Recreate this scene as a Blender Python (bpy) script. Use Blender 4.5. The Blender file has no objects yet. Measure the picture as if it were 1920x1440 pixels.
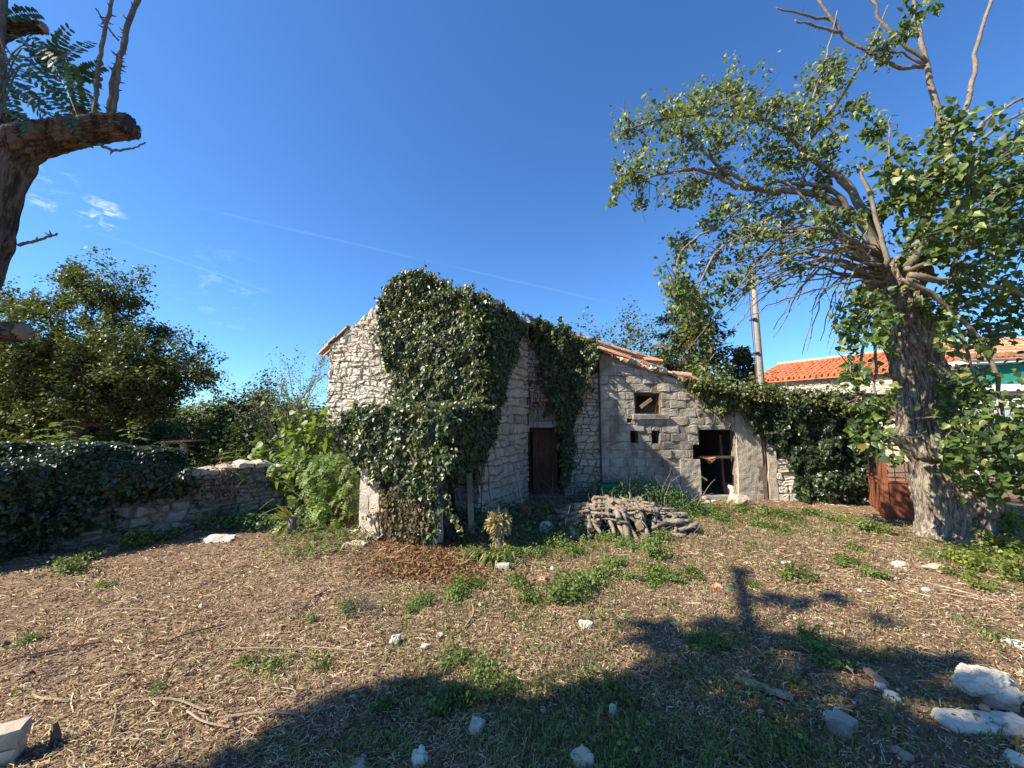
import bpy, bmesh, math, random
import numpy as np
from mathutils import Vector, Matrix, noise

SC = bpy.context.scene
COL = SC.collection
# ------------------------------------------------------------------ camera, sky, sun, exposure
F, TH, CAMH = 720.0, math.atan(65 / 720), 1.9
cam = bpy.data.cameras.new('camera')
cam.sensor_width = 36.0
cam.lens = F / 1920 * 36
cam.clip_start, cam.clip_end = 0.05, 3000
camo = bpy.data.objects.new('camera', cam)
COL.objects.link(camo)
camo.location = (0, 0, CAMH)
camo.rotation_euler = (math.pi / 2 + TH, 0, 0)
SC.camera = camo

SUN_AZ, SUN_EL = math.radians(253), math.radians(41)      # azimuth clockwise from +Y
sun_dir = Vector((math.sin(SUN_AZ) * math.cos(SUN_EL), math.cos(SUN_AZ) * math.cos(SUN_EL), math.sin(SUN_EL)))
sl = bpy.data.lights.new('sun', 'SUN')
sl.energy = 5.0
sl.angle = math.radians(0.5)
sl.color = (1.0, 0.9, 0.75)
so = bpy.data.objects.new('sun', sl)
COL.objects.link(so)
so.rotation_euler = (-sun_dir).to_track_quat('-Z', 'Y').to_euler()
so.location = sun_dir * 60

SC.view_settings.view_transform = 'Standard'
SC.view_settings.look = 'None'
SC.view_settings.exposure = 1.16
SC.view_settings.gamma = 1.0
SC.view_settings.use_curve_mapping = False


def ray(px, py):
    cx, cy = (px - 960) / F, (720 - py) / F
    return Vector((cx, math.cos(TH) - cy * math.sin(TH), math.sin(TH) + cy * math.cos(TH)))


def P(px, py, y):
    d = ray(px, py)
    k = y / d.y
    return Vector((d.x * k, y, CAMH + d.z * k))


def G(px, py, z=0.0):
    d = ray(px, py)
    k = (z - CAMH) / d.z
    return Vector((d.x * k, d.y * k, z))


def on_plane(px, py, p0, n):
    d = ray(px, py)
    o = Vector((0, 0, CAMH))
    return o + d * ((Vector(p0) - o).dot(n) / d.dot(n))


class NT:
    """small wrapper for node trees"""
    def __init__(s, nt):
        s.nt = nt

    def n(s, typ, _ins=None, **kw):
        nd = s.nt.nodes.new(typ)
        for k, v in kw.items():
            setattr(nd, k, v)
        if _ins:
            for k, v in _ins.items():
                if isinstance(v, bpy.types.NodeSocket):
                    s.nt.links.new(v, nd.inputs[k])
                else:
                    nd.inputs[k].default_value = (*v, 1) if nd.inputs[k].type == 'RGBA' and len(v) == 3 else v
        return nd

    def math(s, op, a, b=0.0, c=None, clamp=False):
        ins = {0: a, 1: b}
        if c is not None:
            ins[2] = c
        return s.n('ShaderNodeMath', ins, operation=op, use_clamp=clamp).outputs[0]

    def mix(s, fac, a, b, blend='MIX'):
        nd = s.nt.nodes.new('ShaderNodeMix')
        nd.data_type = 'RGBA'
        nd.blend_type = blend
        for k, v in ((0, fac), (6, a), (7, b)):
            if isinstance(v, bpy.types.NodeSocket):
                s.nt.links.new(v, nd.inputs[k])
            else:
                nd.inputs[k].default_value = v if k == 0 else (*v[:3], 1)
        return nd.outputs[2]

    def ramp(s, fac, stops, interp='LINEAR'):
        nd = s.nt.nodes.new('ShaderNodeValToRGB')
        cr = nd.color_ramp
        cr.interpolation = interp
        while len(cr.elements) < len(stops):
            cr.elements.new(0.5)
        for e, (p, c) in zip(cr.elements, stops):
            e.position = p
            e.color = (*c, 1) if len(c) == 3 else c
        s.nt.links.new(fac, nd.inputs[0])
        return nd.outputs[0]

    def noise(s, vec, scale, detail=4, rough=0.6, dist=0.0):
        return s.n('ShaderNodeTexNoise', {'Vector': vec, 'Scale': scale, 'Detail': detail, 'Roughness': rough, 'Distortion': dist}).outputs['Fac']

    def sstep(s, x, lo, hi):
        nd = s.n('ShaderNodeMapRange', {'Value': x, 'From Min': lo, 'From Max': hi}, interpolation_type='SMOOTHSTEP')
        return nd.outputs[0]


world = bpy.data.worlds.new('World')
SC.world = world
world.use_nodes = True
wn = world.node_tree
wn.nodes.clear()
W = NT(wn)
sky = W.n('ShaderNodeTexSky', sky_type='NISHITA', sun_disc=False, sun_elevation=SUN_EL, sun_rotation=SUN_AZ,
          altitude=250, air_density=1.0, dust_density=0.35, ozone_density=2.2)
SKY_STRENGTH = 0.082
dirv = W.n('ShaderNodeTexCoord').outputs['Generated']


def contrail(p1, p2, width, amount):
    a, b = ray(*p1).normalized(), ray(*p2).normalized()
    nrm = a.cross(b).normalized()
    mid = (a + b).normalized()
    dn = W.n('ShaderNodeVectorMath', {0: dirv, 1: nrm}, operation='DOT_PRODUCT').outputs['Value']
    dm = W.n('ShaderNodeVectorMath', {0: dirv, 1: mid}, operation='DOT_PRODUCT').outputs['Value']
    nz = W.noise(dirv, 9, 4)
    core = W.sstep(W.math('ABSOLUTE', W.math('ADD', dn, W.math('MULTIPLY', W.math('SUBTRACT', nz, 0.5), 0.006))), width, 0.0)
    ends = W.sstep(dm, mid.dot(a) - 0.002, mid.dot(a) + 0.05)
    vary = W.sstep(W.noise(dirv, 5, 3), 0.3, 0.62)
    return W.math('MULTIPLY', W.math('MULTIPLY', core, ends), W.math('MULTIPLY', W.math('ADD', W.math('MULTIPLY', vary, 0.7), 0.3), amount))


def wisp(p, rad, amount, scale):
    c = ray(*p).normalized()
    dm = W.n('ShaderNodeVectorMath', {0: dirv, 1: c}, operation='DOT_PRODUCT').outputs['Value']
    fall = W.sstep(dm, math.cos(rad), 1.0)
    vm = W.n('ShaderNodeMapping', {'Vector': dirv, 'Scale': (1.0, 1.0, 2.6), 'Rotation': (0.0, 0.25, 0.4)}).outputs[0]
    nz = W.sstep(W.noise(vm, scale, 6, 0.68, 0.6), 0.5, 0.75)
    return W.math('MULTIPLY', W.math('MULTIPLY', fall, nz), amount)


msk = contrail((60, 395), (565, 568), 0.0035, 0.17)
for extra in (contrail((330, 380), (1210, 583), 0.0045, 0.045), contrail((420, 450), (660, 520), 0.004, 0.10), contrail((760, 460), (850, 395), 0.003, 0.1),
              wisp((190, 402), 0.036, 0.8, 26), wisp((85, 330), 0.04, 0.3, 24), wisp((410, 545), 0.1, 0.22, 20), wisp((75, 372), 0.025, 0.6, 28)):
    msk = W.math('ADD', msk, extra)
msk = W.math('MINIMUM', msk, 0.9)
tint = W.mix(1.0, sky.outputs[0], (0.50, 0.87, 1.27), 'MULTIPLY')
skyc = W.mix(msk, tint, (6.6, 7.6, 8.6))
bg = W.n('ShaderNodeBackground', {'Color': skyc, 'Strength': SKY_STRENGTH})
W.n('ShaderNodeOutputWorld', {'Surface': bg.outputs[0]})

# ------------------------------------------------------------------ helpers
rng = np.random.default_rng(7)
R = random.Random(11)
UP = Vector((0, 0, 1))


def tag(o, label=None, cat=None, group=None, kind=None):
    if label: o['label'] = label
    if cat: o['category'] = cat
    if group: o['group'] = group
    if kind: o['kind'] = kind
    return o


def thing(name, label, cat, loc, group=None):
    o = bpy.data.objects.new(name, None)
    COL.objects.link(o)
    o.location = loc
    o.empty_display_size = 0.2
    return tag(o, label, cat, group)


def link(name, me, parent=None):
    o = bpy.data.objects.new(name, me)
    COL.objects.link(o)
    if parent is not None:
        o.parent = parent
        p = parent
        off = Vector((0, 0, 0))
        while p is not None and p.type == 'EMPTY':
            off += p.location
            p = p.parent
        if parent.type == 'EMPTY':
            o.matrix_parent_inverse = Matrix.Translation(-off)
    return o


def np_mesh(name, verts, faces, mats, smooth=False, midx=None):
    """verts (N,3); faces: list of int arrays each (M,k)"""
    me = bpy.data.meshes.new(name)
    verts = np.asarray(verts, dtype=np.float32)
    loops = np.concatenate([f.ravel() for f in faces]).astype(np.int32)
    tot = np.concatenate([np.full(len(f), f.shape[1], dtype=np.int32) for f in faces])
    start = np.concatenate([[0], np.cumsum(tot)[:-1]]).astype(np.int32)
    me.vertices.add(len(verts))
    me.vertices.foreach_set('co', verts.ravel())
    me.loops.add(len(loops))
    me.loops.foreach_set('vertex_index', loops)
    me.polygons.add(len(tot))
    me.polygons.foreach_set('loop_start', start)
    me.polygons.foreach_set('loop_total', tot)
    if smooth:
        me.polygons.foreach_set('use_smooth', np.ones(len(tot), dtype=bool))
    for m in (mats if isinstance(mats, (list, tuple)) else [mats]):
        me.materials.append(m)
    if midx is not None:
        me.polygons.foreach_set('material_index', np.asarray(midx, dtype=np.int32))
    me.update(calc_edges=True)
    return me


class MB:
    def __init__(s):
        s.v, s.f, s.m = [], [], []

    def add(s, vs, fs, m=0):
        o = len(s.v)
        s.v += [tuple(v) for v in vs]
        s.f += [tuple(i + o for i in f) for f in fs]
        s.m += [m] * len(fs)

    def hexa(s, b, t, m=0):
        """b: 4 bottom pts ccw from above, t: 4 top pts"""
        s.add(list(b) + list(t), [(3, 2, 1, 0), (4, 5, 6, 7), (0, 1, 5, 4), (1, 2, 6, 5), (2, 3, 7, 6), (3, 0, 4, 7)], m)

    def box(s, c, size, mat=None, m=0, jit=0.0):
        hx, hy, hz = size[0] / 2, size[1] / 2, size[2] / 2
        mat = mat or Matrix.Identity(3)
        vs = []
        for z in (-hz, hz):
            for x, y in ((-hx, -hy), (hx, -hy), (hx, hy), (-hx, hy)):
                v = Vector((x, y, z))
                if jit:
                    v += Vector((R.uniform(-jit, jit), R.uniform(-jit, jit), R.uniform(-jit, jit)))
                vs.append(Vector(c) + mat @ v)
        s.hexa(vs[:4], vs[4:], m)

    def beam(s, a, b, w, h, m=0, roll=0.0):
        a, b = Vector(a), Vector(b)
        d = b - a
        q = d.to_track_quat('X', 'Z').to_matrix() @ Matrix.Rotation(roll, 3, 'X')
        s.box((a + b) / 2, (d.length, w, h), q, m)

    def tube(s, pts, rad, n=6, m=0, cap=True, mcap=None):
        pts = [Vector(p) for p in pts]
        if not hasattr(rad, '__len__'):
            rad = [rad] * len(pts)
        o = len(s.v)
        prev = None
        for i, p in enumerate(pts):
            t = (pts[min(i + 1, len(pts) - 1)] - pts[max(i - 1, 0)])
            t = t.normalized() if t.length > 1e-9 else Vector((0, 0, 1))
            if prev is None:
                x = t.orthogonal().normalized()
            else:
                x = (prev - t * prev.dot(t))
                x = x.normalized() if x.length > 1e-6 else t.orthogonal().normalized()
            prev = x
            y = t.cross(x)
            for k in range(n):
                a = 2 * math.pi * k / n
                s.v.append(tuple(p + (x * math.cos(a) + y * math.sin(a)) * rad[i]))
        L = len(pts)
        for i in range(L - 1):
            for k in range(n):
                k2 = (k + 1) % n
                s.f.append((o + i * n + k, o + i * n + k2, o + (i + 1) * n + k2, o + (i + 1) * n + k))
                s.m.append(m)
        if cap:
            s.f.append(tuple(o + k for k in reversed(range(n))))
            s.f.append(tuple(o + (L - 1) * n + k for k in range(n)))
            s.m += [m if mcap is None else mcap] * 2

    def build(s, name, mats, parent=None, smooth=False):
        me = bpy.data.meshes.new(name)
        me.from_pydata(s.v, [], s.f)
        for mm in (mats if isinstance(mats, (list, tuple)) else [mats]):
            me.materials.append(mm)
        if any(s.m):
            me.polygons.foreach_set('material_index', s.m)
        if smooth:
            me.polygons.foreach_set('use_smooth', [True] * len(s.f))
        me.update()
        return link(name, me, parent)


# leaf clouds --------------------------------------------------------
T_DIAMOND = (np.array([[0, 0, 0], [.45, .42, .1], [1, 0, -.12], [.45, -.42, .1]]), [np.array([[0, 2, 1], [0, 3, 2]])])
T_HEART = (np.array([[0, 0, 0], [.02, .36, .10], [.34, .46, .12], [.72, .2, .02], [1, 0, -.14], [.72, -.2, .02], [.34, -.46, .12], [.02, -.36, .10], [.36, 0, -.02]]),
           [np.array([[8, 1, 0], [8, 2, 1], [8, 3, 2], [8, 4, 3], [8, 5, 4], [8, 6, 5], [8, 7, 6], [8, 0, 7]])])
T_IVY = (np.array([[0, 0, 0], [.1, .42, .08], [.5, .36, .06], [1, 0, -.12], [.5, -.36, .06], [.1, -.42, .08]]),
         [np.array([[0, 3, 2, 1], [0, 5, 4, 3]])])
T_LANCE = (np.array([[0, 0, 0], [.5, .14, .06], [1, 0, -.15], [.5, -.14, .06]]), [np.array([[0, 2, 1], [0, 3, 2]])])


def leaf_arrays(pos, nrm, size, tmpl, droop=0.8, tdir=None, rg=None):
    rg = rg or rng
    pos, nrm = np.asarray(pos, float), np.asarray(nrm, float)
    N = len(pos)
    nrm = nrm / (np.linalg.norm(nrm, axis=1, keepdims=True) + 1e-9)
    t = rg.normal(size=(N, 3)) * 0.6 if tdir is None else np.asarray(tdir, float) + rg.normal(size=(N, 3)) * 0.25
    if tdir is None:
        t[:, 2] -= droop
    t -= nrm * np.sum(t * nrm, axis=1, keepdims=True)
    t /= np.linalg.norm(t, axis=1, keepdims=True) + 1e-9
    b = np.cross(nrm, t)
    tv, tf = tmpl
    size = np.broadcast_to(np.asarray(size, float), (N,))
    wid = size * rg.uniform(0.8, 1.15, N)
    curl = size * rg.uniform(0.3, 2.0, N)
    V = pos[:, None, :] + tv[None, :, 0, None] * (t * size[:, None])[:, None, :] + tv[None, :, 1, None] * (b * wid[:, None])[:, None, :] + tv[None, :, 2, None] * (nrm * curl[:, None])[:, None, :]
    K = len(tv)
    V = V.reshape(-1, 3)
    off = (np.arange(N) * K)
    Fs = [(f[None] + off[:, None, None]).reshape(-1, f.shape[1]) for f in tf]
    return V, Fs


def leaf_cloud(name, pos, nrm, size, tmpl, mat, parent=None, droop=0.8, tdir=None):
    V, Fs = leaf_arrays(pos, nrm, size, tmpl, droop, tdir)
    return link(name, np_mesh(name, V, Fs, mat), parent)


def in_poly(x, y, poly):
    px, py = np.array([p[0] for p in poly]), np.array([p[1] for p in poly])
    inside = np.zeros(len(x), bool)
    j = len(poly) - 1
    for i in range(len(poly)):
        c = ((py[i] > y) != (py[j] > y)) & (x < (px[j] - px[i]) * (y - py[i]) / (py[j] - py[i] + 1e-12) + px[i])
        inside ^= c
        j = i
    return inside


def nz2(a, b, s, seed=0.0):
    return np.array([noise.noise((x * s + seed, y * s - seed, seed * 1.7)) for x, y in zip(a, b)])


def wall_ivy(name, polys, p0, n, count, size, thick, mat, parent, edge=0.5, lump=1.6, base=0.02, seed=1.0):
    """leaves over polygons (pixel corners projected on the wall plane), bulging out in lumps"""
    n = Vector(n).normalized()
    t = UP.cross(n).normalized()
    p0 = Vector(p0)
    ps, ns = [], []
    for poly in polys:
        pl = []
        for q in poly:
            w = on_plane(q[0], q[1], p0, n) if len(q) == 2 else Vector(q)
            pl.append(((w - p0).dot(t), (w - p0).z))
        xs, ys = [q[0] for q in pl], [q[1] for q in pl]
        area = abs(sum(pl[i - 1][0] * pl[i][1] - pl[i][0] * pl[i - 1][1] for i in range(len(pl)))) / 2
        k = int(count * area)
        x = rng.uniform(min(xs) - .1, max(xs) + .1, k * 4)
        y = rng.uniform(min(ys) - .1, max(ys) + .1, k * 4)
        jx = nz2(x, y, 2.6, seed) * .2 + nz2(x, y, 9.0, seed) * .07
        jy = nz2(x, y, 2.6, seed + 9) * .2 + nz2(x, y, 9.0, seed + 9) * .07
        ok = in_poly(x + jx, y + jy, pl)
        x, y = x[ok][:k], y[ok][:k]
        lum = np.clip(nz2(x, y, lump, seed + 3) * .8 + nz2(x, y, lump * 3.2, seed + 4) * .55 + .5, 0.04, 1.2)
        h = base + thick * lum * rng.uniform(.25, 1, len(x)) ** .6
        h += rng.exponential(.015, len(x))
        pos = np.array(p0)[None] + x[:, None] * np.array(t)[None] + h[:, None] * np.array(n)[None]
        pos[:, 2] += y
        ps.append(pos)
        L2 = lambda a, b: nz2(a, b, lump, seed + 3) * .8 + nz2(a, b, lump * 3.2, seed + 4) * .55
        gr = np.stack([L2(x + .04, y) - L2(x - .04, y), L2(x, y + .04) - L2(x, y - .04)], 1) * thick * 11
        nn = np.array(n)[None] - gr[:, :1] * np.array(t)[None] + rng.normal(size=(len(x), 3)) * edge
        nn[:, 2] += .35 - gr[:, 1]
        ns.append(nn)
        # trailing shoots round the edge
        per = sum(math.hypot(pl[i][0] - pl[i - 1][0], pl[i][1] - pl[i - 1][1]) for i in range(len(pl)))
        sp, sn = [], []
        for _ in range(int(per * 7)):
            i = R.randrange(len(pl))
            f = R.random()
            q = [pl[i - 1][j] + (pl[i][j] - pl[i - 1][j]) * f for j in (0, 1)]
            cxm, cym = sum(p[0] for p in pl) / len(pl), sum(p[1] for p in pl) / len(pl)
            d = Vector((q[0] - cxm, q[1] - cym)).normalized() + Vector((R.gauss(0, .5), R.gauss(-.5, .5)))
            L = R.expovariate(1 / .13)
            for m in range(int(L / .028) + 1):
                d += Vector((R.gauss(0, .12), R.gauss(-.05, .1)))
                q = [q[0] + d.x * .028 / max(.4, d.length), q[1] + d.y * .028 / max(.4, d.length)]
                for _r in (0, 1):
                    sp.append(p0 + t * (q[0] + R.gauss(0, .018)) + UP * (q[1] + R.gauss(0, .018)) + n * (base + R.uniform(0, .05)))
                    sn.append(n + Vector((R.gauss(0, .5), R.gauss(0, .5), .3 + R.gauss(0, .4))))
        ps.append(np.array(sp))
        ns.append(np.array(sn))
    pos, nn = np.concatenate(ps), np.concatenate(ns)
    return leaf_cloud(name, pos, nn, size * rng.uniform(.45, 1.4, len(pos)), T_IVY, mat, parent, 1.1)


# rubble walls -------------------------------------------------------
def clip(poly, a, b, c):
    """keep a*x+b*y<=c"""
    out = []
    for i in range(len(poly)):
        p, q = poly[i - 1], poly[i]
        dp, dq = a * p[0] + b * p[1] - c, a * q[0] + b * q[1] - c
        if (dp <= 0) != (dq <= 0):
            s = dp / (dp - dq)
            out.append((p[0] + (q[0] - p[0]) * s, p[1] + (q[1] - p[1]) * s))
        if dq <= 0:
            out.append(q)
    return out


def rubble_cells(u0, u1, z0, z1, w, h, outline=None, holes=(), jit=0.32, rg=None):
    rg = rg or R
    seeds = []
    z = z0 + h * .5
    while z < z1 + h * .4:
        hh = h * rg.uniform(.7, 1.3)
        u = u0 + rg.uniform(.1, .9) * w
        while u < u1 + .2 * w:
            ww = w * rg.choice((.55, .8, 1, 1, 1.25, 1.6))
            seeds.append((u, z + rg.uniform(-jit, jit) * hh))
            if rg.random() < .16:
                seeds.append((u + ww * .4, z + hh * rg.choice((-.45, .45))))
            u += ww
        z += hh
    seeds = [s for s in seeds if u0 < s[0] < u1 and z0 < s[1] < z1 and not any(a < s[0] < b and c < s[1] < d for a, b, c, d in holes)]
    k = w / h * .9
    cells = []
    rad = 3.2 * w
    sa = np.array(seeds)
    for i, (x, y) in enumerate(seeds):
        poly = [(u0, z0), (u1, z0), (u1, z1), (u0, z1)]
        d2 = (sa[:, 0] - x) ** 2 + ((sa[:, 1] - y) * k) ** 2
        for j in np.argsort(d2)[1:22]:
            if d2[j] > rad * rad:
                break
            X, Y = sa[j]
            a, b = X - x, (Y - y) * k * k
            poly = clip(poly, a, b, a * (X + x) / 2 + b * (Y + y) / 2)
            if len(poly) < 3:
                break
        for (a, b, c, d) in holes:
            opts = [(a - x, (1, 0, a)), (x - b, (-1, 0, -b)), (c - y, (0, 1, c)), (y - d, (0, -1, -d))]
            poly = clip(poly, *max(opts)[1]) if len(poly) > 2 else poly
        if outline:
            for (a, b, c) in outline:
                poly = clip(poly, a, b, c) if len(poly) > 2 else poly
        if len(poly) > 2:
            ar = abs(sum(poly[q - 1][0] * poly[q][1] - poly[q][0] * poly[q - 1][1] for q in range(len(poly)))) / 2
            if ar > .25 * w * h * .4:
                cells.append((ar, (x, y), poly))
    return cells


def coursed_cells(u0, u1, z0, z1, w, h, outline=None, holes=(), rg=None, wav=.35):
    """roughly coursed rubble: wavy beds, slanting joints, some beds split by pinning stones"""
    rg = rg or R
    off = rg.uniform(0, 50)
    beds = [z0]
    while beds[-1] < z1:
        beds.append(beds[-1] + h * rg.choice((.65, .85, 1, 1.15, 1.45)))

    def bed(i, u):
        b = beds[i]
        return b if i == 0 else b + noise.noise((u * 1.7, i * 5.3, off)) * h * wav + noise.noise((u * 5.1, i * 3.1, off)) * h * wav * .5

    cells = []
    for i in range(len(beds) - 1):
        u = u0 - rg.uniform(0, w)
        sl0 = 0.0
        while u < u1:
            ww = w * rg.choice((.45, .65, .85, 1, 1, 1.3, 1.7))
            sl1 = rg.gauss(0, .028)
            a, b = max(u0, u), min(u1, u + ww)
            if b - a > .05:
                hh = beds[i + 1] - beds[i]
                m = (a + b) / 2
                quads = []
                A = [(a - sl0 if a > u0 else a, bed(i, a)), (m, bed(i, m)), (b - sl1 if b < u1 else b, bed(i, b)), (b + sl1 if b < u1 else b, bed(i + 1, b)), (m, bed(i + 1, m)), (a + sl0 if a > u0 else a, bed(i + 1, a))]
                if hh > h * 1.0 and rg.random() < .3:
                    f = rg.uniform(.35, .65)
                    lerp = lambda p, q, t: (p[0] + (q[0] - p[0]) * t, p[1] + (q[1] - p[1]) * t)
                    L_, Rr = lerp(A[0], A[5], f), lerp(A[2], A[3], f + rg.uniform(-.12, .12))
                    quads = [[A[0], A[1], A[2], Rr, L_], [L_, Rr, A[3], A[4], A[5]]]
                else:
                    quads = [A]
                for q in quads:
                    # knock corners off
                    out = []
                    for k in range(len(q)):
                        p, pr, nx_ = q[k], q[k - 1], q[(k + 1) % len(q)]
                        if rg.random() < .55:
                            c1, c2 = rg.uniform(.06, .2), rg.uniform(.06, .2)
                            out += [(p[0] + (pr[0] - p[0]) * c1, p[1] + (pr[1] - p[1]) * c1), (p[0] + (nx_[0] - p[0]) * c2, p[1] + (nx_[1] - p[1]) * c2)]
                        else:
                            out.append(p)
                    q = out
                    x, y = sum(p[0] for p in q) / len(q), sum(p[1] for p in q) / len(q)
                    if any(ha < x < hb and hc < y < hd for ha, hb, hc, hd in holes):
                        continue
                    x0_, x1_, y0_, y1_ = min(p[0] for p in q), max(p[0] for p in q), min(p[1] for p in q), max(p[1] for p in q)
                    for (ha, hb, hc, hd) in holes:
                        if len(q) < 3 or x1_ <= ha or x0_ >= hb or y1_ <= hc or y0_ >= hd:
                            continue
                        opts = [(ha - x, (1, 0, ha)), (x - hb, (-1, 0, -hb)), (hc - y, (0, 1, hc)), (y - hd, (0, -1, -hd))]
                        q = clip(q, *max(opts)[1])
                    for o in (outline or ()):
                        q = clip(q, *o) if len(q) > 2 else q
                    if len(q) > 2:
                        ar = abs(sum(q[k - 1][0] * q[k][1] - q[k][0] * q[k - 1][1] for k in range(len(q)))) / 2
                        if ar > .002:
                            cells.append((ar, (x, y), q))
            sl0 = sl1
            u += ww
    return cells


def stone_geom(poly, org, ud, nd, gap, prot, rg, rough=.012, depth=.03):
    """a stone: subdivided outline, rounded arris, uneven face"""
    cx = sum(p[0] for p in poly) / len(poly)
    cy = sum(p[1] for p in poly) / len(poly)
    pts = []
    for i in range(len(poly)):
        p, q = poly[i], poly[(i + 1) % len(poly)]
        L = math.hypot(q[0] - p[0], q[1] - p[1])
        if L < .012:
            continue
        pts.append((p[0] * .965 + cx * .035, p[1] * .965 + cy * .035))
        if L > .11:
            for s in ((.34, .67) if L > .26 else (.5,)):
                pts.append((p[0] + (q[0] - p[0]) * s + rg.gauss(0, rough * .7), p[1] + (q[1] - p[1]) * s + rg.gauss(0, rough * .7)))
    n = len(pts)
    if n < 3:
        return None
    org, ud, nd = Vector(org), Vector(ud), Vector(nd)
    tx, ty = rg.gauss(0, .07), rg.gauss(0, .07)

    def pt(x, y, o):
        return org + ud * x + UP * y + nd * o
    vs, fs = [], []
    size = min(math.hypot(p[0] - cx, p[1] - cy) for p in pts)
    rings = ((gap, -depth), (gap * 1.1, prot * .55), (gap + min(.024, size * .26), prot), (size * .55, prot * 1.12))
    for gi, (ins, o) in enumerate(rings):
        for p in pts:
            dx, dy = p[0] - cx, p[1] - cy
            L = math.hypot(dx, dy)
            k = max(.12, (L - ins) / L)
            x, y = cx + dx * k, cy + dy * k
            oo = o + (tx * (x - cx) + ty * (y - cy) + rg.gauss(0, rough * .8) if gi > 0 else 0)
            vs.append(pt(x, y, oo))
    for r in range(len(rings) - 1):
        for i in range(n):
            j = (i + 1) % n
            fs.append((r * n + i, r * n + j, (r + 1) * n + j, (r + 1) * n + i))
    vs.append(pt(cx, cy, prot * 1.12 + rg.gauss(0, rough * .6)))
    for i in range(n):
        fs.append(((len(rings) - 1) * n + i, (len(rings) - 1) * n + (i + 1) % n, len(vs) - 1))
    return vs, fs


BUDGET = {}


def lay_stones(cells, org, ud, nd, mat, part, owner, gap=.008, prot=(.015, .045), show=None, name='stone', rough=.012, rg=None, cap=290, mname=None):
    """the largest stones in view become objects of their own, the rest one joined part"""
    rg = rg or R
    rest = MB()
    cells = sorted(cells, key=lambda c: -c[0])
    flip = Vector(ud).cross(UP).dot(Vector(nd)) < 0
    for ar, (x, y), poly in cells:
        g = stone_geom(poly, org, ud, nd, gap, rg.uniform(*prot), rg, rough)
        if not g:
            continue
        vs, fs = g
        if flip:
            fs = [tuple(reversed(f)) for f in fs]
        seen = show is None or show(x, y)
        if seen and BUDGET.get(owner, 0) < cap:
            BUDGET[owner] = BUDGET.get(owner, 0) + 1
            b = MB()
            b.add(vs, fs)
            b.build(name, mat, part)
        else:
            rest.add(vs, fs)
    if rest.f:
        tag(rest.build(mname or 'rubble_stones', mat, part), kind='stuff')


def wall_core(name, org, ud, nd, us, top, thick, mat, parent, holes=(), z0=-.15, back=0.0):
    """mortar core of a wall: columns between breakpoints, openings left out; front face on the plane through org"""
    org, ud, nd = Vector(org), Vector(ud), Vector(nd)
    mb = MB()
    br = sorted(set([round(u, 4) for u in us] + [round(v, 4) for h in holes for v in h[:2]]))
    for a, b in zip(br[:-1], br[1:]):
        if b - a < 1e-3:
            continue
        m = (a + b) / 2
        hs = sorted([h for h in holes if h[0] < m < h[1]], key=lambda h: h[2])
        lo = z0
        spans = []
        for h in hs:
            if h[2] > lo:
                spans.append(((lo, lo), (h[2], h[2])))
            lo = h[3]
        spans.append(((lo, lo), (top(a), top(b))))
        for (la, lb), (ha, hb) in spans:
            if ha <= la + .002 and hb <= lb + .002:
                continue
            f0, f1 = org + ud * a, org + ud * b
            k0, k1 = f0 - nd * thick, f1 - nd * thick
            mb.hexa([f0 + UP * la, f1 + UP * lb, k1 + UP * lb, k0 + UP * la], [f0 + UP * ha, f1 + UP * hb, k1 + UP * hb, k0 + UP * ha])
    o = mb.build(name, mat, parent)
    bm = bmesh.new()
    bm.from_mesh(o.data)
    bmesh.ops.remove_doubles(bm, verts=bm.verts, dist=1e-4)
    bmesh.ops.recalc_face_normals(bm, faces=bm.faces)
    bm.to_mesh(o.data)
    bm.free()
    return o


ORD = ('nearest', 'second nearest', 'third nearest', 'fourth nearest', 'fifth nearest', 'sixth nearest', 'seventh nearest', 'eighth nearest', 'ninth nearest', 'tenth nearest', 'eleventh nearest', 'twelfth nearest', 'thirteenth nearest', 'fourteenth nearest')


def rank_labels(items, marks, phrase):
    """items: (object, px, py); names each by how near it lies to a landmark one can find"""
    by = {}
    for o, px, py in items:
        p = G(px, py)
        m = min(marks, key=lambda k: (G(*marks[k]) - p).length)
        by.setdefault(m, []).append(((G(*marks[m]) - p).length, o))
    for m, l in by.items():
        for i, (_, o) in enumerate(sorted(l, key=lambda q: q[0])):
            o['label'] = phrase + ' ' + ORD[min(i, 13)] + ' to ' + m


MARKS = {'the stacked concrete beams': (60, 1400), 'the ivy hedge': (150, 1050), 'the dwarf palm': (548, 992), 'the dead brown bushlet': (672, 1140), 'the cream block': (943, 1068), 'the cream upright stone': (742, 1203),
         'the big white boulder': (1089, 1436), 'the crumpled white lump': (785, 1428), 'the woodpile': (1165, 1000), 'the wing opening': (1345, 945), 'the rusty gate': (1650, 970), 'the gnarled trunk': (1786, 1010), 'the half lit plank': (1430, 1295),
         'the small brick block': (1578, 1368), 'the white plaster mound': (1850, 1310), 'the green glass shard': (1373, 1104), 'the curved tile shard': (1478, 1128), 'the grey angular stone': (895, 1370), 'the crumbly pale stone': (1097, 1177), 'the straw topped stump': (936, 1024)}


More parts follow.
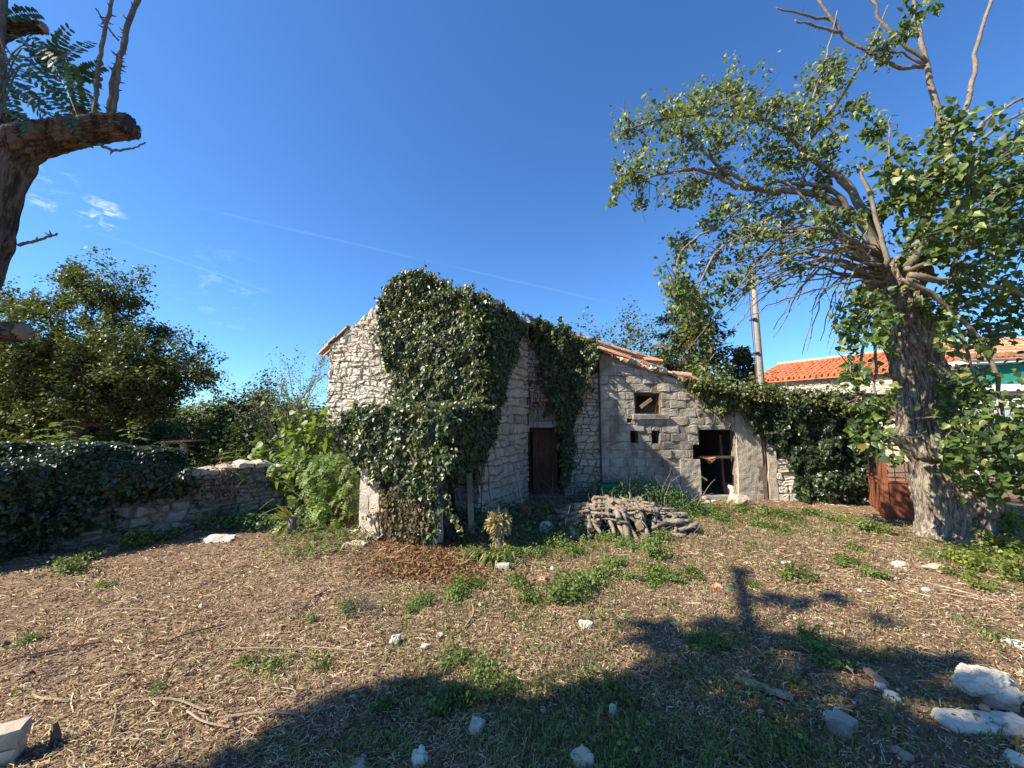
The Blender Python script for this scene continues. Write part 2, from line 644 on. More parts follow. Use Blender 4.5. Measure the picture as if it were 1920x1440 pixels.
# branching plants ---------------------------------------------------
def grow(mb, rg, p, d, L, r, lev, tips, up=.08, wob=.25, kids=(4, 6), n=5, ang=(.5, 1.0), shrink=(.5, .72), sides=5, r_end=.35):
    pts, rad = [Vector(p)], [r]
    d = Vector(d).normalized()
    p = Vector(p)
    dirs = [d]
    for i in range(n):
        d = (d + Vector((rg.gauss(0, wob), rg.gauss(0, wob), rg.gauss(0, wob) + up)) * .5).normalized()
        p = p + d * (L / n)
        pts.append(p)
        dirs.append(d)
        rad.append(r * (1 - (1 - r_end) * (i + 1) / n))
    mb.tube(pts, rad, sides if lev > 0 else 3, cap=False)
    if lev == 0:
        tips.extend([(q, dirs[i]) for i, q in enumerate(pts) if i > 0])
        return
    for k in range(rg.randint(*kids)):
        i = rg.randint(max(1, n // 3), n)
        a = rg.uniform(*ang)
        ax = dirs[i].orthogonal().normalized()
        ax = Matrix.Rotation(rg.uniform(0, 6.283), 3, dirs[i]) @ ax
        nd = Matrix.Rotation(a, 3, ax) @ dirs[i]
        grow(mb, rg, pts[i], nd, L * rg.uniform(*shrink), rad[i] * .6, lev - 1, tips, up, wob, kids, n, ang, shrink, max(3, sides - 1), r_end)
    tips.append((pts[-1], dirs[-1]))


def leafy(name, tips, per, spread, size, tmpl, mat, parent, upbias=.5, droop=.5):
    pts = np.array([t[0] for t in tips])
    idx = np.repeat(np.arange(len(pts)), per)
    pos = pts[idx] + rng.normal(size=(len(idx), 3)) * spread
    nr = rng.normal(size=(len(idx), 3))
    nr[:, 2] = np.abs(nr[:, 2]) + upbias
    return leaf_cloud(name, pos, nr, size * rng.uniform(.6, 1.3, len(idx)), tmpl, mat, parent, droop)
# ------------------------------------------------------------------ materials
def new_mat(name):
    m = bpy.data.materials.new(name)
    m.use_nodes = True
    m.node_tree.nodes.clear()
    return m, NT(m.node_tree)


def finish(T, color, rough=.85, bump=None, bstr=.4, bdist=.02, spec=.3, metallic=0.0, transl=None, alpha=None):
    ins = {'Base Color': color, 'Roughness': rough, 'Specular IOR Level': spec, 'Metallic': metallic}
    if bump is not None:
        ins['Normal'] = T.n('ShaderNodeBump', {'Height': bump, 'Strength': bstr, 'Distance': bdist}).outputs[0]
    sh = T.n('ShaderNodeBsdfPrincipled', ins).outputs[0]
    if transl is not None:
        tr = T.n('ShaderNodeBsdfTranslucent', {'Color': transl}).outputs[0]
        sh = T.n('ShaderNodeMixShader', {0: .28, 1: sh, 2: tr}).outputs[0]
    T.n('ShaderNodeOutputMaterial', {'Surface': sh})


def rnd(T):
    """one random number for each separate piece, whether joined or an object of its own"""
    a = T.n('ShaderNodeNewGeometry').outputs['Random Per Island']
    b = T.n('ShaderNodeObjectInfo').outputs['Random']
    return T.math('FRACT', T.math('ADD', a, b))


def mat_stone(name, pale, mid, dark, ochre, stain=.5, bstr=.5, dirt=0.0, algae=0.0):
    m, T = new_mat(name)
    v = T.n('ShaderNodeTexCoord').outputs['Object']
    r = rnd(T)
    c = T.ramp(r, [(0, mid), (.35, pale), (.7, tuple(x * .9 for x in pale)), (.85, mid), (1, ochre)])
    n1 = T.noise(v, 5, 6, .65)
    n2 = T.noise(v, 24, 5, .65)
    n3 = T.noise(v, 1.4, 4, .6)
    c = T.mix(T.math('MULTIPLY', T.sstep(n1, .48, .72), stain), c, dark)
    c = T.mix(T.math('MULTIPLY', T.sstep(n3, .5, .7), .35), c, ochre)
    c = T.mix(T.math('MULTIPLY', T.sstep(n2, .55, .75), .55), c, dark)
    c = T.mix(T.math('MULTIPLY', T.sstep(n2, .48, .3), .4), c, tuple(min(.8, x * 1.25) for x in pale))
    if dirt:
        gz = T.n('ShaderNodeSeparateXYZ', {0: T.n('ShaderNodeTexCoord').outputs['Generated']}).outputs[2]
        dz_ = T.math('ADD', gz, T.math('MULTIPLY', T.math('SUBTRACT', n1, .5), 1.1))
        c = T.mix(T.math('MULTIPLY', T.sstep(dz_, .62, .2), dirt), c, (.2, .135, .085))
    if algae:
        n4 = T.noise(T.n('ShaderNodeMapping', {'Vector': v, 'Scale': (1.6, 1.6, .7)}).outputs[0], 1.3, 6, .68)
        c = T.mix(T.math('MULTIPLY', T.sstep(n4, .47, .62), algae), c, (.105, .092, .075))
    h = T.math('ADD', T.math('MULTIPLY', n1, .6), T.math('MULTIPLY', n2, .5))
    finish(T, c, .92, h, bstr, .03, .2)
    return m


def mat_noise(name, c1, c2, c3=None, s1=6, s2=40, rough=.9, bstr=.4, spec=.25, metallic=0.0, stretch=(1, 1, 1), bdist=.02):
    m, T = new_mat(name)
    v = T.n('ShaderNodeTexCoord').outputs['Object']
    v = T.n('ShaderNodeMapping', {'Vector': v, 'Scale': stretch}).outputs[0]
    n1, n2 = T.noise(v, s1, 5, .6), T.noise(v, s2, 5, .65)
    c = T.mix(T.sstep(n1, .35, .65), c1, c2)
    c = T.mix(T.math('MULTIPLY', T.sstep(n2, .5, .72), .6), c, c3 or tuple(x * .5 for x in c1))
    r = rnd(T)
    c = T.mix(1.0, c, T.ramp(r, [(0, (.8, .8, .8)), (1, (1.15, 1.13, 1.1))]), 'MULTIPLY')
    finish(T, c, rough, T.math('ADD', n1, n2), bstr, bdist, spec, metallic)
    return m


def mat_leaf(name, stops, rough=.42, spec=.45, transl=(.22, .3, .03), patch=None, pscale=1.2):
    m, T = new_mat(name)
    r = rnd(T)
    c = T.ramp(r, stops)
    v = T.n('ShaderNodeTexCoord').outputs['Object']
    if patch:
        c = T.mix(T.math('MULTIPLY', T.sstep(T.noise(v, pscale, 3), .5, .68), patch[1]), c, patch[0])
    finish(T, c, rough, None, spec=spec, transl=transl)
    return m


M_STONE = mat_stone('limestone_rubble', (.52, .44, .33), (.38, .32, .245), (.19, .165, .135), (.42, .31, .19), .5)
M_STONE2 = mat_stone('pale_limestone', (.57, .52, .43), (.46, .41, .335), (.22, .195, .16), (.48, .385, .26), .5)
M_STONE3 = mat_stone('weathered_fieldstone', (.35, .3, .245), (.25, .215, .18), (.1, .09, .075), (.32, .23, .15), .6)
M_WHITE = mat_stone('white_limestone', (.52, .475, .39), (.43, .39, .32), (.2, .17, .135), (.42, .34, .24), .6, .5, .8)
M_MORTAR = mat_noise('lime_mortar', (.38, .31, .225), (.46, .385, .29), (.2, .155, .11), 7, 45, .95, .6)
M_MORTAR_D = mat_noise('earth_mortar', (.2, .155, .115), (.28, .22, .165), (.07, .05, .04), 7, 45, .95, .6)
M_BLOCK = mat_stone('concrete_block', (.44, .39, .31), (.37, .325, .26), (.16, .14, .115), (.42, .34, .24), .65, .9, 0, .62)
M_RENDER = mat_noise('coarse_render', (.4, .35, .28), (.5, .44, .35), (.2, .17, .135), 4, 38, .95, .9, bdist=.03)
M_PLASTER = mat_noise('lichened_plaster', (.42, .36, .28), (.52, .45, .36), (.16, .14, .12), 8, 30, .95, .7, bdist=.03)
M_CONC = mat_noise('grey_concrete', (.3, .28, .25), (.38, .36, .32), (.15, .14, .13), 6, 45, .9, .5)
M_BRICK = mat_noise('red_brick', (.36, .16, .1), (.45, .24, .16), (.2, .11, .08), 8, 40, .9, .5)
M_TILE = mat_noise('terracotta_tile', (.48, .2, .105), (.55, .3, .18), (.3, .22, .16), 6, 28, .85, .4)
M_TILE_OLD = mat_noise('lichened_terracotta', (.42, .25, .16), (.5, .35, .24), (.2, .15, .11), 8, 30, .9, .5)
M_TILE_NEW = mat_noise('orange_roof_tile', (.5, .15, .065), (.56, .21, .1), (.3, .11, .06), 3, 12, .7, .2)
M_WOOD_D = mat_noise('brown_door_wood', (.1, .045, .025), (.16, .075, .04), (.05, .025, .015), 5, 30, .8, .5, stretch=(6, 6, .7))
M_WOOD = mat_noise('weathered_wood', (.3, .22, .15), (.4, .31, .22), (.16, .11, .08), 5, 30, .85, .6, stretch=(1, 1, 1))
M_BARK_LOG = mat_noise('log_bark', (.17, .14, .105), (.33, .28, .215), (.08, .06, .045), 9, 38, .9, .9, bdist=.03)
M_ENDGRAIN = mat_noise('cut_wood', (.26, .18, .11), (.34, .245, .16), (.15, .1, .065), 12, 50, .8, .3)
M_RUST = mat_noise('rusty_sheet', (.19, .06, .03), (.27, .095, .045), (.1, .04, .025), 5, 24, .75, .3, spec=.3)
M_IRON = mat_noise('dark_iron', (.06, .035, .025), (.1, .05, .035), (.03, .02, .02), 8, 40, .7, .3)
M_POLE = mat_noise('pole_concrete', (.27, .245, .205), (.32, .29, .25), (.25, .23, .2), 5, 40, .85, .3)
M_WHITEP = mat_noise('white_paint', (.72, .72, .7), (.78, .78, .76), (.55, .54, .5), 2, 20, .7, .1)
M_TEAL = mat_noise('teal_shade_net', (.02, .2, .15), (.03, .26, .19), (.01, .13, .1), 3, 60, .8, .4)
M_ASBESTOS = mat_noise('fibre_cement', (.42, .41, .38), (.5, .48, .45), (.22, .21, .2), 5, 40, .9, .4)
M_GREENP = mat_noise('green_plastic', (.01, .12, .05), (.015, .16, .07), (.01, .07, .03), 4, 30, .5, .1)
M_STRAWB = mat_noise('straw_fibre', (.5, .41, .2), (.6, .5, .28), (.3, .22, .1), 10, 50, .85, .2)
M_AWNING = mat_noise('grey_awning', (.3, .31, .33), (.36, .37, .39), (.2, .2, .22), 2, 30, .7, .2)
M_DARKWOOD = mat_noise('old_beam', (.075, .05, .035), (.12, .085, .06), (.04, .028, .02), 6, 30, .9, .5)
M_REDPAINT = mat_noise('red_painted_iron', (.35, .05, .035), (.42, .09, .06), (.15, .04, .03), 6, 30, .6, .2)
M_STAIN = mat_noise('small_glass_green', (.01, .1, .05), (.02, .14, .07), None, 3, 20, .2, .05, .5)

G_DK, G_MD, G_LT = (.018, .032, .012), (.04, .062, .02), (.085, .115, .03)
M_IVY = mat_leaf('ivy_leaf', [(0, (0.0216, 0.0405, 0.0162)), (.4, (0.0432, 0.0702, 0.02565)), (.72, (0.081, 0.1148, 0.0405)), (.9, (0.1215, 0.1485, 0.054)), (.93, (0.162, 0.1485, 0.0405)), (.97, (0.27, 0.1485, 0.04725)), (1, (0.189, 0.1013, 0.0405))],
                 .38, .5, (.1, .15, .02), ((.17, .155, .06), .6), 1.3)
M_IVY_DRY = mat_leaf('drying_ivy_leaf', [(0, (.03, .04, .016)), (.3, (.05, .065, .025)), (.55, (.11, .075, .035)), (.8, (.2, .12, .06)), (1, (.26, .17, .09))], .6, .3, (.15, .12, .03))
M_IVY_FL = mat_leaf('flowering_ivy_leaf', [(0, (0.027, 0.04725, 0.0162)), (.4, (0.06075, 0.08775, 0.027)), (.7, (0.1215, 0.1485, 0.0405)), (1, (0.2295, 0.2295, 0.06075))], .4, .45, (.15, .18, .03), ((.18, .15, .04), .4), 1.1)
M_HEDGE = mat_leaf('hedge_ivy_leaf', [(0, (0.0144, 0.0264, 0.012)), (.5, (0.0312, 0.0516, 0.0204)), (.85, (0.06, 0.084, 0.0336)), (1, (0.12, 0.132, 0.048))], .36, .5, (.07, .11, .02))
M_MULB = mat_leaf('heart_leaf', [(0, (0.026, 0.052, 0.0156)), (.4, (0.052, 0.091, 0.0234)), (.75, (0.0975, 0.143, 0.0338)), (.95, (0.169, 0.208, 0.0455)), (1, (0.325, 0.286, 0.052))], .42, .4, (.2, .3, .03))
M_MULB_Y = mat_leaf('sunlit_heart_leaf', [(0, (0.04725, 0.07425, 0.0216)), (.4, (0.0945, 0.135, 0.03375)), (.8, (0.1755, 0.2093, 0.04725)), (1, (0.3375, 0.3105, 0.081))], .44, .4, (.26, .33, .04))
M_OAK = mat_leaf('oak_leaf', [(0, (0.034, 0.053, 0.019)), (.4, (0.066, 0.094, 0.028)), (.75, (0.132, 0.160, 0.045)), (.94, (0.226, 0.226, 0.066)), (1, (0.320, 0.189, 0.066))], .5, .35, (.12, .15, .02))
M_BUSH = mat_leaf('bush_leaf', [(0, (0.0208, 0.0364, 0.013)), (.5, (0.0416, 0.065, 0.0208)), (1, (0.0975, 0.1235, 0.039))], .5, .3, (.1, .14, .02))
M_PALE = mat_leaf('pale_sapling_leaf', [(0, (.1, .13, .06)), (1, (.22, .25, .13))], .5, .3, (.25, .3, .08))
M_FIG = mat_leaf('fig_leaf', [(0, (.05, .09, .018)), (.6, (.1, .16, .03)), (1, (.19, .24, .05))], .5, .35, (.3, .42, .04))
M_FERN = mat_leaf('ferny_leaf', [(0, (.05, .095, .015)), (.6, (.11, .18, .025)), (1, (.22, .27, .04))], .5, .3, (.3, .42, .04))
M_WEED = mat_leaf('weed_leaf', [(0, (.055, .09, .02)), (.6, (.11, .165, .034)), (1, (.2, .25, .06))], .5, .3, (.22, .32, .04))
M_WEED_D = mat_leaf('nettle_leaf', [(0, (0.046, 0.105, 0.038)), (.6, (0.095, 0.168, 0.055)), (1, (0.178, 0.252, 0.076))], .5, .35, (.12, .2, .03))
M_YWEED = mat_leaf('yellow_weed_leaf', [(0, (.06, .09, .018)), (.6, (.13, .17, .03)), (1, (.26, .26, .05))], .5, .3, (.4, .45, .04))
M_SPRUCE = mat_leaf('spruce_needle', [(0, (.01, .02, .012)), (.6, (.022, .038, .02)), (1, (.05, .065, .032))], .6, .25, (.04, .06, .02))
M_VINE = mat_leaf('vine_leaf', [(0, (0.0525, 0.075, 0.015)), (.6, (0.105, 0.1275, 0.0225)), (.85, (0.18, 0.1725, 0.0375)), (1, (0.1875, 0.0975, 0.0375))], .45, .35, (.3, .36, .04))
M_ROBIN = mat_leaf('robinia_leaflet', [(0, (.018, .045, .03)), (.7, (.035, .07, .035)), (1, (.1, .15, .03))], .5, .35, (.1, .22, .04))
M_PALM = mat_leaf('palm_frond', [(0, (.16, .2, .03)), (.6, (.3, .32, .06)), (1, (.45, .42, .12))], .5, .3, (.4, .42, .06))
M_STRAW = mat_leaf('dry_stalk', [(0, (0.171, 0.104, 0.055)), (.25, (0.314, 0.205, 0.108)), (.5, (0.471, 0.343, 0.187)), (.75, (0.627, 0.494, 0.296)), (.93, (0.783, 0.659, 0.434)), (1, (0.712, 0.548, 0.242))], .8, .15, (.3, .22, .12))
M_LITTER = mat_leaf('leaf_litter', [(0, (0.109, 0.062, 0.043)), (.4, (0.233, 0.140, 0.090)), (.75, (0.404, 0.264, 0.171)), (.95, (0.559, 0.419, 0.295)), (1, (0.699, 0.574, 0.435))], .8, .15, (.12, .07, .04))
M_GRASS = mat_leaf('grass_blade', [(0, (0.0575, 0.08625, 0.023)), (.5, (0.1035, 0.1495, 0.0345)), (.8, (0.1955, 0.23, 0.069)), (1, (0.3795, 0.345, 0.1495))], .55, .3, (.22, .28, .05))
M_TWIGD = mat_noise('dark_twig', (.06, .042, .03), (.11, .08, .058), (.03, .02, .016), 8, 30, .9, .4)
M_TWIG = mat_noise('grey_twig', (.2, .17, .13), (.3, .26, .21), (.12, .1, .08), 10, 40, .85, .5)


def mat_bark(name, c1, c2, dark, sx, bstr=.9):
    m, T = new_mat(name)
    v = T.n('ShaderNodeTexCoord').outputs['Object']
    v1 = T.n('ShaderNodeMapping', {'Vector': v, 'Scale': (sx, sx, sx * .22)}).outputs[0]
    n0 = T.noise(v1, 1.0, 6, .65, .8)
    n1 = T.noise(v, 30, 5, .7)
    n2 = T.noise(v, 2.2, 4, .6)
    c = T.mix(T.sstep(n2, .35, .65), c1, c2)
    c = T.mix(T.math('MULTIPLY', T.sstep(n0, .56, .42), .8), c, dark)
    c = T.mix(T.math('MULTIPLY', T.sstep(n1, .5, .7), .4), c, tuple(x * .55 for x in c1))
    h = T.math('ADD', n0, T.math('MULTIPLY', n1, .4))
    finish(T, c, .93, h, bstr, .04, .15)
    return m


M_BARK = mat_bark('furrowed_bark', (.29, .24, .185), (.4, .34, .265), (.07, .055, .042), 26, 1.0)
M_BARK_R = mat_bark('robinia_bark', (.145, .112, .085), (.22, .172, .132), (.04, .029, .022), 26, 1.0)
M_LIMB = mat_noise('grey_limb_bark', (.155, .13, .1), (.24, .205, .16), (.08, .066, .052), 10, 50, .9, .5)


def mat_ground():
    m, T = new_mat('trampled_soil')
    v = T.n('ShaderNodeTexCoord').outputs['Object']
    a, b, c_ = T.noise(v, .7, 5, .6), T.noise(v, 9, 6, .7), T.noise(v, 70, 4, .7)
    c = T.mix(T.sstep(a, .35, .65), (.185, .115, .075), (.25, .17, .112))
    c = T.mix(T.math('MULTIPLY', T.sstep(b, .48, .7), .6), c, (.32, .24, .16))
    c = T.mix(T.math('MULTIPLY', T.sstep(c_, .5, .68), .7), c, (.06, .037, .026))
    d = T.noise(v, 1.7, 3)
    c = T.mix(T.math('MULTIPLY', T.sstep(d, .56, .7), .3), c, (.085, .1, .035))
    finish(T, c, .95, T.math('ADD', b, T.math('MULTIPLY', c_, .6)), .8, .03, .1)
    return m


M_GROUND = mat_ground()
# ------------------------------------------------------------------ ground, hills, far woods
def gh(x, y):
    r = math.hypot(x, y)
    k = max(0.0, 1 - r / 30)
    return (noise.noise((x * .5, y * .5, 3.1)) * .035 + noise.noise((x * 2.1, y * 2.1, 1.7)) * .02 + noise.noise((x * 6, y * 6, 5.0)) * .012) * k


def graded(lo, hi, step, far, g=1.35):
    a = list(np.arange(lo, hi + step / 2, step))
    s = step
    while a[-1] < far:
        s *= g
        a.append(a[-1] + s)
    s = step
    while a[0] > -far:
        s *= g
        a.insert(0, a[0] - s)
    return np.array(a)


gx, gy = graded(-8.5, 9.5, .075, 900), graded(.6, 10.2, .075, 900)
X, Y = np.meshgrid(gx, gy)
Z = np.array([gh(x, y) for x, y in zip(X.ravel(), Y.ravel())])
nx, ny = len(gx), len(gy)
ii = (np.arange(ny - 1)[:, None] * nx + np.arange(nx - 1)[None]).ravel()
ground = link('ground', np_mesh('ground', np.stack([X.ravel(), Y.ravel(), Z], 1), [np.stack([ii, ii + 1, ii + nx + 1, ii + nx], 1)], M_GROUND, True))
tag(ground, 'bare brown yard soil strewn with dry stalks', 'ground', kind='structure')

# low wooded hills on the left horizon
M_HILL = mat_noise('wooded_hill', (.03, .045, .025), (.05, .065, .03), (.015, .022, .012), .12, .9, .95, .6, bdist=1.0)
hv, hf = [], []
for i in range(90):
    a = -75 + i * 150 / 89
    for j, (rr, hz) in enumerate(((130, -1), (165, 3.2), (210, 6.2), (300, 8.5), (420, 6))):
        w = .75 + .5 * noise.noise((a * .05, j * .8, 2))
        hv.append((math.sin(math.radians(a)) * rr, math.cos(math.radians(a)) * rr, hz * w - .2))
for i in range(89):
    for j in range(4):
        hf.append((i * 5 + j, i * 5 + j + 1, i * 5 + j + 6, i * 5 + j + 5))
hill = link('hills', np_mesh('hills', hv, [np.array(hf)], M_HILL, True))
tag(hill, 'low wooded hills on the horizon', 'hills', kind='structure')

# ------------------------------------------------------------------ ruined stone house
C0 = Vector((-.58, 7.4, 0))
GD, ND = Vector((-.902, .431, 0)), Vector((-.431, -.902, 0))
SD, RD = -ND, Vector((.902, -.431, 0))
house = thing('stone_house', 'roofless stone house with a rubble gable half buried in ivy', 'house', tuple(C0 + GD * 2))


def gtop(u):
    return 4.15 + .474 * u if u < 1.75 else 4.98 - .558 * (u - 1.75)


niche = (2.06, 2.40, 4.12, 4.46)
gable = wall_core('gable_wall', C0, GD, ND, [0, .9, 1.75, 2.6, 3.4, 4.26], gtop, .45, M_MORTAR, house, [niche])
cells = coursed_cells(0, 4.26, -.1, 5.0, .185, .115, [(-.474, 1, 4.17), (.558, 1, 5.977)], [niche], wav=.75)
lay_stones(cells, C0, GD, ND, M_STONE2, gable, 'house_g', .006, (.012, .055), lambda u, z: u > 1.85 + max(0, (z - 2.6)) * .25 and z > .6, cap=225)
# left end of the gable (quoins seen edge-on) and the other walls
side = wall_core('side_wall', C0 - RD * .0, SD, RD, [.0, 1.1, 2.19], lambda s: 4.12, .45, M_MORTAR_D, house)
cells = coursed_cells(.0, 2.19, -.1, 4.12, .3, .19)
lay_stones(cells, C0, SD, RD, M_STONE, side, 'house_s', .009, (.016, .055), lambda u, z: z > .2, cap=70)
cells = rubble_cells(-.45, 0, -.1, 4.1, .3, .22, None, (), .2)
qw = MB()
lw = wall_core('left_wall', C0 + GD * 4.26, SD, -RD, [0.0, 1.6, 3.2], lambda s: 3.5 - .35 * s, .45, M_MORTAR, house)
cells = rubble_cells(0, 3.2, -.1, 3.0, .34, .2)
lay_stones(cells, C0 + GD * 4.26, SD, -RD, M_STONE2, lw, 'house_l', .008, (.015, .04), lambda u, z: False)
rw = wall_core('rear_wall', C0 + SD * 3.2 + GD * .9, GD, SD, [0, 1.2, 2.4, 3.36], lambda u: 2.2 + .35 * math.sin(u * 2.1), .45, M_MORTAR, house)
# coping slab at the far end of the side wall
mb = MB()
mb.box(C0 + SD * 2.0 + RD * .02 + UP * 4.17, (.55, .5, .07), Matrix.Rotation(math.atan2(SD.y, SD.x), 3, 'Z'), jit=.015)
mb.build('coping_slab', M_STONE3, house)
# coping stones along the left slope
for k in range(9):
    u = 2.55 + k * .2
    mb = MB()
    mb.box(C0 + GD * u - ND * .2 + UP * (gtop(u) + .03), (.19, .42, .11 + R.uniform(-.03, .03)), Matrix.Rotation(math.atan2(GD.y, GD.x), 3, 'Z') @ Matrix.Rotation(.5 + R.uniform(-.12, .12), 3, 'Y'), jit=.03)
    mb.build('coping_stone', M_STONE2, gable)
# brick surround of the little round-headed opening
nc = C0 + GD * 2.23 + UP * 4.29
for k in range(12):
    a = -1.2 + k * .42
    mb = MB()
    d = GD * math.cos(a) + UP * math.sin(a)
    q = Matrix((d, ND, d.cross(ND))).transposed()
    mb.box(nc + d * .225 + ND * .012, (.12, .09, .055), q, jit=.006)
    mb.build('brick', M_BRICK, gable)


def half_tile(L=.44, r0=.085, r1=.07, t=.014, n=6):
    mb = MB()
    V = []
    for x, r in ((0, r0), (L * .5, (r0 + r1) / 2), (L, r1)):
        for rr in (r, r - t):
            for k in range(n + 1):
                a = math.pi * k / n
                V.append((x, rr * math.cos(a), rr * math.sin(a)))
    W_ = n + 1
    fs = []
    for i in range(2):
        o, p = i * 2 * W_, (i + 1) * 2 * W_
        for k in range(n):
            fs.append((o + k, o + k + 1, p + k + 1, p + k))
            fs.append((o + W_ + k + 1, o + W_ + k, p + W_ + k, p + W_ + k + 1))
        fs.append((o, p, p + W_, o + W_))
        fs.append((o + n, o + W_ + n, p + W_ + n, p + n))
    for o in (0, 4 * W_):
        for k in range(n):
            f = (o + k, o + W_ + k, o + W_ + k + 1, o + k + 1)
            fs.append(f if o == 0 else f[::-1])
    mb.add(V, fs)
    return mb


TILE_ME = {}
for nm, mm in (('old', M_TILE_OLD), ('red', M_TILE)):
    t_ = half_tile().build('tile', mm)
    TILE_ME[nm] = t_.data
    bpy.data.objects.remove(t_)


def put_tile(parent, loc, xdir, up, kind='red', scale=1.0, name='tile'):
    o = link(name, TILE_ME[kind], parent)
    x = Vector(xdir).normalized()
    z = (Vector(up) - x * Vector(up).dot(x)).normalized()
    m = Matrix((x, z.cross(x), z)).transposed().to_4x4()
    o.matrix_basis = Matrix.Translation(Vector(loc)) @ m @ Matrix.Scale(scale, 4)
    return o


# a few roof tiles left on the left eave
sl_dir = (GD * 1.0 + UP * -.558).normalized()
for k, (u, off) in enumerate(((3.62, .1), (3.98, .11), (4.22, .07))):
    for w in range(2):
        put_tile(house, C0 + GD * (u + .02 * w) + ND * (.02 - w * .2) + UP * (gtop(u) + off), sl_dir + GD * R.uniform(-.05, .05) + UP * (.05 if k == 1 else 0), UP, 'old', 1.0, 'roof_tile')

# ------------------------------------------------------------------ lean-to in front of the gable
A1 = Vector((-1.163, 5.85, 0))
lean = thing('lean_to', 'ivy smothered lean-to shed with a lichened plaster front wall', 'shed', tuple(A1 + GD * .75 + SD * .8))


def rough_wall(name, org, ud, nd, L, zt, thick, mat, parent, step=.06, amp=.014, z0=-.12):
    """plastered wall with an uneven skin"""
    org, ud, nd = Vector(org), Vector(ud), Vector(nd)
    mb = MB()
    nu, nz = max(2, int(L / step)), max(2, int((zt(0) - z0) / step))
    V, fs = [], []
    for i in range(nu + 1):
        u = L * i / nu
        for j in range(nz + 1):
            z = z0 + (zt(u) - z0) * j / nz
            e = noise.noise((u * 2.5 + org.x, z * 2.5, org.y)) * amp + noise.noise((u * 9, z * 9, org.x * 3)) * amp * .5
            uu = u + (noise.noise((z * 3, org.x, 2)) * .03 if i in (0, nu) else 0)
            V.append(org + ud * uu + nd * e + UP * (z + (noise.noise((u * 5, 1, org.y)) * .04 if j == nz else 0)))
    W_ = nz + 1
    for i in range(nu):
        for j in range(nz):
            fs.append((i * W_ + j, (i + 1) * W_ + j, (i + 1) * W_ + j + 1, i * W_ + j + 1))
    nV = len(V)
    V2 = [v - nd * thick for v in V]
    fs += [tuple(nV + q for q in f[::-1]) for f in fs]
    for i in range(nu):
        fs.append((i * W_ + nz, (i + 1) * W_ + nz, nV + (i + 1) * W_ + nz, nV + i * W_ + nz))
    for j in range(nz):
        fs.append((j + 1, j, nV + j, nV + j + 1))
        o = nu * W_
        fs.append((o + j, o + j + 1, nV + o + j + 1, nV + o + j))
    mb.add(V + V2, fs)
    o = mb.build(name, mat, parent)
    bm = bmesh.new()
    bm.from_mesh(o.data)
    bmesh.ops.recalc_face_normals(bm, faces=bm.faces)
    bm.to_mesh(o.data)
    bm.free()
    return o


rough_wall('front_wall', A1, GD, ND, 1.5, lambda u: 1.78, .24, M_PLASTER, lean)
rough_wall('left_wall', A1 + GD * 1.5 + SD * .0, SD, GD, 1.6, lambda u: 1.8 + u * .15, .2, M_PLASTER, lean)
mb = MB()
b = [A1 - GD * .12 - SD * .1 + UP * 1.8, A1 + GD * 1.6 - SD * .1 + UP * 1.8, A1 + GD * 1.6 + SD * 1.6 + UP * 2.12, A1 - GD * .12 + SD * 1.6 + UP * 2.12]
mb.hexa(b, [v + UP * .06 for v in b])
mb.build('roof_boards', M_DARKWOOD, lean)
for k in range(4):
    mb = MB()
    mb.beam(A1 + GD * (.05 + k * .45) - SD * .05 + UP * 1.745, A1 + GD * (.05 + k * .45) + SD * 1.6 + UP * 2.065, .09, .1)
    mb.build('rafter', M_DARKWOOD, lean)
# plank and iron leaning in the dark opening
def plank(name, a, b, w, t, mat, label, cat, group=None, roll=0.0):
    mb = MB()
    mb.beam(a, b, w, t, roll=roll)
    o = mb.build(name, mat)
    return tag(o, label, cat, group)


plank('plank', A1 + SD * .75 - GD * .2 + UP * .02, A1 + SD * 1.15 + GD * .1 + UP * .95, .1, .03, M_WOOD, 'weathered plank leaning inside the dark lean-to opening', 'plank')
plank('plank', A1 + SD * .5 + GD * .02 + UP * .02, A1 + SD * .7 + GD * .55 + UP * .8, .12, .03, M_DARKWOOD, 'dark board slumped behind the lean-to front wall', 'plank')
plank('iron_bar', A1 + SD * 1.1 - GD * .25 + UP * .78, A1 + SD * 1.25 + GD * .4 + UP * .7, .05, .03, M_REDPAINT, 'red painted iron bar lying across the lean-to opening', 'bar')

# ------------------------------------------------------------------ barn: door wall and block wing
barn = thing('stone_barn', 'low stone barn with arched doorway and grey block wing under broken tiles', 'barn', (3.0, 9.6, 0))
YD, YW = 9.5, 9.35
dz = P(1020, 802, YD).z
door_hole = (.40, 1.26, -.2, dz + .15)
arch_c = Vector((.83, YD, dz + .15))
arch_hole = (.40, 1.26, -.2, dz + .62)


def dtop(x):
    return 4.0 if x < 1.5 else 4.0 - (x - 1.5) * .62


OX = Vector((0, YD, 0))
XD, YN = Vector((1, 0, 0)), Vector((0, -1, 0))
dwall = wall_core('door_wall', OX, XD, YN, [.2, 1.5, 2.15], dtop, .5, M_MORTAR_D, barn, [arch_hole])
cells = coursed_cells(.2, 2.15, -.1, 4.0, .2, .125, [(.62, 1, 4.0 + .62 * 1.5 + .02)], [arch_hole])
lay_stones(cells, OX, XD, YN, M_STONE, dwall, 'barn_d', .008, (.014, .05), lambda x, z: x > 1.2 or z > 2.2, cap=120)
mb = MB()
mb.box((.83, YD + .18, dz + .085), (.98, .4, .15), jit=.008)
mb.build('lintel', M_CONC, barn)
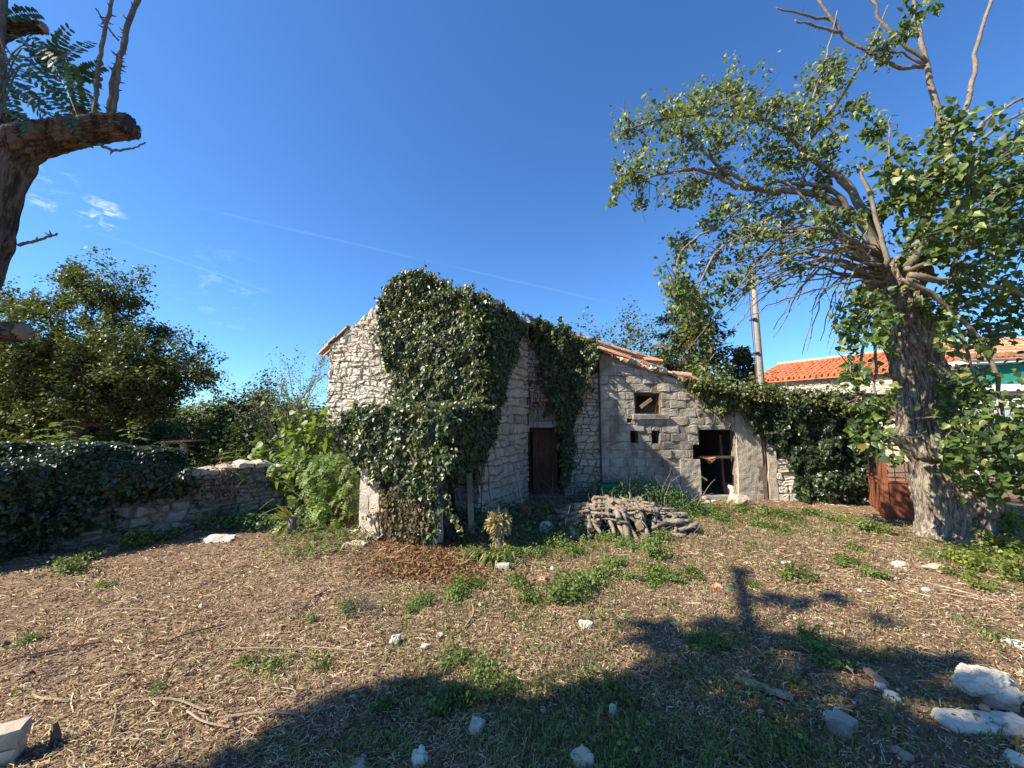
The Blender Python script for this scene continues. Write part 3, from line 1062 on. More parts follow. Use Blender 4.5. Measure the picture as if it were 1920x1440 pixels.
# tympanum and brick arch over the lintel
mb = MB()
vs = [(.41, YD + .1, dz + .162), (1.25, YD + .1, dz + .162)] + [(.83 + .42 * math.cos(math.pi * k / 10), YD + .1, dz + .165 + .36 * math.sin(math.pi * k / 10)) for k in range(11)]
vb = [(x, y + .3, z) for x, y, z in vs[2:]]
mb.add(vs[2:] + vb, [tuple(range(11))[::-1]] + [(k, k + 1, 11 + k + 1, 11 + k) for k in range(10)] + [(0, 11, 21, 10)])
mb.build('tympanum', M_RENDER, barn)
for k in range(13):
    a = math.pi * (k + .5) / 13
    d = Vector((math.cos(a) * .86, 0, math.sin(a) * .8)).normalized()
    c = Vector((.83 + .435 * math.cos(a), YD + .12, dz + .165 + .375 * math.sin(a)))
    q = Matrix((d, Vector((0, 1, 0)), d.cross(Vector((0, 1, 0))))).transposed()
    mb = MB()
    mb.box(c + d * .04, (.14, .3, .085), q, jit=.006)
    mb.build('brick', M_BRICK, dwall)
# spandrels left by the square hole round the arch
for sx in (0, 1):
    mb = MB()
    xa, xb = (.40, .52) if sx == 0 else (1.14, 1.26)
    mb.box(((xa + xb) / 2, YD + .26, dz + .5), (xb - xa, .42, .26))
    mb.build('spandrel', M_MORTAR, barn)
# brown plank door standing half open
dl = link('door', None, barn) if False else thing('door', None, None, (.5, YD + .3, 0))
bpy.data.objects.remove(dl)
mb = MB()
mb.box((.84, YD + .35, dz * .5), (.62, .03, dz - .06))
door = mb.build('door', M_WOOD_D, barn)
for k in range(4):
    mb = MB()
    mb.box((.605 + k * .157, YD + .325, dz * .5), (.15, .022, dz - .08), jit=.002)
    mb.build('plank', M_WOOD_D, door)
for z in (.35, 1.0, 1.5):
    mb = MB()
    mb.box((.84, YD + .305, z), (.6, .018, .1))
    mb.build('ledge', M_WOOD_D, door)

# block wing
win = (P(1190, 756, YW).x, P(1237, 756, YW).x, P(1200, 776, YW).z, P(1200, 737, YW).z)
v1 = (P(1182, 820, YW).x, P(1196, 820, YW).x, P(1190, 831, YW).z, P(1190, 808, YW).z)
v2 = (P(1222, 820, YW).x, P(1236, 820, YW).x, P(1230, 832, YW).z, P(1230, 808, YW).z)
v3 = (P(1175, 788, YW).x, P(1184, 788, YW).x, P(1180, 792, YW).z, P(1180, 785, YW).z)
op = (P(1312, 870, YW).x, P(1380, 870, YW).x, -.2, P(1340, 806, YW).z)
notch = (P(1299, 845, YW).x, op[0] + .01, P(1340, 861, YW).z, P(1340, 834, YW).z)
holes = [win, v1, v2, v3, op, notch]
X1 = 6.08


def wtop(x):
    return 3.5 - .332 * (x - 2.15) if x < 4.55 else 2.70 - .28 * (x - 4.55)


OW = Vector((0, YW, 0))
wwall = wall_core('block_wall', OW, XD, YN, [2.15, 3.3, 4.55, 5.4, X1], wtop, .2, M_MORTAR_D, barn, holes)
cells = []
z = -.05
row = 0
while z < 3.6:
    x = 2.15 - (0 if row % 2 else .21)
    while x < X1:
        a, b = max(2.155, x), min(X1, x + .42)
        rects = [(a, b, z, z + .2)]
        for (ha, hb, hc, hd) in holes:
            out = []
            for (ra, rb, rc, rd) in rects:
                if ra >= hb or rb <= ha or rc >= hd or rd <= hc:
                    out.append((ra, rb, rc, rd))
                    continue
                if ra < ha: out.append((ra, ha, rc, rd))
                if rb > hb: out.append((hb, rb, rc, rd))
                ma, mb_ = max(ra, ha), min(rb, hb)
                if rc < hc: out.append((ma, mb_, rc, hc))
                if rd > hd: out.append((ma, mb_, hd, rd))
            rects = out
        for (ra, rb, rc, rd) in rects:
            if rb - ra < .035 or rd - rc < .03:
                continue
            poly = [(ra, rc), (rb, rc), (rb, rd), (ra, rd)]
            for (p, q, r) in ((.332, 1, 3.5 + .332 * 2.15), (.28, 1, 2.70 + .28 * 4.55)):
                poly = clip(poly, p, q, r) if len(poly) > 2 else poly
            if len(poly) > 2:
                jx = R.uniform(-.004, .004)
                cells.append(((rb - ra) * (rd - rc), ((ra + rb) / 2, (rc + rd) / 2), [(q[0] + jx, q[1] + R.uniform(-.002, .002)) for q in poly]))
        x += .42
    z += .2
    row += 1
lay_stones(cells, OW, XD, YN, M_BLOCK, wwall, 'barn_w', .001, (.009, .019), lambda x, z: True, name='block', rough=.004, cap=165)
# interior shell keeps the openings dark
mb = MB()
mb.box((3.2, 12.6, 1.5), (6.4, .2, 3.4))
mb.build('rear_wall', M_MORTAR_D, barn)
mb = MB()
mb.box((X1 - .12, 10.9, 1.2), (.2, 3.2, 2.5))
mb.build('end_wall', M_MORTAR_D, barn)
mb = MB()
mb.box((.12, 11.3, 1.75), (.2, 2.6, 3.6))
mb.build('left_wall', M_MORTAR_D, barn)
mb = MB()
mb.box((2.02, 11.25, 1.6), (.2, 2.5, 3.3))
mb.build('cross_wall', M_MORTAR_D, barn)
mb = MB()
mb.box((3.2, 11.0, .0), (6.2, 3.0, .06))
mb.build('earth_floor', M_MORTAR_D, barn)
mb = MB()
mb.box((3.35, YW + 1.0, (win[2] + op[3]) / 2 + .1), (2.2, 1.5, .06))
mb.build('loft_floor', M_DARKWOOD, barn)
# roof decking (sagging boards) under the tiles
mb = MB()
b = [(2.0, 9.55, 3.44), (6.05, 9.75, 2.15), (6.05, 12.7, 2.4), (2.0, 12.7, 3.9)]
mb.hexa(b, [(x, y, z + .04) for x, y, z in b])
mb.build('roof_boards', M_DARKWOOD, barn)
mb = MB()
b = [(.3, 10.05, 3.6), (2.0, 10.05, 3.42), (2.0, 12.7, 3.9), (.3, 12.7, 4.0)]
mb.hexa(b, [(x, y, z + .04) for x, y, z in b])
mb.build('roof_boards', M_DARKWOOD, barn)
for k in range(5):
    mb = MB()
    x = 2.5 + k * .55
    mb.beam((x, 9.2, wtop(x) + .02 + R.uniform(-.02, .02)), (x + R.uniform(-.1, .1), 10.6, wtop(x) + .12), .07, .08)
    mb.build('batten', M_WOOD, barn)
# broken front roof
sdir = Vector((1, 0, -.332)).normalized()
for c in range(8):
    for r in range(7):
        x = 2.05 + r * .38
        y = 9.22 + c * .19
        hole_here = 2.75 < x < 3.7 and c < 4
        if R.random() < (.6 if hole_here else .14):
            continue
        lie = R.random() < (.8 if hole_here else .18)
        put_tile(barn, (x, y + R.uniform(-.015, .015), wtop(x) + .06 + (R.uniform(-.03, .1) if lie else R.uniform(0, .02))), sdir + Vector((0, R.uniform(-1, 1) * (.5 if lie else .05), R.uniform(-.25, .3) if lie else R.uniform(-.02, .03))),
                 UP + Vector((0, R.uniform(-1.2, .8) if lie else 0, 0)), 'red' if R.random() < .72 else 'old', 1.0, 'roof_tile')
# intact strip of tiles behind, higher up
for c in range(5):
    for r in range(9):
        x = 1.2 + r * .38
        put_tile(barn, (x, 11.9 + c * .2, 4.73 - .312 * (x - 1.2) + R.uniform(0, .02)), Vector((1, R.uniform(-.03, .03), -.312)), UP, 'old' if R.random() < .55 else 'red', 1.05, 'roof_tile')
mb = MB()
b = [(1.1, 11.75, 4.6), (4.7, 11.75, 3.48), (4.7, 12.9, 3.48), (1.1, 12.9, 4.6)]
mb.hexa([(x, y, 2.0) for x, y, z in b], b)
mb.build('upper_wall', M_STONE2, barn)
# loose rubble on the broken verge
for k in range(10):
    x = 2.7 + k * .12 + R.uniform(-.05, .05)
    g = stone_geom([(-.09, -.05), (.08, -.06), (.1, .04), (-.03, .07)], (x, 9.4 + R.uniform(-.1, .2), wtop(x) + .07), XD, YN, .002, .1, R)
    mb = MB()
    mb.add(*g)
    mb.build('rubble_stone', M_STONE2, barn)
# window: frame, fallen board, wire grid
wx0, wx1, wz0, wz1 = win
fr = MB()
for a, b in (((wx0 + .03, YW + .1, wz0), (wx0 + .03, YW + .1, wz1)), ((wx1 - .03, YW + .1, wz0), (wx1 - .03, YW + .1, wz1)), ((wx0 + .062, YW + .1, wz1 - .03), (wx1 - .062, YW + .1, wz1 - .03))):
    fr.beam(a, b, .06, .06)
wf = fr.build('window_frame', M_WOOD_D, barn)
mb = MB()
mb.beam((wx0 + .14, YW + .0, wz0 + .16), (wx0 + .42, YW + .02, wz0 + .36), .03, .075)
mb.build('broken_board', M_WOOD, wf)
mb = MB()
for k in range(7):
    mb.tube([(wx0 + .2 + k * .055, YW + .14, wz0), (wx0 + .2 + k * .06, YW + .15, wz0 + .24)], .005, 4)
for k in range(4):
    mb.tube([(wx0 + .17, YW + .145, wz0 + .04 + k * .055), (wx1 - .05, YW + .145, wz0 + .04 + k * .06)], .005, 4)
mb.build('wire_grid', M_TWIG, wf)
mb = MB()
mb.box(((wx0 + wx1) / 2 + .05, YW - .01, wz0 - .07), (wx1 - wx0 + .25, .16, .11), jit=.015)
mb.build('sill', M_BLOCK, barn)
mb = MB()
mb.box(((v1[0] + v1[1]) / 2, YW + .06, v1[3] + .06), (.45, .2, .11), jit=.008)
mb.build('vent_lintel', M_CONC, barn)
# render patch left of the opening and the rendered pier right of it
nz_ = notch[2]
rough_wall('render_patch', (op[0] - .48, YW - .045, 0), XD, YN, .47, lambda u: nz_ + .0, .16, M_RENDER, barn, .035, .03)
rough_wall('pier', (op[1] + .005, YW - .06, 0), XD, YN, X1 - op[1] - .12, lambda u: 2.16, .24, M_RENDER, barn, .04, .025)
mb = MB()
mb.box(((op[0] + op[1]) / 2, YW + .1, P(1340, 858, YW).z), (op[1] - op[0] + .02, .1, .05))
mb.build('cross_beam', M_DARKWOOD, barn)
mb = MB()
mb.beam((op[1] - .16, YW + .3, .05), (op[1] - .2, YW + .3, 1.5), .08, .05)
mb.build('door_jamb', M_WOOD_D, barn)
mb = MB()
mb.box(((op[0] + op[1]) / 2 + .1, YW - .02, .03), (1.0, .3, .1), jit=.02)
mb.build('threshold', M_CONC, barn)
g = stone_geom([(-.17, .05), (.17, .07), (.1, -.04), (.0, -.1), (-.06, -.03)], P(1330, 862, YW) + Vector((0, .04, 0)), XD, YN, .002, .08, R)
mb = MB(); mb.add(*g)
tag(mb.build('brick_fragment', M_BRICK), 'pinkish broken masonry fragment balanced on the beam in the wing opening', 'rubble')
g = stone_geom([(-.2, -.14), (.16, -.15), (.19, .1), (-.05, .15), (-.18, .1)], P(1372, 916, YW + .4), XD, YN, .002, .22, R)
mb = MB(); mb.add(*g)
tag(mb.build('stone', M_STONE2), 'squarish pale stone sitting just inside the wing opening', 'stone')

# ------------------------------------------------------------------ garden wall with ivy, right of the wing
g0, g1 = Vector((6.1, 9.3, 0)), Vector((8.15, 8.8, 0))
gu = (g1 - g0).normalized()
gn = Vector((gu.y, -gu.x, 0))
GL = (g1 - g0).length
gw = thing('garden_wall', 'ivy topped stone garden wall with a small square hole', 'wall', tuple(g0 + gu * 1))
hc = on_plane(1456, 852, g0, gn)
hu = (hc - g0).dot(gu)
ghole = (hu - .085, hu + .085, hc.z - .1, hc.z + .1)
gcore = wall_core('wall_core', g0, gu, gn, [0, 1, GL], lambda u: 1.95, .4, M_MORTAR, gw, [ghole])
mb = MB()
hb = g0 + gu * hu - gn * .3 + UP * hc.z
mb.box(hb, (.3, .1, .3), Matrix.Rotation(math.atan2(gu.y, gu.x), 3, 'Z'))
mb.build('hole_backing', M_MORTAR_D, gw)
cells = coursed_cells(.16, GL, -.1, 1.95, .3, .18, None, [ghole])
lay_stones(cells, g0, gu, gn, M_STONE2, gcore, 'gwall', .008, (.012, .055), cap=120)
rough_wall('end_pier', g0 + gu * .0 + gn * .06, gu, gn, .17, lambda u: 1.93, .3, M_RENDER, gw, .04, .03)

# ------------------------------------------------------------------ left boundary wall
b0, b1 = Vector((-9.6, 3.02, 0)), Vector((-4.35, 8.05, 0))
bu = (b1 - b0).normalized()
bn = Vector((bu.y, -bu.x, 0))
BL = (b1 - b0).length
bwall = thing('boundary_wall', 'shaded dry stone boundary wall running along the left of the yard', 'wall', tuple((b0 + b1) / 2))


def btop(s):
    return .92 + .06 * math.sin(s * 2.3) + .04 * math.sin(s * 5.1)


bcore = wall_core('wall_core', b0, bu, bn, list(np.linspace(0, BL, 12)), lambda s: btop(s) - .05, .42, M_MORTAR_D, bwall)
cells = coursed_cells(0, BL, -.08, 1.0, .27, .13, None, (), wav=.5)
cells = [c for c in cells if c[1][1] < btop(c[1][0])]
lay_stones(cells, b0, bu, bn, M_STONE3, bcore, 'bwall', .01, (.02, .08), lambda s, z: s > 3.2, cap=150, rough=.014)
for k in range(16):
    s = BL - .15 - k * .27
    g = stone_geom([(-.16, -.06), (.15, -.07), (.17, .03), (.02, .08), (-.15, .05)], b0 + bu * s - bn * .38 + UP * (btop(s) + .02), bu, bn, .002, .42, R)
    mb = MB(); mb.add(*g)
    mb.build('cap_stone', M_STONE, bcore)
# ------------------------------------------------------------------ ivy and hedge
def ridge_tuft(name, pts, n, sx, sz, size, mat, parent):
    pos, nr = [], []
    for i in range(n):
        k = R.random() * (len(pts) - 1)
        a, b = pts[int(k)], pts[min(int(k) + 1, len(pts) - 1)]
        p = a + (b - a) * (k - int(k))
        lump = .35 + .9 * max(0, noise.noise((p.x * 3.5, p.y * 3.5, p.z * 3.5)) + .35)
        pos.append(p + Vector((R.gauss(0, sx), R.gauss(0, sx), abs(R.gauss(0, sz * lump)) - .08)))
        nr.append((R.gauss(0, .7), R.gauss(-.5, .6), .7 + R.gauss(0, .4)))
    return leaf_cloud(name, pos, nr, size * rng.uniform(.6, 1.25, n), T_IVY, mat, parent)


ivy = thing('ivy', 'dense dark ivy cloaking the right half of the gable', 'ivy', tuple(C0 + ND * .3))
front = [(722, 566), (740, 528), (768, 510), (800, 522), (850, 538), (905, 548), (915, 575), (909, 700), (905, 790), (902, 880), (760, 880), (750, 760), (742, 700), (728, 630)]
wall_ivy('foliage', [front], C0 + ND * .05, ND, 4200, .065, .24, M_IVY, ivy, .55, 1.5, .03, 2.0)
sidep = [(909, 570), (958, 598), (980, 612), (964, 640), (958, 672), (940, 705), (930, 760), (916, 820), (901, 870)]
cn = [C0 + UP * z + (ND + RD).normalized() * (.06 + .1 * R.random()) for z in np.linspace(1.5, 4.15, 40)]
ridge_tuft('corner_foliage', cn, 3600, .1, .1, .075, M_IVY, ivy)
wall_ivy('side_foliage', [sidep], C0 + RD * .05, RD, 3400, .062, .16, M_IVY, ivy, .55, 1.5, .03, 5.0)


ridge_tuft('ridge_foliage', [C0 + GD * u - ND * .1 + UP * (gtop(u) + .04) for u in (2.4, 2.1, 1.75, 1.2, .6, .1)], 2600, .14, .13, .075, M_IVY, ivy)
ridge_tuft('eave_foliage', [C0 + SD * s - RD * .1 + UP * 4.14 for s in (0, .5, 1.1, 1.7)], 1100, .13, .1, .07, M_IVY, ivy)
mb = MB()
for k in range(26):
    u = R.uniform(.2, 2.0)
    p = C0 + GD * u + ND * .05
    pts = [p]
    for j in range(7):
        p = p + UP * R.uniform(.3, .55) + GD * R.gauss(0, .12)
        pts.append(p + ND * R.uniform(.0, .06))
    mb.tube(pts, [.022 - .002 * j for j in range(8)], 5)
mb.build('stem', M_TWIGD, ivy)

iv2 = thing('ivy', 'ivy spilling over the lean-to roof and down its plaster front', 'ivy', tuple(A1 + ND * .3))
main = [(645, 815), (652, 785), (668, 770), (760, 764), (845, 772), (852, 860), (838, 905), (832, 930), (815, 945), (800, 935), (770, 912), (722, 905), (702, 888), (690, 866), (672, 868), (652, 835)]
wall_ivy('foliage', [main], A1 + ND * .03, ND, 3900, .062, .17, M_IVY, iv2, .55, 2.2, .03, 7.0)
low = [(712, 900), (770, 908), (812, 940), (806, 975), (796, 1010), (782, 1028), (765, 1018), (742, 1008), (726, 960)]
wall_ivy('thin_foliage', [low], A1 + ND * .02, ND, 1500, .055, .09, M_IVY_DRY, iv2, .5, 3.0, .01, 8.0)
low2 = [(798, 935), (830, 930), (822, 975), (812, 1005), (803, 990)]
wall_ivy('trailing_foliage', [low2], A1 + ND * .02, ND, 900, .055, .08, M_IVY, iv2, .5, 3.0, .01, 9.0)
AR = A1 - GD * .12
curt = [(838, 772), (900, 780), (916, 800), (906, 832), (888, 852), (868, 850), (858, 895), (842, 915)]
wall_ivy('hanging_foliage', [curt], AR + RD * .03, RD, 2700, .07, .25, M_IVY, iv2, .55, 2.2, -.05, 10.0)
n = 5200
uu, ss = rng.uniform(-.25, 1.75, n), rng.uniform(-.15, 1.6, n)
lum = np.clip(nz2(uu, ss, 2.2, 4.0) + .55, .15, 1.1)
pos = np.array(A1)[None] + uu[:, None] * np.array(GD)[None] + ss[:, None] * np.array(SD)[None]
pos[:, 2] = 1.86 + .16 * ss + lum * .24 * rng.uniform(.3, 1, n)
nr = rng.normal(size=(n, 3)) * .5
nr[:, 2] += .9
nr += np.array(ND)[None] * .4
leaf_cloud('roof_foliage', pos, nr, .072 * rng.uniform(.6, 1.2, n), T_IVY, M_IVY, iv2)
mb = MB()
for k in range(16):
    u = R.uniform(.1, 1.2)
    p = A1 + GD * u + ND * .02
    pts = [p]
    for j in range(6):
        p = p + UP * R.uniform(.2, .34) + GD * R.gauss(0, .07)
        pts.append(p + ND * R.uniform(.01, .03))
    mb.tube(pts, [.014 - .0015 * j for j in range(7)], 5)
for k in range(10):
    p = AR + SD * R.uniform(0, 1.2) + UP * 1.7 + RD * R.uniform(0, .15)
    pts = [p]
    for j in range(5):
        p = p - UP * R.uniform(.15, .3) + SD * R.gauss(0, .08)
        pts.append(p)
    mb.tube(pts, .008, 4)
mb.build('stem', M_TWIGD, iv2)

iv3 = thing('ivy', 'ivy hanging over the arched doorway beside the side wall', 'ivy', (1.2, 9.3, 0))
dpoly = [(996, 606), (1012, 604), (1060, 622), (1113, 640), (1121, 662), (1106, 700), (1088, 738), (1077, 800), (1070, 860), (1060, 905), (1052, 870), (1052, 812), (1032, 770), (1026, 740), (1017, 690), (1004, 652)]
wall_ivy('foliage', [dpoly], (0, YD - .03, 0), YN, 2700, .075, .34, M_IVY, iv3, .55, 1.7, .03, 12.0)
ridge_tuft('ridge_foliage', [P(px, py, YD) for px, py in ((992, 616), (1010, 606), (1040, 622), (1075, 634), (1110, 648))], 1300, .15, .12, .075, M_IVY, iv3)
mb = MB()
for k in range(14):
    p = Vector((R.uniform(.5, 1.35), YD - .06, 3.9))
    pts = [p]
    for j in range(6):
        p = p - UP * R.uniform(.25, .5) + XD * R.gauss(-.01, .1)
        pts.append(Vector((p.x, YD - R.uniform(.05, .3), p.z)))
    mb.tube(pts, [.012 - .001 * j for j in range(7)], 4)
for k in range(6):
    p = Vector((.38 + R.uniform(-.06, .03), YD - .03, 0))
    pts = [p]
    for j in range(8):
        p = p + UP * .33 + XD * R.gauss(0, .03)
        pts.append(p + Vector((0, R.uniform(-.05, 0), 0)))
    mb.tube(pts, .014, 5)
mb.build('stem', M_TWIGD, iv3)

iv4 = thing('ivy', 'bushy ivy with yellowish tops smothering the garden wall', 'ivy', tuple(g0 + gu * 1.2 + gn * .3))
gp = [(1400, 800), (1412, 765), (1440, 732), (1480, 736), (1560, 740), (1612, 760), (1632, 790), (1632, 870), (1618, 930), (1585, 925), (1540, 938), (1502, 935), (1494, 895), (1482, 862), (1442, 822)]
wall_ivy('foliage', [gp], g0 + gn * .04, gn, 3000, .075, .42, M_HEDGE, iv4, .55, 1.6, .03, 15.0)
wp = [(1292, 716), (1330, 718), (1420, 724), (1428, 742), (1420, 790), (1408, 800), (1398, 772), (1372, 764), (1345, 772), (1325, 752), (1302, 742)]
wall_ivy('wing_foliage', [wp], (0, YW - .06, 0), YN, 2400, .075, .26, M_IVY_FL, iv4, .55, 2.4, .03, 16.0)
ridge_tuft('crown_foliage', [Vector((4.5, YW, 2.72)), Vector((5.2, YW - .05, 2.58)), Vector((6.0, YW - .1, 2.4)), g0 + gu * .3 + UP * 2.35, g0 + gu * .9 + UP * 2.3, g0 + gu * 1.5 + UP * 2.15, g0 + gu * 2.1 + UP * 2.05], 7000, .26, .24, .078, M_IVY_FL, iv4)
mb = MB()
for k in range(34):
    x = R.uniform(4.55, 6.0)
    p = Vector((x, YW - .1, 2.5 - .2 * (x - 4.5)))
    pts = [p]
    for j in range(5):
        p = p + Vector((R.gauss(.02, .05), R.gauss(-.01, .02), -R.uniform(.06, .17)))
        pts.append(p)
    mb.tube(pts, .006, 4)
mb.build('stem', M_TWIG, iv4)
iv5 = thing('ivy', 'low ivy mound growing at the foot of the garden wall', 'ivy', tuple(G(1545, 938)))
c = G(1545, 938)
n = 3000
a_, r_ = rng.uniform(0, 6.28, n), np.sqrt(rng.uniform(0, 1, n))
pos = np.stack([c.x + np.cos(a_) * r_ * .55, c.y + .1 + np.sin(a_) * r_ * .3, .05 + (1 - r_ ** 2) * .75 * rng.uniform(.4, 1, n)], 1)
nr = rng.normal(size=(n, 3)) * .5 + np.stack([np.cos(a_) * r_, np.sin(a_) * r_ - .3, np.full(n, .6)], 1)
leaf_cloud('foliage', pos, nr, .06 * rng.uniform(.6, 1.2, n), T_IVY, M_IVY_DRY if False else M_IVY_FL, iv5)

# ivy hedge on the boundary wall


def wpt(s, z):
    return b0 + bu * s + UP * z


def s_at(px):
    lo, hi = 0, BL
    for _ in range(40):
        m = (lo + hi) / 2
        q = wpt(m, 0)
        if 960 + q.x / (q.y * math.cos(TH)) * F < px:
            lo = m
        else:
            hi = m
    return lo


hedge = thing('ivy_hedge', 'dark ivy hedge rolling over the top of the boundary wall', 'hedge', tuple(wpt(2.5, 0) + bn * .3))
se = s_at(352)
n = 38000
ss = se * rng.uniform(0, 1, n) ** .75
an = rng.uniform(-2.2, 2.6, n)
lum = nz2(ss, an, 1.3, 6.0)
taper = np.clip((se + .1 - ss) / .5, .25, 1) ** .5
rr = (1 + lum * .45) * taper * (1 - rng.exponential(.05, n))
off = np.sin(an) * .5 * rr - .12
zz = 1.06 + np.cos(an) * .5 * rr * (1 + .1 * np.sin(ss * 1.1))
pos = np.array(b0)[None] + ss[:, None] * np.array(bu)[None] + off[:, None] * np.array(bn)[None]
pos[:, 2] += zz
nr = np.sin(an)[:, None] * np.array(bn)[None] + rng.normal(size=(n, 3)) * .45
nr[:, 2] += np.cos(an) + .3
leaf_cloud('foliage', pos, nr, .06 * rng.uniform(.5, 1.3, n), T_IVY, M_HEDGE, hedge)
dr = [wpt(0, 0), wpt(s_at(70), 0), wpt(s_at(100), .1), wpt(s_at(160), .3), wpt(s_at(225), .55), wpt(s_at(300), .68), wpt(s_at(352), .72), wpt(s_at(352), 1.0), wpt(0, 1.15)]
wall_ivy('draped_foliage', [dr], b0 + bn * .08, bn, 3600, .06, .36, M_HEDGE, hedge, .55, 1.7, .03, 18.0)

# tangle of dry vines on the bare end of the wall
dv = thing('dry_vine', 'tangle of leafless brown vines on the low end of the boundary wall', 'vine', tuple(wpt(s_at(440), 0) + bn * .2))
mb = MB()
for k in range(120):
    s = s_at(R.gauss(425, 32))
    p = wpt(s, R.uniform(.5, 1.05)) + bn * R.uniform(-.2, .12)
    d = Vector((R.gauss(0, 1), R.gauss(0, .7), R.gauss(0, .5)))
    pts = [p]
    for j in range(6):
        d = (d + Vector((R.gauss(0, .6), R.gauss(0, .5), R.gauss(-.35, .5)))).normalized()
        p = p + d * R.uniform(.06, .15)
        pts.append(p)
    mb.tube(pts, R.uniform(.003, .007), 3)
mb.build('stem', mat_noise('dry_vine_stem', (.2, .13, .09), (.3, .21, .15), (.1, .06, .04), 8, 30, .9, .3), dv)
pos = [wpt(s_at(R.gauss(425, 30)), R.uniform(.4, 1.02)) + bn * R.uniform(-.1, .16) for _ in range(700)]
leaf_cloud('dry_leaves', pos, rng.normal(size=(700, 3)), .05, T_IVY, M_LITTER, dv)


# ------------------------------------------------------------------ trees and shrubs behind
def bush(name, label, base, h, w, mat, nstem=6, per=14, size=.07, group=None, spread=.12, tmpl=T_DIAMOND, seed=1, lev=2, cat='bush', twig=None, up=.12, L0=.62):
    rg = random.Random(seed)
    t = thing(name, label, cat, tuple(base), group)
    mb, tips = MB(), []
    for k in range(nstem):
        a = 6.283 * k / nstem + rg.uniform(-.4, .4)
        tilt = rg.uniform(.1, .9) * w / h
        d = Vector((math.cos(a) * tilt, math.sin(a) * tilt, 1))
        grow(mb, rg, base + Vector((math.cos(a), math.sin(a), 0)) * w * .08, d, h * L0 * rg.uniform(.75, 1.15), .018 * h, lev, tips, up, .22, (4, 6), 5, (.45, 1.0), (.45, .68), 5)
    mb.build('branches', twig or M_TWIGD, t)
    leafy('foliage', tips, per, spread, size, tmpl, mat, t)
    return t


def big_tree(name, label, base, limbs, mat, per, size, spread, r0, bark, seed, tmpl=T_DIAMOND, cat='tree', lev=2, sub=9, subL=1.3, group=None):
    """trunk, limbs that reach for given points, twigs along them, leaves on the twigs"""
    rg = random.Random(seed)
    t = thing(name, label, cat, tuple(base), group)
    mb, tips = MB(), []
    fork = Vector(base) + Vector((rg.uniform(-.2, .2), 0, limbs[0][1]))
    tk = MB()
    tk.tube([Vector(base) - UP * .1, Vector(base) + (fork - Vector(base)) * .35 + Vector((.06, 0, 0)), Vector(base) + (fork - Vector(base)) * .7, fork], [r0 * 1.35, r0, r0 * .9, r0 * .85], 10)
    tk.build('trunk', bark, t, True)
    for end, _, rl in limbs:
        end = Vector(end)
        pts, rad = [], []
        m = (fork + end) / 2 + Vector((rg.uniform(-.4, .4), rg.uniform(-.4, .4), rg.uniform(.1, .6)))
        for j in range(9):
            s = j / 8
            q = fork * (1 - s) ** 2 + m * 2 * s * (1 - s) + end * s * s + Vector((rg.gauss(0, .06), rg.gauss(0, .06), rg.gauss(0, .06)))
            pts.append(q)
            rad.append(rl * (1 - .8 * s))
        mb.tube(pts, rad, 6)
        for k in range(sub):
            j = rg.randint(2, 8)
            d = (pts[j] - pts[j - 1]).normalized()
            ax = Matrix.Rotation(rg.uniform(0, 6.283), 3, d) @ d.orthogonal()
            nd = Matrix.Rotation(rg.uniform(.4, 1.15), 3, ax) @ d
            grow(mb, rg, pts[j], nd, subL * rg.uniform(.5, 1.1), rad[j] * .55 + .008, lev, tips, .05, .3, (3, 5), 5, (.4, 1.0), (.45, .7), 4)
    mb.build('branches', bark, t)
    leafy('crown', tips, per, spread, size, tmpl, mat, t)
    return t


oak_l = [(P(px, py, y), 1.7, .1) for px, py, y in ((40, 590, 12), (100, 575, 12.4), (160, 555, 12), (205, 572, 12), (250, 600, 11.8), (290, 640, 12), (325, 680, 11.7), (345, 725, 12), (300, 735, 11.2), (250, 690, 11.2), (180, 665, 10.8), (90, 660, 10.6), (10, 630, 11), (20, 710, 10.8), (120, 730, 10.4), (220, 750, 10.8), (-60, 610, 12), (280, 785, 11.5))]
big_tree('oak_tree', 'wide spreading oak with gappy crown beyond the boundary wall', P(150, 905, 12) * 1.0, oak_l, M_OAK, 4, .085, .075, .22, M_TWIGD, 31, T_DIAMOND, 'tree', 2, 11, 1.12)
oak_r = [(P(px, py, y), 2.2, .09) for px, py, y in ((-40, 700, 14), (40, 730, 13.6), (120, 760, 13.6), (200, 780, 14), (60, 790, 13), (-20, 780, 13), (150, 810, 13.2))]
big_tree('oak_tree', 'dark lower oak filling in behind the ivy hedge', Vector((-16, 14, 0)), oak_r, M_OAK, 7, .12, .16, .2, M_TWIGD, 32, T_DIAMOND, 'tree', 2, 9, 1.3)

back = [('olive green shrub with airy crown in the field behind the hedge end', (300, 770, 16), 2.9, 2.4, M_OAK, 51),
        ('grey green thicket shrub behind the little shed roof', (375, 765, 18), 3.2, 3.0, M_OAK, 52),
        ('rounded dark shrub right of the little shed roof', (425, 770, 15), 2.4, 2.0, M_BUSH, 53),
        ('tall dark shrub standing against the sky left of the pale sapling', (480, 735, 14), 3.0, 2.2, M_BUSH, 54),
        ('dark shrub below the pale sapling', (545, 765, 12.5), 2.4, 2.2, M_BUSH, 55),
        ('low dark shrub behind the bare wall end', (500, 800, 11.5), 1.9, 2.2, M_BUSH, 56),
        ('low dark scrub between the shed roof and the wall', (400, 810, 11.5), 1.7, 2.4, M_BUSH, 57),
        ('shadowy shrub tight against the left corner of the house', (585, 790, 10.6), 2.1, 1.6, M_BUSH, 58),
        ('dark scrub under the right side of the spreading oak', (250, 800, 12), 1.9, 2.6, M_BUSH, 59)]
for lab, (px, py, y), h, w, mt, sd in back:
    q = P(px, py, y)
    bush('shrub', lab, Vector((q.x, y, 0)), max(q.z, h * .8), w, mt, 7, 13, .1, 'shrubs in the field behind the wall', .16, T_DIAMOND, sd)
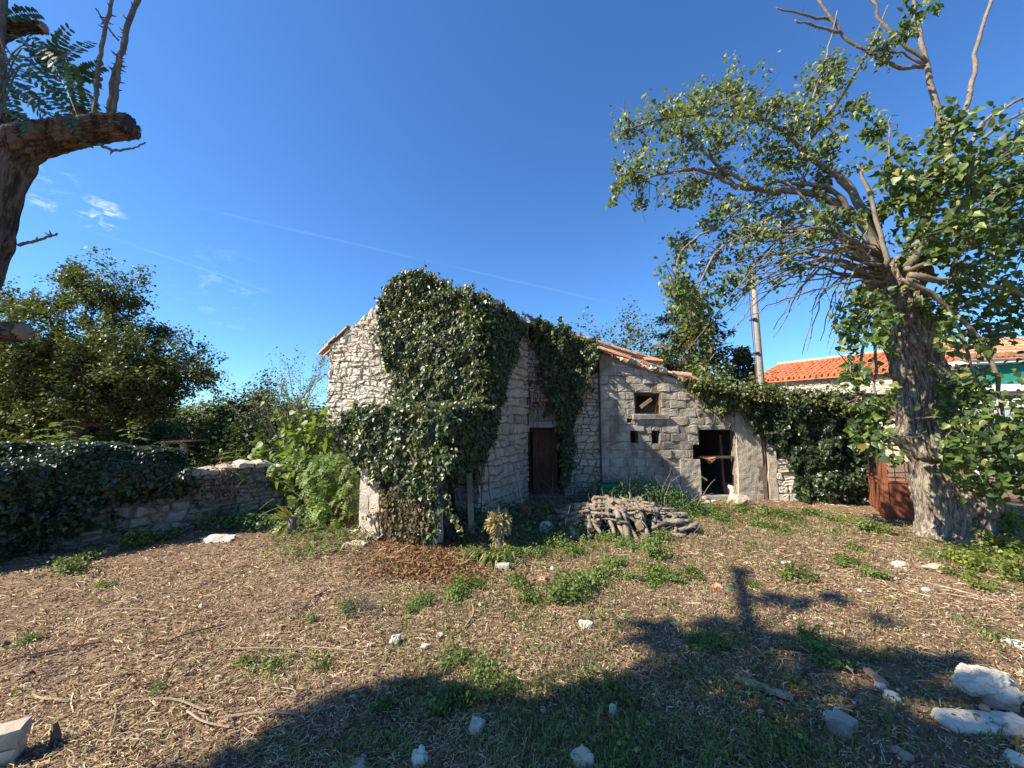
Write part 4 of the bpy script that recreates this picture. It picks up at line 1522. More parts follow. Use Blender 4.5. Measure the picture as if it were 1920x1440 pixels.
q = P(560, 700, 11.5)
bush('sapling', 'pale feathery sapling rising above the shrubs left of the house', Vector((q.x, 11.5, 0)), 3.1, 1.0, M_PALE, 5, 3, .06, None, .05, T_DIAMOND, 61, 2, 'sapling', M_TWIG, .2, .8)
q = P(1145, 640, 16)
bush('shrub', 'light green bush showing over the barn roof', Vector((q.x, 16, 0)), q.z + .2, 2.4, M_OAK, 7, 9, .11, None, .16, T_DIAMOND, 62)
q = P(1085, 640, 15)
bush('shrub', 'small leafy shrub peeping over the roof beside the ivy', Vector((q.x, 15, 0)), q.z - .1, 1.5, M_OAK, 5, 7, .1, None, .14, T_DIAMOND, 63)

woods = []
for k in range(260):
    a = R.uniform(-62, 8)
    rr = R.uniform(38, 60)
    woods.append((math.sin(math.radians(a)) * rr, math.cos(math.radians(a)) * rr, R.uniform(1.2, 3.9), R.uniform(1.2, 2.4)))
wp_, wn_ = [], []
for x, y, h, w in woods:
    for k in range(90):
        d = Vector((R.gauss(0, 1), R.gauss(0, 1), R.gauss(0, 1))).normalized()
        wp_.append((x + d.x * w, y + d.y * w, max(.1, h * .55 + d.z * h * .5 * R.uniform(.7, 1.1))))
        wn_.append((d.x, d.y, d.z + .4))
tag(leaf_cloud('distant_woods', wp_, wn_, rng.uniform(.25, .6, len(wp_)), T_DIAMOND, M_OAK), 'far scrub woodland beyond the field', 'woods', kind='stuff')

# small shed roof in the bushes
sh = thing('field_shed', 'tiny field shed with a corrugated lid among the bushes', 'shed', tuple(P(332, 870, 10)))
a = P(307, 829, 10)
mb = MB()
for k in range(12):
    x = a.x + k * .06
    mb.box((x, 10.2, a.z + (.012 if k % 2 else -.012)), (.058, .9, .02))
mb.build('roof', M_DARKWOOD, sh)
mb = MB()
q = P(343, 845, 10)
mb.box((q.x, 10, .5 * (a.z - .03)), (.1, .1, a.z - .03))
mb.build('post', M_CONC, sh)
mb = MB()
mb.box((a.x + .04, 10, .5 * (a.z - .03)), (.1, .1, a.z - .03))
mb.build('post', M_CONC, sh)

# seedlings with feathery leaves


def frond(mb, base, d, L, pairs, lw, droop=.5, rad=.003, ll=None, face=None):
    """one pinnate leaf: a rachis and its leaflets (leaflet quads, folded)"""
    d = Vector(d).normalized()
    pts = [Vector(base)]
    dd = d
    for i in range(8):
        dd = (dd + Vector((0, 0, -droop * .12))).normalized()
        pts.append(pts[-1] + dd * (L / 8))
    mb.tube(pts, [rad * (1 - .08 * i) for i in range(9)], 3, 1)
    ll = ll or L * .2
    sid = dd.cross(UP)
    sid = sid.normalized() if sid.length > .01 else Vector((1, 0, 0))
    if face is not None:
        sid = dd.cross(face)
        sid = (Matrix.Rotation(R.gauss(0, .45), 3, dd) @ sid).normalized()
    for i in range(pairs):
        s = (i + 1.2) / (pairs + .6) * 8
        k = min(7, int(s))
        p = pts[k] + (pts[k + 1] - pts[k]) * (s - k)
        tg = (pts[k + 1] - pts[k]).normalized()
        nrm = sid.cross(tg).normalized()
        sc = ll * (1 - .5 * abs(i / pairs - .4))
        for sg in (-1, 1):
            ax = (sid * sg + tg * .35 + nrm * R.uniform(-.35, .2) + Vector((R.gauss(0, .08),) * 3)).normalized()
            wv = ax.cross(nrm).normalized() * sc * lw
            t_ = p + ax * sc
            mb.add([p, p + ax * sc * .3 + wv * .9, p + ax * sc * .75 + wv * .85, t_, p + ax * sc * .75 - wv * .85, p + ax * sc * .3 - wv * .9], [(0, 1, 2, 3), (0, 3, 4, 5)], 0)


def feathery(name, label, base, h, n, L, mat, cat='seedling', group=None, seed=0, z0=.3, pairs=10):
    R.seed(seed)
    t = thing(name, label, cat, tuple(base), group)
    sb = MB()
    sb.tube([base, base + Vector((.02, 0, h * .5)), base + Vector((0, .02, h))], [.014, .01, .006], 5)
    sb.build('stem', M_TWIG, t)
    for k in range(n):
        a = k * 2.4
        z = h * (z0 + (1 - z0) * k / max(1, n - 1))
        fm = MB()
        frond(fm, base + UP * z, (math.cos(a), math.sin(a), .55), L * R.uniform(.7, 1.1) * (1 - .35 * k / n), pairs, .3, 1.0)
        fm.build('frond', [mat, M_TWIG], t)
    return t


feathery('robinia_seedling', 'light green seedling with tiered feathery leaves poking above the hedge', P(107, 860, 7.2), P(107, 790, 7.2).z - P(107, 860, 7.2).z, 12, .5, M_FERN, seed=3)
feathery('robinia_seedling', 'second feathery seedling low beside the hedge top', P(150, 860, 7.0), .38, 7, .42, M_FERN, seed=4)
feathery('robinia_seedling', 'feathery sprig at the right end of the ivy hedge', P(245, 835, 8.2), .4, 7, .4, M_FERN, seed=5)
feathery('robinia_seedling', 'small feathery seedling behind the low wall end', P(440, 885, 8.6), .45, 9, .38, M_FERN, seed=6)

# fig and ferny growth at the house corner
fb = G(590, 955)
fig = bush('fig_bush', 'bright fig bush sprawling against the left corner of the house', Vector((fb.x - .1, 8.4, 0)), 1.75, 1.9, M_FIG, 8, 5, .14, None, .13, T_HEART, 71, 1, 'bush', M_TWIG, .05, .85)
fe = thing('ferny_shrub', 'bright ferny shrub growing between the fig and the lean-to', 'shrub', tuple(G(610, 985)))
fm, sb = MB(), MB()
for k in range(260):
    px, py = R.gauss(612, 30), R.uniform(850, 985)
    p = P(min(666, px), py, 7.0 + R.uniform(-.5, .5) + (985 - py) * .004)
    d = Vector((R.gauss(0, .8), R.gauss(-.6, .5), R.uniform(-.1, .6)))
    frond(fm, p, d, R.uniform(.22, .42), 9, .3, 1.6, .0025)
for k in range(24):
    b_ = G(R.gauss(612, 24), R.uniform(965, 985))
    t_ = P(R.gauss(612, 30), R.uniform(850, 920), 7.2)
    sb.tube([b_, (b_ + t_) / 2 + Vector((R.gauss(0, .08), 0, .05)), t_], [.008, .006, .004], 4)
fm.build('foliage', [M_FERN, M_TWIG], fe)
sb.build('stem', M_TWIG, fe)
yv = thing('yellow_vine', 'yellow green leafy spray hanging at the left edge of the lean-to', 'vine', tuple(G(662, 985)))
fm = MB()
for k in range(46):
    p = P(R.gauss(660, 7), R.uniform(865, 965), 6.7)
    frond(fm, p, (R.gauss(0, .5), -.6, R.uniform(-.6, .3)), R.uniform(.15, .26), 7, .32, 1.8, .002)
fm.build('foliage', [M_YWEED, M_TWIG], yv)
bm_ = thing('bramble', 'sprawling dull green bramble at the foot of the low wall', 'bramble', tuple(G(480, 985)))
n = 2600
pos = []
for k in range(n):
    q = G(R.gauss(455, 62), R.uniform(958, 1000))
    pos.append(q + Vector((0, 0, R.uniform(0, .42) * (.5 + .5 * noise.noise((q.x * 2, q.y * 2, 0))) + .02)))
leaf_cloud('foliage', pos, rng.normal(size=(n, 3)) + np.array([0, -.3, .8]), .06 * rng.uniform(.6, 1.2, n), T_IVY, M_WEED_D, bm_)
mb = MB()
for k in range(34):
    p = G(R.gauss(480, 60), R.uniform(960, 995))
    d = Vector((R.gauss(0, .6), R.gauss(-.2, .4), 1))
    grow(mb, R, p, d, R.uniform(.3, .9), .006, 0, [], -.25, .3, n=7)
mb.build('stem', M_TWIG, bm_)

# ------------------------------------------------------------------ spruce, vine and utility pole behind the wing
sp = thing('spruce_tree', 'dark drooping spruce standing behind the block wing', 'tree', (7.0, 15, 0))
mb = MB()
mb.tube([(7.0, 15, -.1), (7.05, 15, 4), (7.0, 15, 7.6)], [.2, .13, .02], 8)
mb.build('trunk', M_TWIGD, sp)
br, pos, td = MB(), [], []
z = 2.2
while z < 7.4:
    L = min(2.9, (7.9 - z) * .55 + .3)
    for k in range(6):
        a = R.uniform(0, 6.283)
        d = Vector((math.cos(a), math.sin(a), 0))
        l = L * R.uniform(.55, 1.1)
        pts = [Vector((7.03, 15, z)) + d * l * s + UP * (-.55 * l * s + .38 * l * s * s + R.gauss(0, .03)) for s in (0, .2, .4, .6, .8, 1)]
        br.tube(pts, [.03, .025, .02, .014, .01, .005], 4, cap=False)
        sd_ = d.cross(UP)
        for m_ in range(int(l * 72)):
            s = R.uniform(.15, 1)
            p = pts[0] + d * l * s + UP * (-.55 * l * s + .38 * l * s * s)
            w = R.gauss(0, .22 * l * (1.1 - s) + .05)
            pos.append(p + sd_ * w + d * abs(w) * -.2 - UP * (abs(w) * .35 + R.uniform(0, .16)))
            td.append(d * .8 + sd_ * math.copysign(.7, w) - UP * .55)
    z += .3
br.build('branches', M_TWIGD, sp)
leaf_cloud('crown', pos, rng.normal(size=(len(pos), 3)) + np.array([0, -.2, .6]), rng.uniform(.12, .26, len(pos)), T_LANCE, M_SPRUCE, sp, tdir=td)
sp2 = thing('spruce_tree', 'small dark conifer low behind the utility pole', 'tree', (10.0, 16.5, 0))
mb = MB()
mb.tube([(10, 16.5, -.1), (10, 16.5, 5.0)], [.12, .02], 6)
mb.build('trunk', M_TWIGD, sp2)
pos, td = [], []
for k in range(3600):
    z = R.uniform(.6, 5.0)
    a, r_ = R.uniform(0, 6.283), (5.3 - z) * .42 * math.sqrt(R.random())
    pos.append((10 + math.cos(a) * r_, 16.5 + math.sin(a) * r_, z - r_ * .25))
    td.append((math.cos(a), math.sin(a), -.5))
leaf_cloud('crown', pos, rng.normal(size=(len(pos), 3)) + np.array([0, 0, .6]), rng.uniform(.14, .3, len(pos)), T_LANCE, M_SPRUCE, sp2, tdir=td)

vn = thing('climbing_vine', 'yellow green vine climbing up through the dark spruce', 'vine', (6.9, 13.6, 0))
pos = []
for px, py, rx, ry, n in ((1300, 580, 20, 45, 260), (1285, 610, 20, 36, 220), (1262, 540, 20, 50, 200), (1322, 650, 22, 55, 300), (1300, 695, 28, 26, 260), (1240, 660, 22, 30, 90), (1355, 700, 20, 30, 160)):
    for k in range(n):
        pos.append(P(R.gauss(px, rx * .55), R.gauss(py, ry * .55), 13.4 + R.gauss(0, .35)))
leaf_cloud('foliage', pos, rng.normal(size=(len(pos), 3)) * .7 + np.array([-.5, -.5, .5]), rng.uniform(.09, .17, len(pos)), T_HEART, M_VINE, vn)
mb = MB()
for k in range(6):
    mb.tube([Vector((6.9 + k * .05, 13.9, 0)), P(1310 + R.gauss(0, 12), 700, 13.7), P(1300 + R.gauss(0, 16), 600, 13.6), P(1275 + R.gauss(0, 16), 520, 13.5)], [.03, .025, .015, .008], 5)
mb.build('stem', M_TWIGD, vn)

pl = thing('utility_pole', 'pale concrete utility pole leaning slightly behind the ivied wall', 'pole', (8.05, 12, 0))
pt, pb = P(1411, 512, 12), P(1427, 722, 12)
bt = pb + (pb - pt).normalized() * ((pb.z + .1) / ((pt - pb).normalized().z))
mb = MB()
mb.tube([bt, pb, (pb + pt) / 2, pt], [.125, .105, .09, .078], 14)
mb.build('shaft', M_POLE, pl, True)
mb = MB()
mb.tube([pt + Vector((-.13, -.03, .1)), pt + Vector((-.15, -.02, -.9)), pb + Vector((-.16, -.02, .2)), pb + Vector((-.14, -.02, -1.0))], .012, 5)
mb.build('cable', M_IRON, pl)
mb = MB()
mb.tube([pt + UP * .03 - UP * .06, pt + UP * .07], [.11, .1], 12)
mb.build('cap', M_IRON, pl)
for k in range(3):
    mb = MB()
    c = pt + (pb - pt) * (.12 + k * .3)
    mb.box(c + Vector((-.1, 0, 0)), (.1, .26, .04))
    mb.build('clamp', M_IRON, pl)

# ------------------------------------------------------------------ houses far right
fh = thing('tiled_house', 'long stone house with a bright orange tile roof behind the gate', 'house', (16, 19.5, 0))
e0, e1 = Vector((14.3, 22.0, 0)), Vector((17.9, 14.9, 0))
eu = (e1 - e0).normalized()
en = Vector((eu.y, -eu.x, 0))
if en.dot(Vector((-1, -.5, 0))) < 0:
    en = -en
EL = (e1 - e0).length
hw = P(1600, 760, 19)
wn_h = [(3.2, 3.75, 2.25, 3.0), (5.0, 6.0, 1.9, 3.0)]
fw = wall_core('wall', e0, eu, en, [0, 3, 6, EL], lambda u: 4.0, .4, M_MORTAR, fh, wn_h)
cells = rubble_cells(0, EL, 1.2, 4.0, .42, .2, None, wn_h, .3)
lay_stones(cells, e0, eu, en, M_STONE2, fw, 'farhouse', .02, (.02, .04), lambda u, z: False)
mb = MB()
mb.box(e0 - en * 4 + eu * .2 + UP * 2, (.4, 8, 4), Matrix.Rotation(math.atan2(eu.y, eu.x), 3, 'Z'))
mb.build('end_wall', M_MORTAR, fh)
rp = MB()
nr_, rise, run = 34, 1.15, 2.9
for k in range(nr_):
    c = e0 + eu * (-.3 + (EL + .5) * k / (nr_ - 1)) + en * .3 + UP * 4.02
    q0_, q1_ = c, c - en * run + UP * rise
    for j in range(7):
        w_ = UP * (.012 + R.uniform(0, .012)) + eu * R.gauss(0, .01)
        rp.tube([q0_ + (q1_ - q0_) * (j / 7) + w_ + UP * .02, q0_ + (q1_ - q0_) * min(1, (j + 1.12) / 7) + w_ - UP * .012], [.104, .088], 6)
rp_o = rp.build('roof', M_TILE_NEW, fh)
mb = MB()
b = [e0 - eu * .4 + en * .3 + UP * 3.95, e1 + eu * .3 + en * .3 + UP * 3.95, e1 + eu * .3 - en * (run - .3) + UP * (3.95 + rise), e0 - eu * .4 - en * (run - .3) + UP * (3.95 + rise)]
mb.hexa([v - UP * .06 for v in b], b)
mb.build('roof_deck', M_TILE_NEW, fh)
mb = MB()
mb.tube([e0 - eu * .4 - en * (run - .3) + UP * (4.08 + rise), e1 + eu * .3 - en * (run - .3) + UP * (4.08 + rise)], .12, 8)
mb.build('ridge_tiles', M_TILE_OLD, fh)
for i, (a, b_, c, d) in enumerate(wn_h):
    w = MB()
    w.box(e0 + eu * (a + b_) / 2 - en * .2 + UP * (c + d) / 2, (b_ - a, .03, d - c), Matrix.Rotation(math.atan2(eu.y, eu.x), 3, 'Z'))
    wo = w.build('window', M_IRON, fh)
    f_ = MB()
    qm = Matrix.Rotation(math.atan2(eu.y, eu.x), 3, 'Z')
    f_.box(e0 + eu * (a + b_) / 2 + en * .02 + UP * (d + .06), (b_ - a + .3, .1, .12), qm)
    f_.build('lintel', M_CONC, wo)
    f_ = MB()
    f_.box(e0 + eu * (a + b_) / 2 + en * .02 + UP * (c - .05), (b_ - a + .3, .14, .1), qm)
    f_.build('sill', M_CONC, wo)
    if i == 1:
        for sg in (-1, 1):
            s_ = MB()
            s_.box(e0 + eu * ((a + b_) / 2 + sg * .78) + en * .05 + UP * (c + d) / 2, (.5, .05, d - c), qm)
            s_.build('shutter', M_TILE, wo)

h2 = thing('terrace_house', 'white terrace house with teal shade netting under a tiled roof', 'house', (14.6, 12.5, 0))
q0, q1 = P(1815, 700, 12), P(2050, 690, 11)
bx = Vector((q0.x, q0.y, 0))
by = Vector((q1.x, q1.y, 0))
hu_ = (by - bx).normalized()
hn = Vector((hu_.y, -hu_.x, 0))
if hn.y > 0: hn = -hn
qm = Matrix.Rotation(math.atan2(hu_.y, hu_.x), 3, 'Z')
HL = (by - bx).length
zt, zb = P(1870, 683, 11.8).z, P(1870, 722, 11.8).z
mb = MB()
mb.box(bx + hu_ * HL / 2 - hn * 1.9 + UP * 1.75, (HL, .3, 3.5), qm)
mb.build('wall', M_WHITEP, h2)
mb = MB()
mb.box(bx + hu_ * HL / 2 - hn * .8 + UP * (zb - .1), (HL, 2.0, .2), qm)
mb.build('balcony_slab', M_WHITEP, h2)
mb = MB()
mb.box(bx + hu_ * HL / 2 - hn * .5 + UP * (P(1870, 758, 11.8).z), (HL, 1.2, .32), qm)
mb.build('lower_band', M_WHITEP, h2)
for k in range(int(HL / .9) + 1):
    mb = MB()
    mb.beam(bx + hu_ * k * .9 + hn * .08 + UP * (zb + .001), bx + hu_ * k * .9 + hn * .08 + UP * zt, .05, .05)
    mb.build('post', M_IRON, h2)
nt_ = MB()
for k in range(40):
    a, b_ = HL * k / 40, HL * (k + 1) / 40
    o = lambda u: hn * (.12 + .02 * math.sin(u * 7))
    nt_.add([bx + hu_ * a + o(a) + UP * zb, bx + hu_ * b_ + o(b_) + UP * zb, bx + hu_ * b_ + o(b_) + UP * (zt - .02), bx + hu_ * a + o(a) + UP * (zt - .02)], [(0, 1, 2, 3)])
nt_.build('shade_net', M_TEAL, h2)
mb = MB()
mb.box(bx + hu_ * HL / 2 - hn * .6 + UP * (zt + .08), (HL + .4, 1.9, .14), qm)
mb.build('eave', M_WHITEP, h2)
rp = MB()
for k in range(26):
    c = bx + hu_ * (-.2 + (HL + .4) * k / 25) + hn * .42 + UP * (zt + .2)
    q0_, q1_ = c, c - hn * 2.6 + UP * .85
    for j in range(6):
        w_ = UP * (.012 + R.uniform(0, .012)) + hu_ * R.gauss(0, .01)
        rp.tube([q0_ + (q1_ - q0_) * (j / 6) + w_ + UP * .02, q0_ + (q1_ - q0_) * min(1, (j + 1.12) / 6) + w_ - UP * .012], [.09, .076], 6)
rp.build('roof', M_TILE, h2)
mb = MB()
b = [bx - hu_ * .25 + hn * .4 + UP * (zt + .15), by + hu_ * .25 + hn * .4 + UP * (zt + .15), by + hu_ * .25 - hn * 2.2 + UP * (zt + 1.0), bx - hu_ * .25 - hn * 2.2 + UP * (zt + 1.0)]
mb.hexa([v - UP * .05 for v in b], b)
mb.build('roof_deck', M_TILE, h2)
aw = MB()
a = P(1862, 790, 11.0)
aw.hexa([a, a + hu_ * 1.8, a + hu_ * 1.8 - hn * .9 + UP * .45, a - hn * .9 + UP * .45], [v + UP * .03 for v in (a, a + hu_ * 1.8, a + hu_ * 1.8 - hn * .9 + UP * .45, a - hn * .9 + UP * .45)])
aw.build('awning', M_AWNING, h2)
# ------------------------------------------------------------------ old pollard tree on the right
R.seed(101)
TD = 6.45


def trunk_mesh(name, prof, depth, mats, parent, nang=120, nz=230, stretch=1.5, bumps=(), ridge=.03, flute=11, seed=0.0, view=None, med=.05, lo_extra=0.1):
    """prof: (px, py, width px) from bottom to top; bumps: (py, angle from facing, height m, sigma z m, sigma angle)"""
    pts = [(P(px, py, depth), w / 2 / 720 * depth / stretch) for px, py, w in prof]
    ctr = np.array([p[0] for p in pts])
    rad = np.array([p[1] for p in pts])
    z = ctr[:, 2].copy()
    z[0] -= lo_extra
    zs = np.linspace(z[0], z[-1], nz)
    # smooth interpolation of the profile
    def interp(v):
        o = np.interp(zs, z, v)
        k = np.ones(9) / 9
        return np.convolve(np.pad(o, 4, mode='edge'), k, mode='valid')
    cx, cy, rr = interp(ctr[:, 0]), interp(ctr[:, 1]), interp(rad)
    view = view if view is not None else math.atan2(-ctr[0][1], -ctr[0][0])
    V = np.zeros((nz, nang, 3))
    for i in range(nz):
        for k in range(nang):
            a = 2 * math.pi * k / nang
            ca, sa = math.cos(a), math.sin(a)
            zz = zs[i]
            tw = .35 * noise.noise((zz * .8, seed, 1))
            f = noise.noise((math.cos(a + tw) * flute * .42, math.sin(a + tw) * flute * .42, zz * 1.1 + seed))
            f2 = noise.noise((math.cos(a + tw) * flute, math.sin(a + tw) * flute, zz * 2.6 + seed))
            f3 = noise.noise((ca * 16, sa * 16, zz * 11 + seed))
            g = noise.noise((ca * 1.3, sa * 1.3, zz * 1.6 + seed * 3))
            d = -abs(f) * ridge * 1.8 - abs(f2) * ridge * 1.5 + f3 * ridge * .5 + g * med
            r = rr[i] * (1 + 0) + d + ridge
            da0 = (a - view + math.pi) % (2 * math.pi) - math.pi
            for (bz, ba, bh, sz, sa_) in bumps:
                da = (da0 - ba + math.pi) % (2 * math.pi) - math.pi
                e = ((zz - bz) / sz) ** 2 + (da / sa_) ** 2
                if e < 9:
                    r += bh * math.exp(-e)
            V[i, k] = (cx[i] + ca * r, cy[i] + sa * r, zz)
    idx = np.arange(nz * nang).reshape(nz, nang)
    nx_ = np.roll(idx, -1, axis=1)
    F_ = np.stack([idx[:-1].ravel(), nx_[:-1].ravel(), nx_[1:].ravel(), idx[1:].ravel()], 1)
    return link(name, np_mesh(name, V.reshape(-1, 3), [F_, idx[-1][None, :]], mats, True), parent)


pol = thing('pollard_tree', 'old gnarled pollard tree with furrowed trunk and glossy heart shaped leaves', 'tree', tuple(G(1787, 1008)))
zpx = lambda py: P(1740, py, TD).z
prof = [(1788, 1012, 138), (1786, 990, 122), (1780, 950, 116), (1770, 910, 110), (1760, 880, 98), (1755, 862, 88), (1748, 845, 100), (1742, 820, 106), (1737, 795, 94), (1736, 740, 92), (1726, 700, 94), (1713, 660, 94), (1698, 620, 94), (1687, 580, 95), (1681, 545, 104), (1679, 515, 118), (1680, 498, 100), (1681, 488, 40)]
right = -math.pi / 2 * -1
bumps = [(zpx(820), -1.3, .15, .12, .7), (zpx(864), 0.0, -.14, .03, .8), (zpx(850), .3, .06, .07, .8), (zpx(935), 1.2, .22, .2, .55), (zpx(968), .72, -.2, .1, .15), (zpx(900), 1.5, .12, .14, .5), (zpx(1005), -.9, .1, .12, .4), (zpx(1008), .5, .12, .12, .35),
         (zpx(1005), 1.6, .14, .13, .4), (zpx(725), -.7, -.05, .1, .3), (zpx(700), -1.1, .05, .12, .5), (zpx(520), -.6, .08, .1, .5), (zpx(530), 1.1, .1, .12, .5), (zpx(770), .7, -.07, .16, .22), (zpx(640), .9, .06, .16, .5)]
prof = [(a_, b_, c_ * 1.13) for a_, b_, c_ in prof]
trunk_mesh('trunk', prof, TD, M_BARK, pol, bumps=bumps, seed=2.0, ridge=.042, flute=17, nang=220, nz=380, med=.06)

tips_all = []
lb = MB()


def smooth_path(pts, n=5):
    """Catmull-Rom through points"""
    out = []
    p = [pts[0] * 2 - pts[1]] + pts + [pts[-1] * 2 - pts[-2]]
    for i in range(1, len(p) - 2):
        for k in range(n):
            t = k / n
            a, b, c, d = p[i - 1], p[i], p[i + 1], p[i + 2]
            out.append(.5 * ((2 * b) + (c - a) * t + (2 * a - 5 * b + 4 * c - d) * t * t + (3 * b - a - 3 * c + d) * t ** 3))
    out.append(pts[-1])
    return out


def limb_px(mb, path, w0, w1, depth, stretch=1.35, n=4, sides=8, jit=.012):
    """path: (px,py[,depth])"""
    pts = [P(q[0], q[1], q[2] if len(q) > 2 else depth) for q in path]
    sp_ = smooth_path(pts, n)
    L = len(sp_)
    sp_ = [q + Vector((R.gauss(0, jit), R.gauss(0, jit), R.gauss(0, jit))) if 0 < i < L - 1 else q for i, q in enumerate(sp_)]
    rad = [max(.003, (w0 + (w1 - w0) * i / (L - 1)) / 2 / 720 * sp_[i].y / stretch * R.uniform(.92, 1.1)) for i in range(L)]
    mb.tube(sp_, rad, sides, cap=True)
    return sp_, rad


def spurs(mb, path, rad, n, L0=.05, L1=.16):
    for k in range(n):
        i = R.randint(1, len(path) - 2)
        d = (path[i + 1] - path[i]).normalized()
        o = (d * .4 + Vector((R.gauss(0, 1), R.gauss(0, 1), R.gauss(0, 1)))).normalized()
        l = R.uniform(L0, L1)
        mb.tube([path[i], path[i] + o * l * .6, path[i] + o * l], [min(.006, rad[i] * .6), .004, .002], 3, cap=False)


limbs = [
    ([(1668, 505), (1630, 440), (1590, 395), (1545, 368), (1500, 360), (1430, 356), (1380, 350), (1335, 326), (1290, 318), (1230, 330), (1175, 345)], 24, 4, 6.3),
    ([(1660, 500), (1615, 395), (1580, 335), (1545, 312), (1510, 288), (1470, 246), (1420, 222), (1330, 216), (1250, 222), (1165, 245)], 22, 4, 6.5),
    ([(1650, 500), (1600, 455), (1560, 418), (1520, 385), (1470, 337)], 14, 5, 6.1),
    ([(1600, 400), (1560, 355), (1500, 345), (1450, 342)], 13, 8, 6.2),
    ([(1380, 350), (1340, 300), (1328, 250)], 9, 4, 6.35),
    ([(1430, 356), (1360, 320), (1300, 270), (1250, 225)], 9, 4, 6.2),
    ([(1500, 300), (1505, 250), (1540, 140), (1560, 70), (1570, 20)], 9, 3, 6.6),
    ([(1500, 290), (1580, 180), (1625, 100), (1665, 10)], 9, 4, 6.7),
    ([(1655, 498), (1600, 480), (1540, 405), (1480, 395)], 11, 5, 6.0),
    ([(1660, 502), (1650, 440), (1620, 330), (1614, 305)], 12, 7, 6.0),
    ([(1690, 498), (1740, 400), (1776, 290), (1766, 230), (1738, 130), (1725, 60), (1710, -30)], 23, 7, 6.5),
    ([(1737, 125), (1690, 126), (1620, 96), (1572, 55), (1530, -10)], 11, 6, 6.6),
    ([(1576, 60), (1530, 48), (1490, 38)], 8, 4, 6.6),
    ([(1568, 40), (1520, 30), (1455, 14)], 8, 3, 6.7),
    ([(1738, 118), (1690, 82), (1655, 40), (1628, -20)], 11, 6, 6.4),
    ([(1776, 280), (1810, 200), (1824, 150), (1832, 80), (1862, -10)], 13, 8, 6.3),
    ([(1700, 500), (1770, 420), (1830, 250), (1880, 205), (1960, 160)], 12, 6, 6.0),
    ([(1790, 330), (1850, 255), (1930, 205)], 10, 6, 5.9),
    ([(1700, 500), (1790, 400), (1860, 320), (1950, 250)], 18, 10, 5.8),
    ([(1700, 505), (1800, 470), (1890, 430), (1990, 420)], 16, 9, 5.8),
    ([(1705, 515), (1800, 530), (1900, 545), (2000, 600)], 16, 8, 5.7),
    ([(1700, 520), (1780, 580), (1850, 660), (1880, 760), (1890, 860)], 14, 5, 5.8),
    ([(1690, 525), (1760, 560), (1800, 620), (1830, 720)], 12, 4, 5.7),
    ([(1660, 540), (1630, 590), (1615, 660), (1612, 720)], 10, 4, 6.0),
    ([(1672, 545), (1645, 620), (1640, 720), (1645, 800)], 8, 4, 5.9),
    ([(1720, 500), (1700, 440), (1672, 300), (1668, 240)], 9, 4, 6.0),
    ([(1700, 500), (1735, 430), (1740, 330), (1795, 190)], 14, 5, 6.2),
    ([(1480, 395), (1400, 432), (1340, 480), (1300, 560), (1292, 610)], 8, 3, 6.1),
    ([(1430, 360), (1350, 420), (1280, 470), (1268, 545)], 7, 3, 6.2),
    ([(1735, 125), (1690, 100), (1645, 92)], 7, 3, 6.4),
    ([(1540, 405), (1470, 435), (1380, 540)], 7, 3, 6.0),
    ([(1722, 70), (1712, 40), (1722, 8)], 6, 3, 6.5),
]
for path, w0, w1, dp in limbs:
    sp_, rad = limb_px(lb, path, w0, w1, dp)
    spurs(lb, sp_, rad, len(sp_) // 2)
    if w0 < 20:
        tips_all.extend(sp_[2:])
    else:
        tips_all.extend(sp_[8:])
lb.build('limbs', M_LIMB, pol, True)
# dead drooping rods fanning to the left, each one its own part
for k in range(40):
    ex, ey = R.uniform(1270, 1560), R.uniform(540, 690)
    if R.random() < .3:
        ex, ey = R.uniform(1250, 1420), R.uniform(440, 560)
    hx, hy = R.uniform(1645, 1670), R.uniform(478, 540)
    lift = R.uniform(20, 80)
    dp = R.uniform(5.5, 6.7)
    mx = hx + (ex - hx) * R.uniform(.3, .5)
    my = min(hy, ey) - lift * .6 + (hy - 490) * .3
    path = [(hx, hy, 6.3), (hx + (mx - hx) * .5, (hy + my) / 2 - 6, (6.3 + dp) / 2), (mx, my, dp), (mx + (ex - mx) * .55, my + (ey - my) * .38, dp), (ex, ey, dp)]
    rb = MB()
    sp_, rad = limb_px(rb, path, R.uniform(5, 9.5), 1.6, dp, n=5, sides=5, jit=.016)
    spurs(rb, sp_, rad, 10, .03, .1)
    for _q in range(R.randint(0, 3)):
        i = R.randint(10, 16)
        d = (sp_[i] - sp_[i - 1]).normalized() + Vector((R.gauss(0, .3), R.gauss(0, .3), R.gauss(-.2, .3)))
        grow(rb, R, sp_[i], d, R.uniform(.3, .7), rad[i] * .7, 0, [], -.1, .2, n=5)
    rb.build('dead_rod', M_TWIG if k % 3 else M_LIMB, pol)

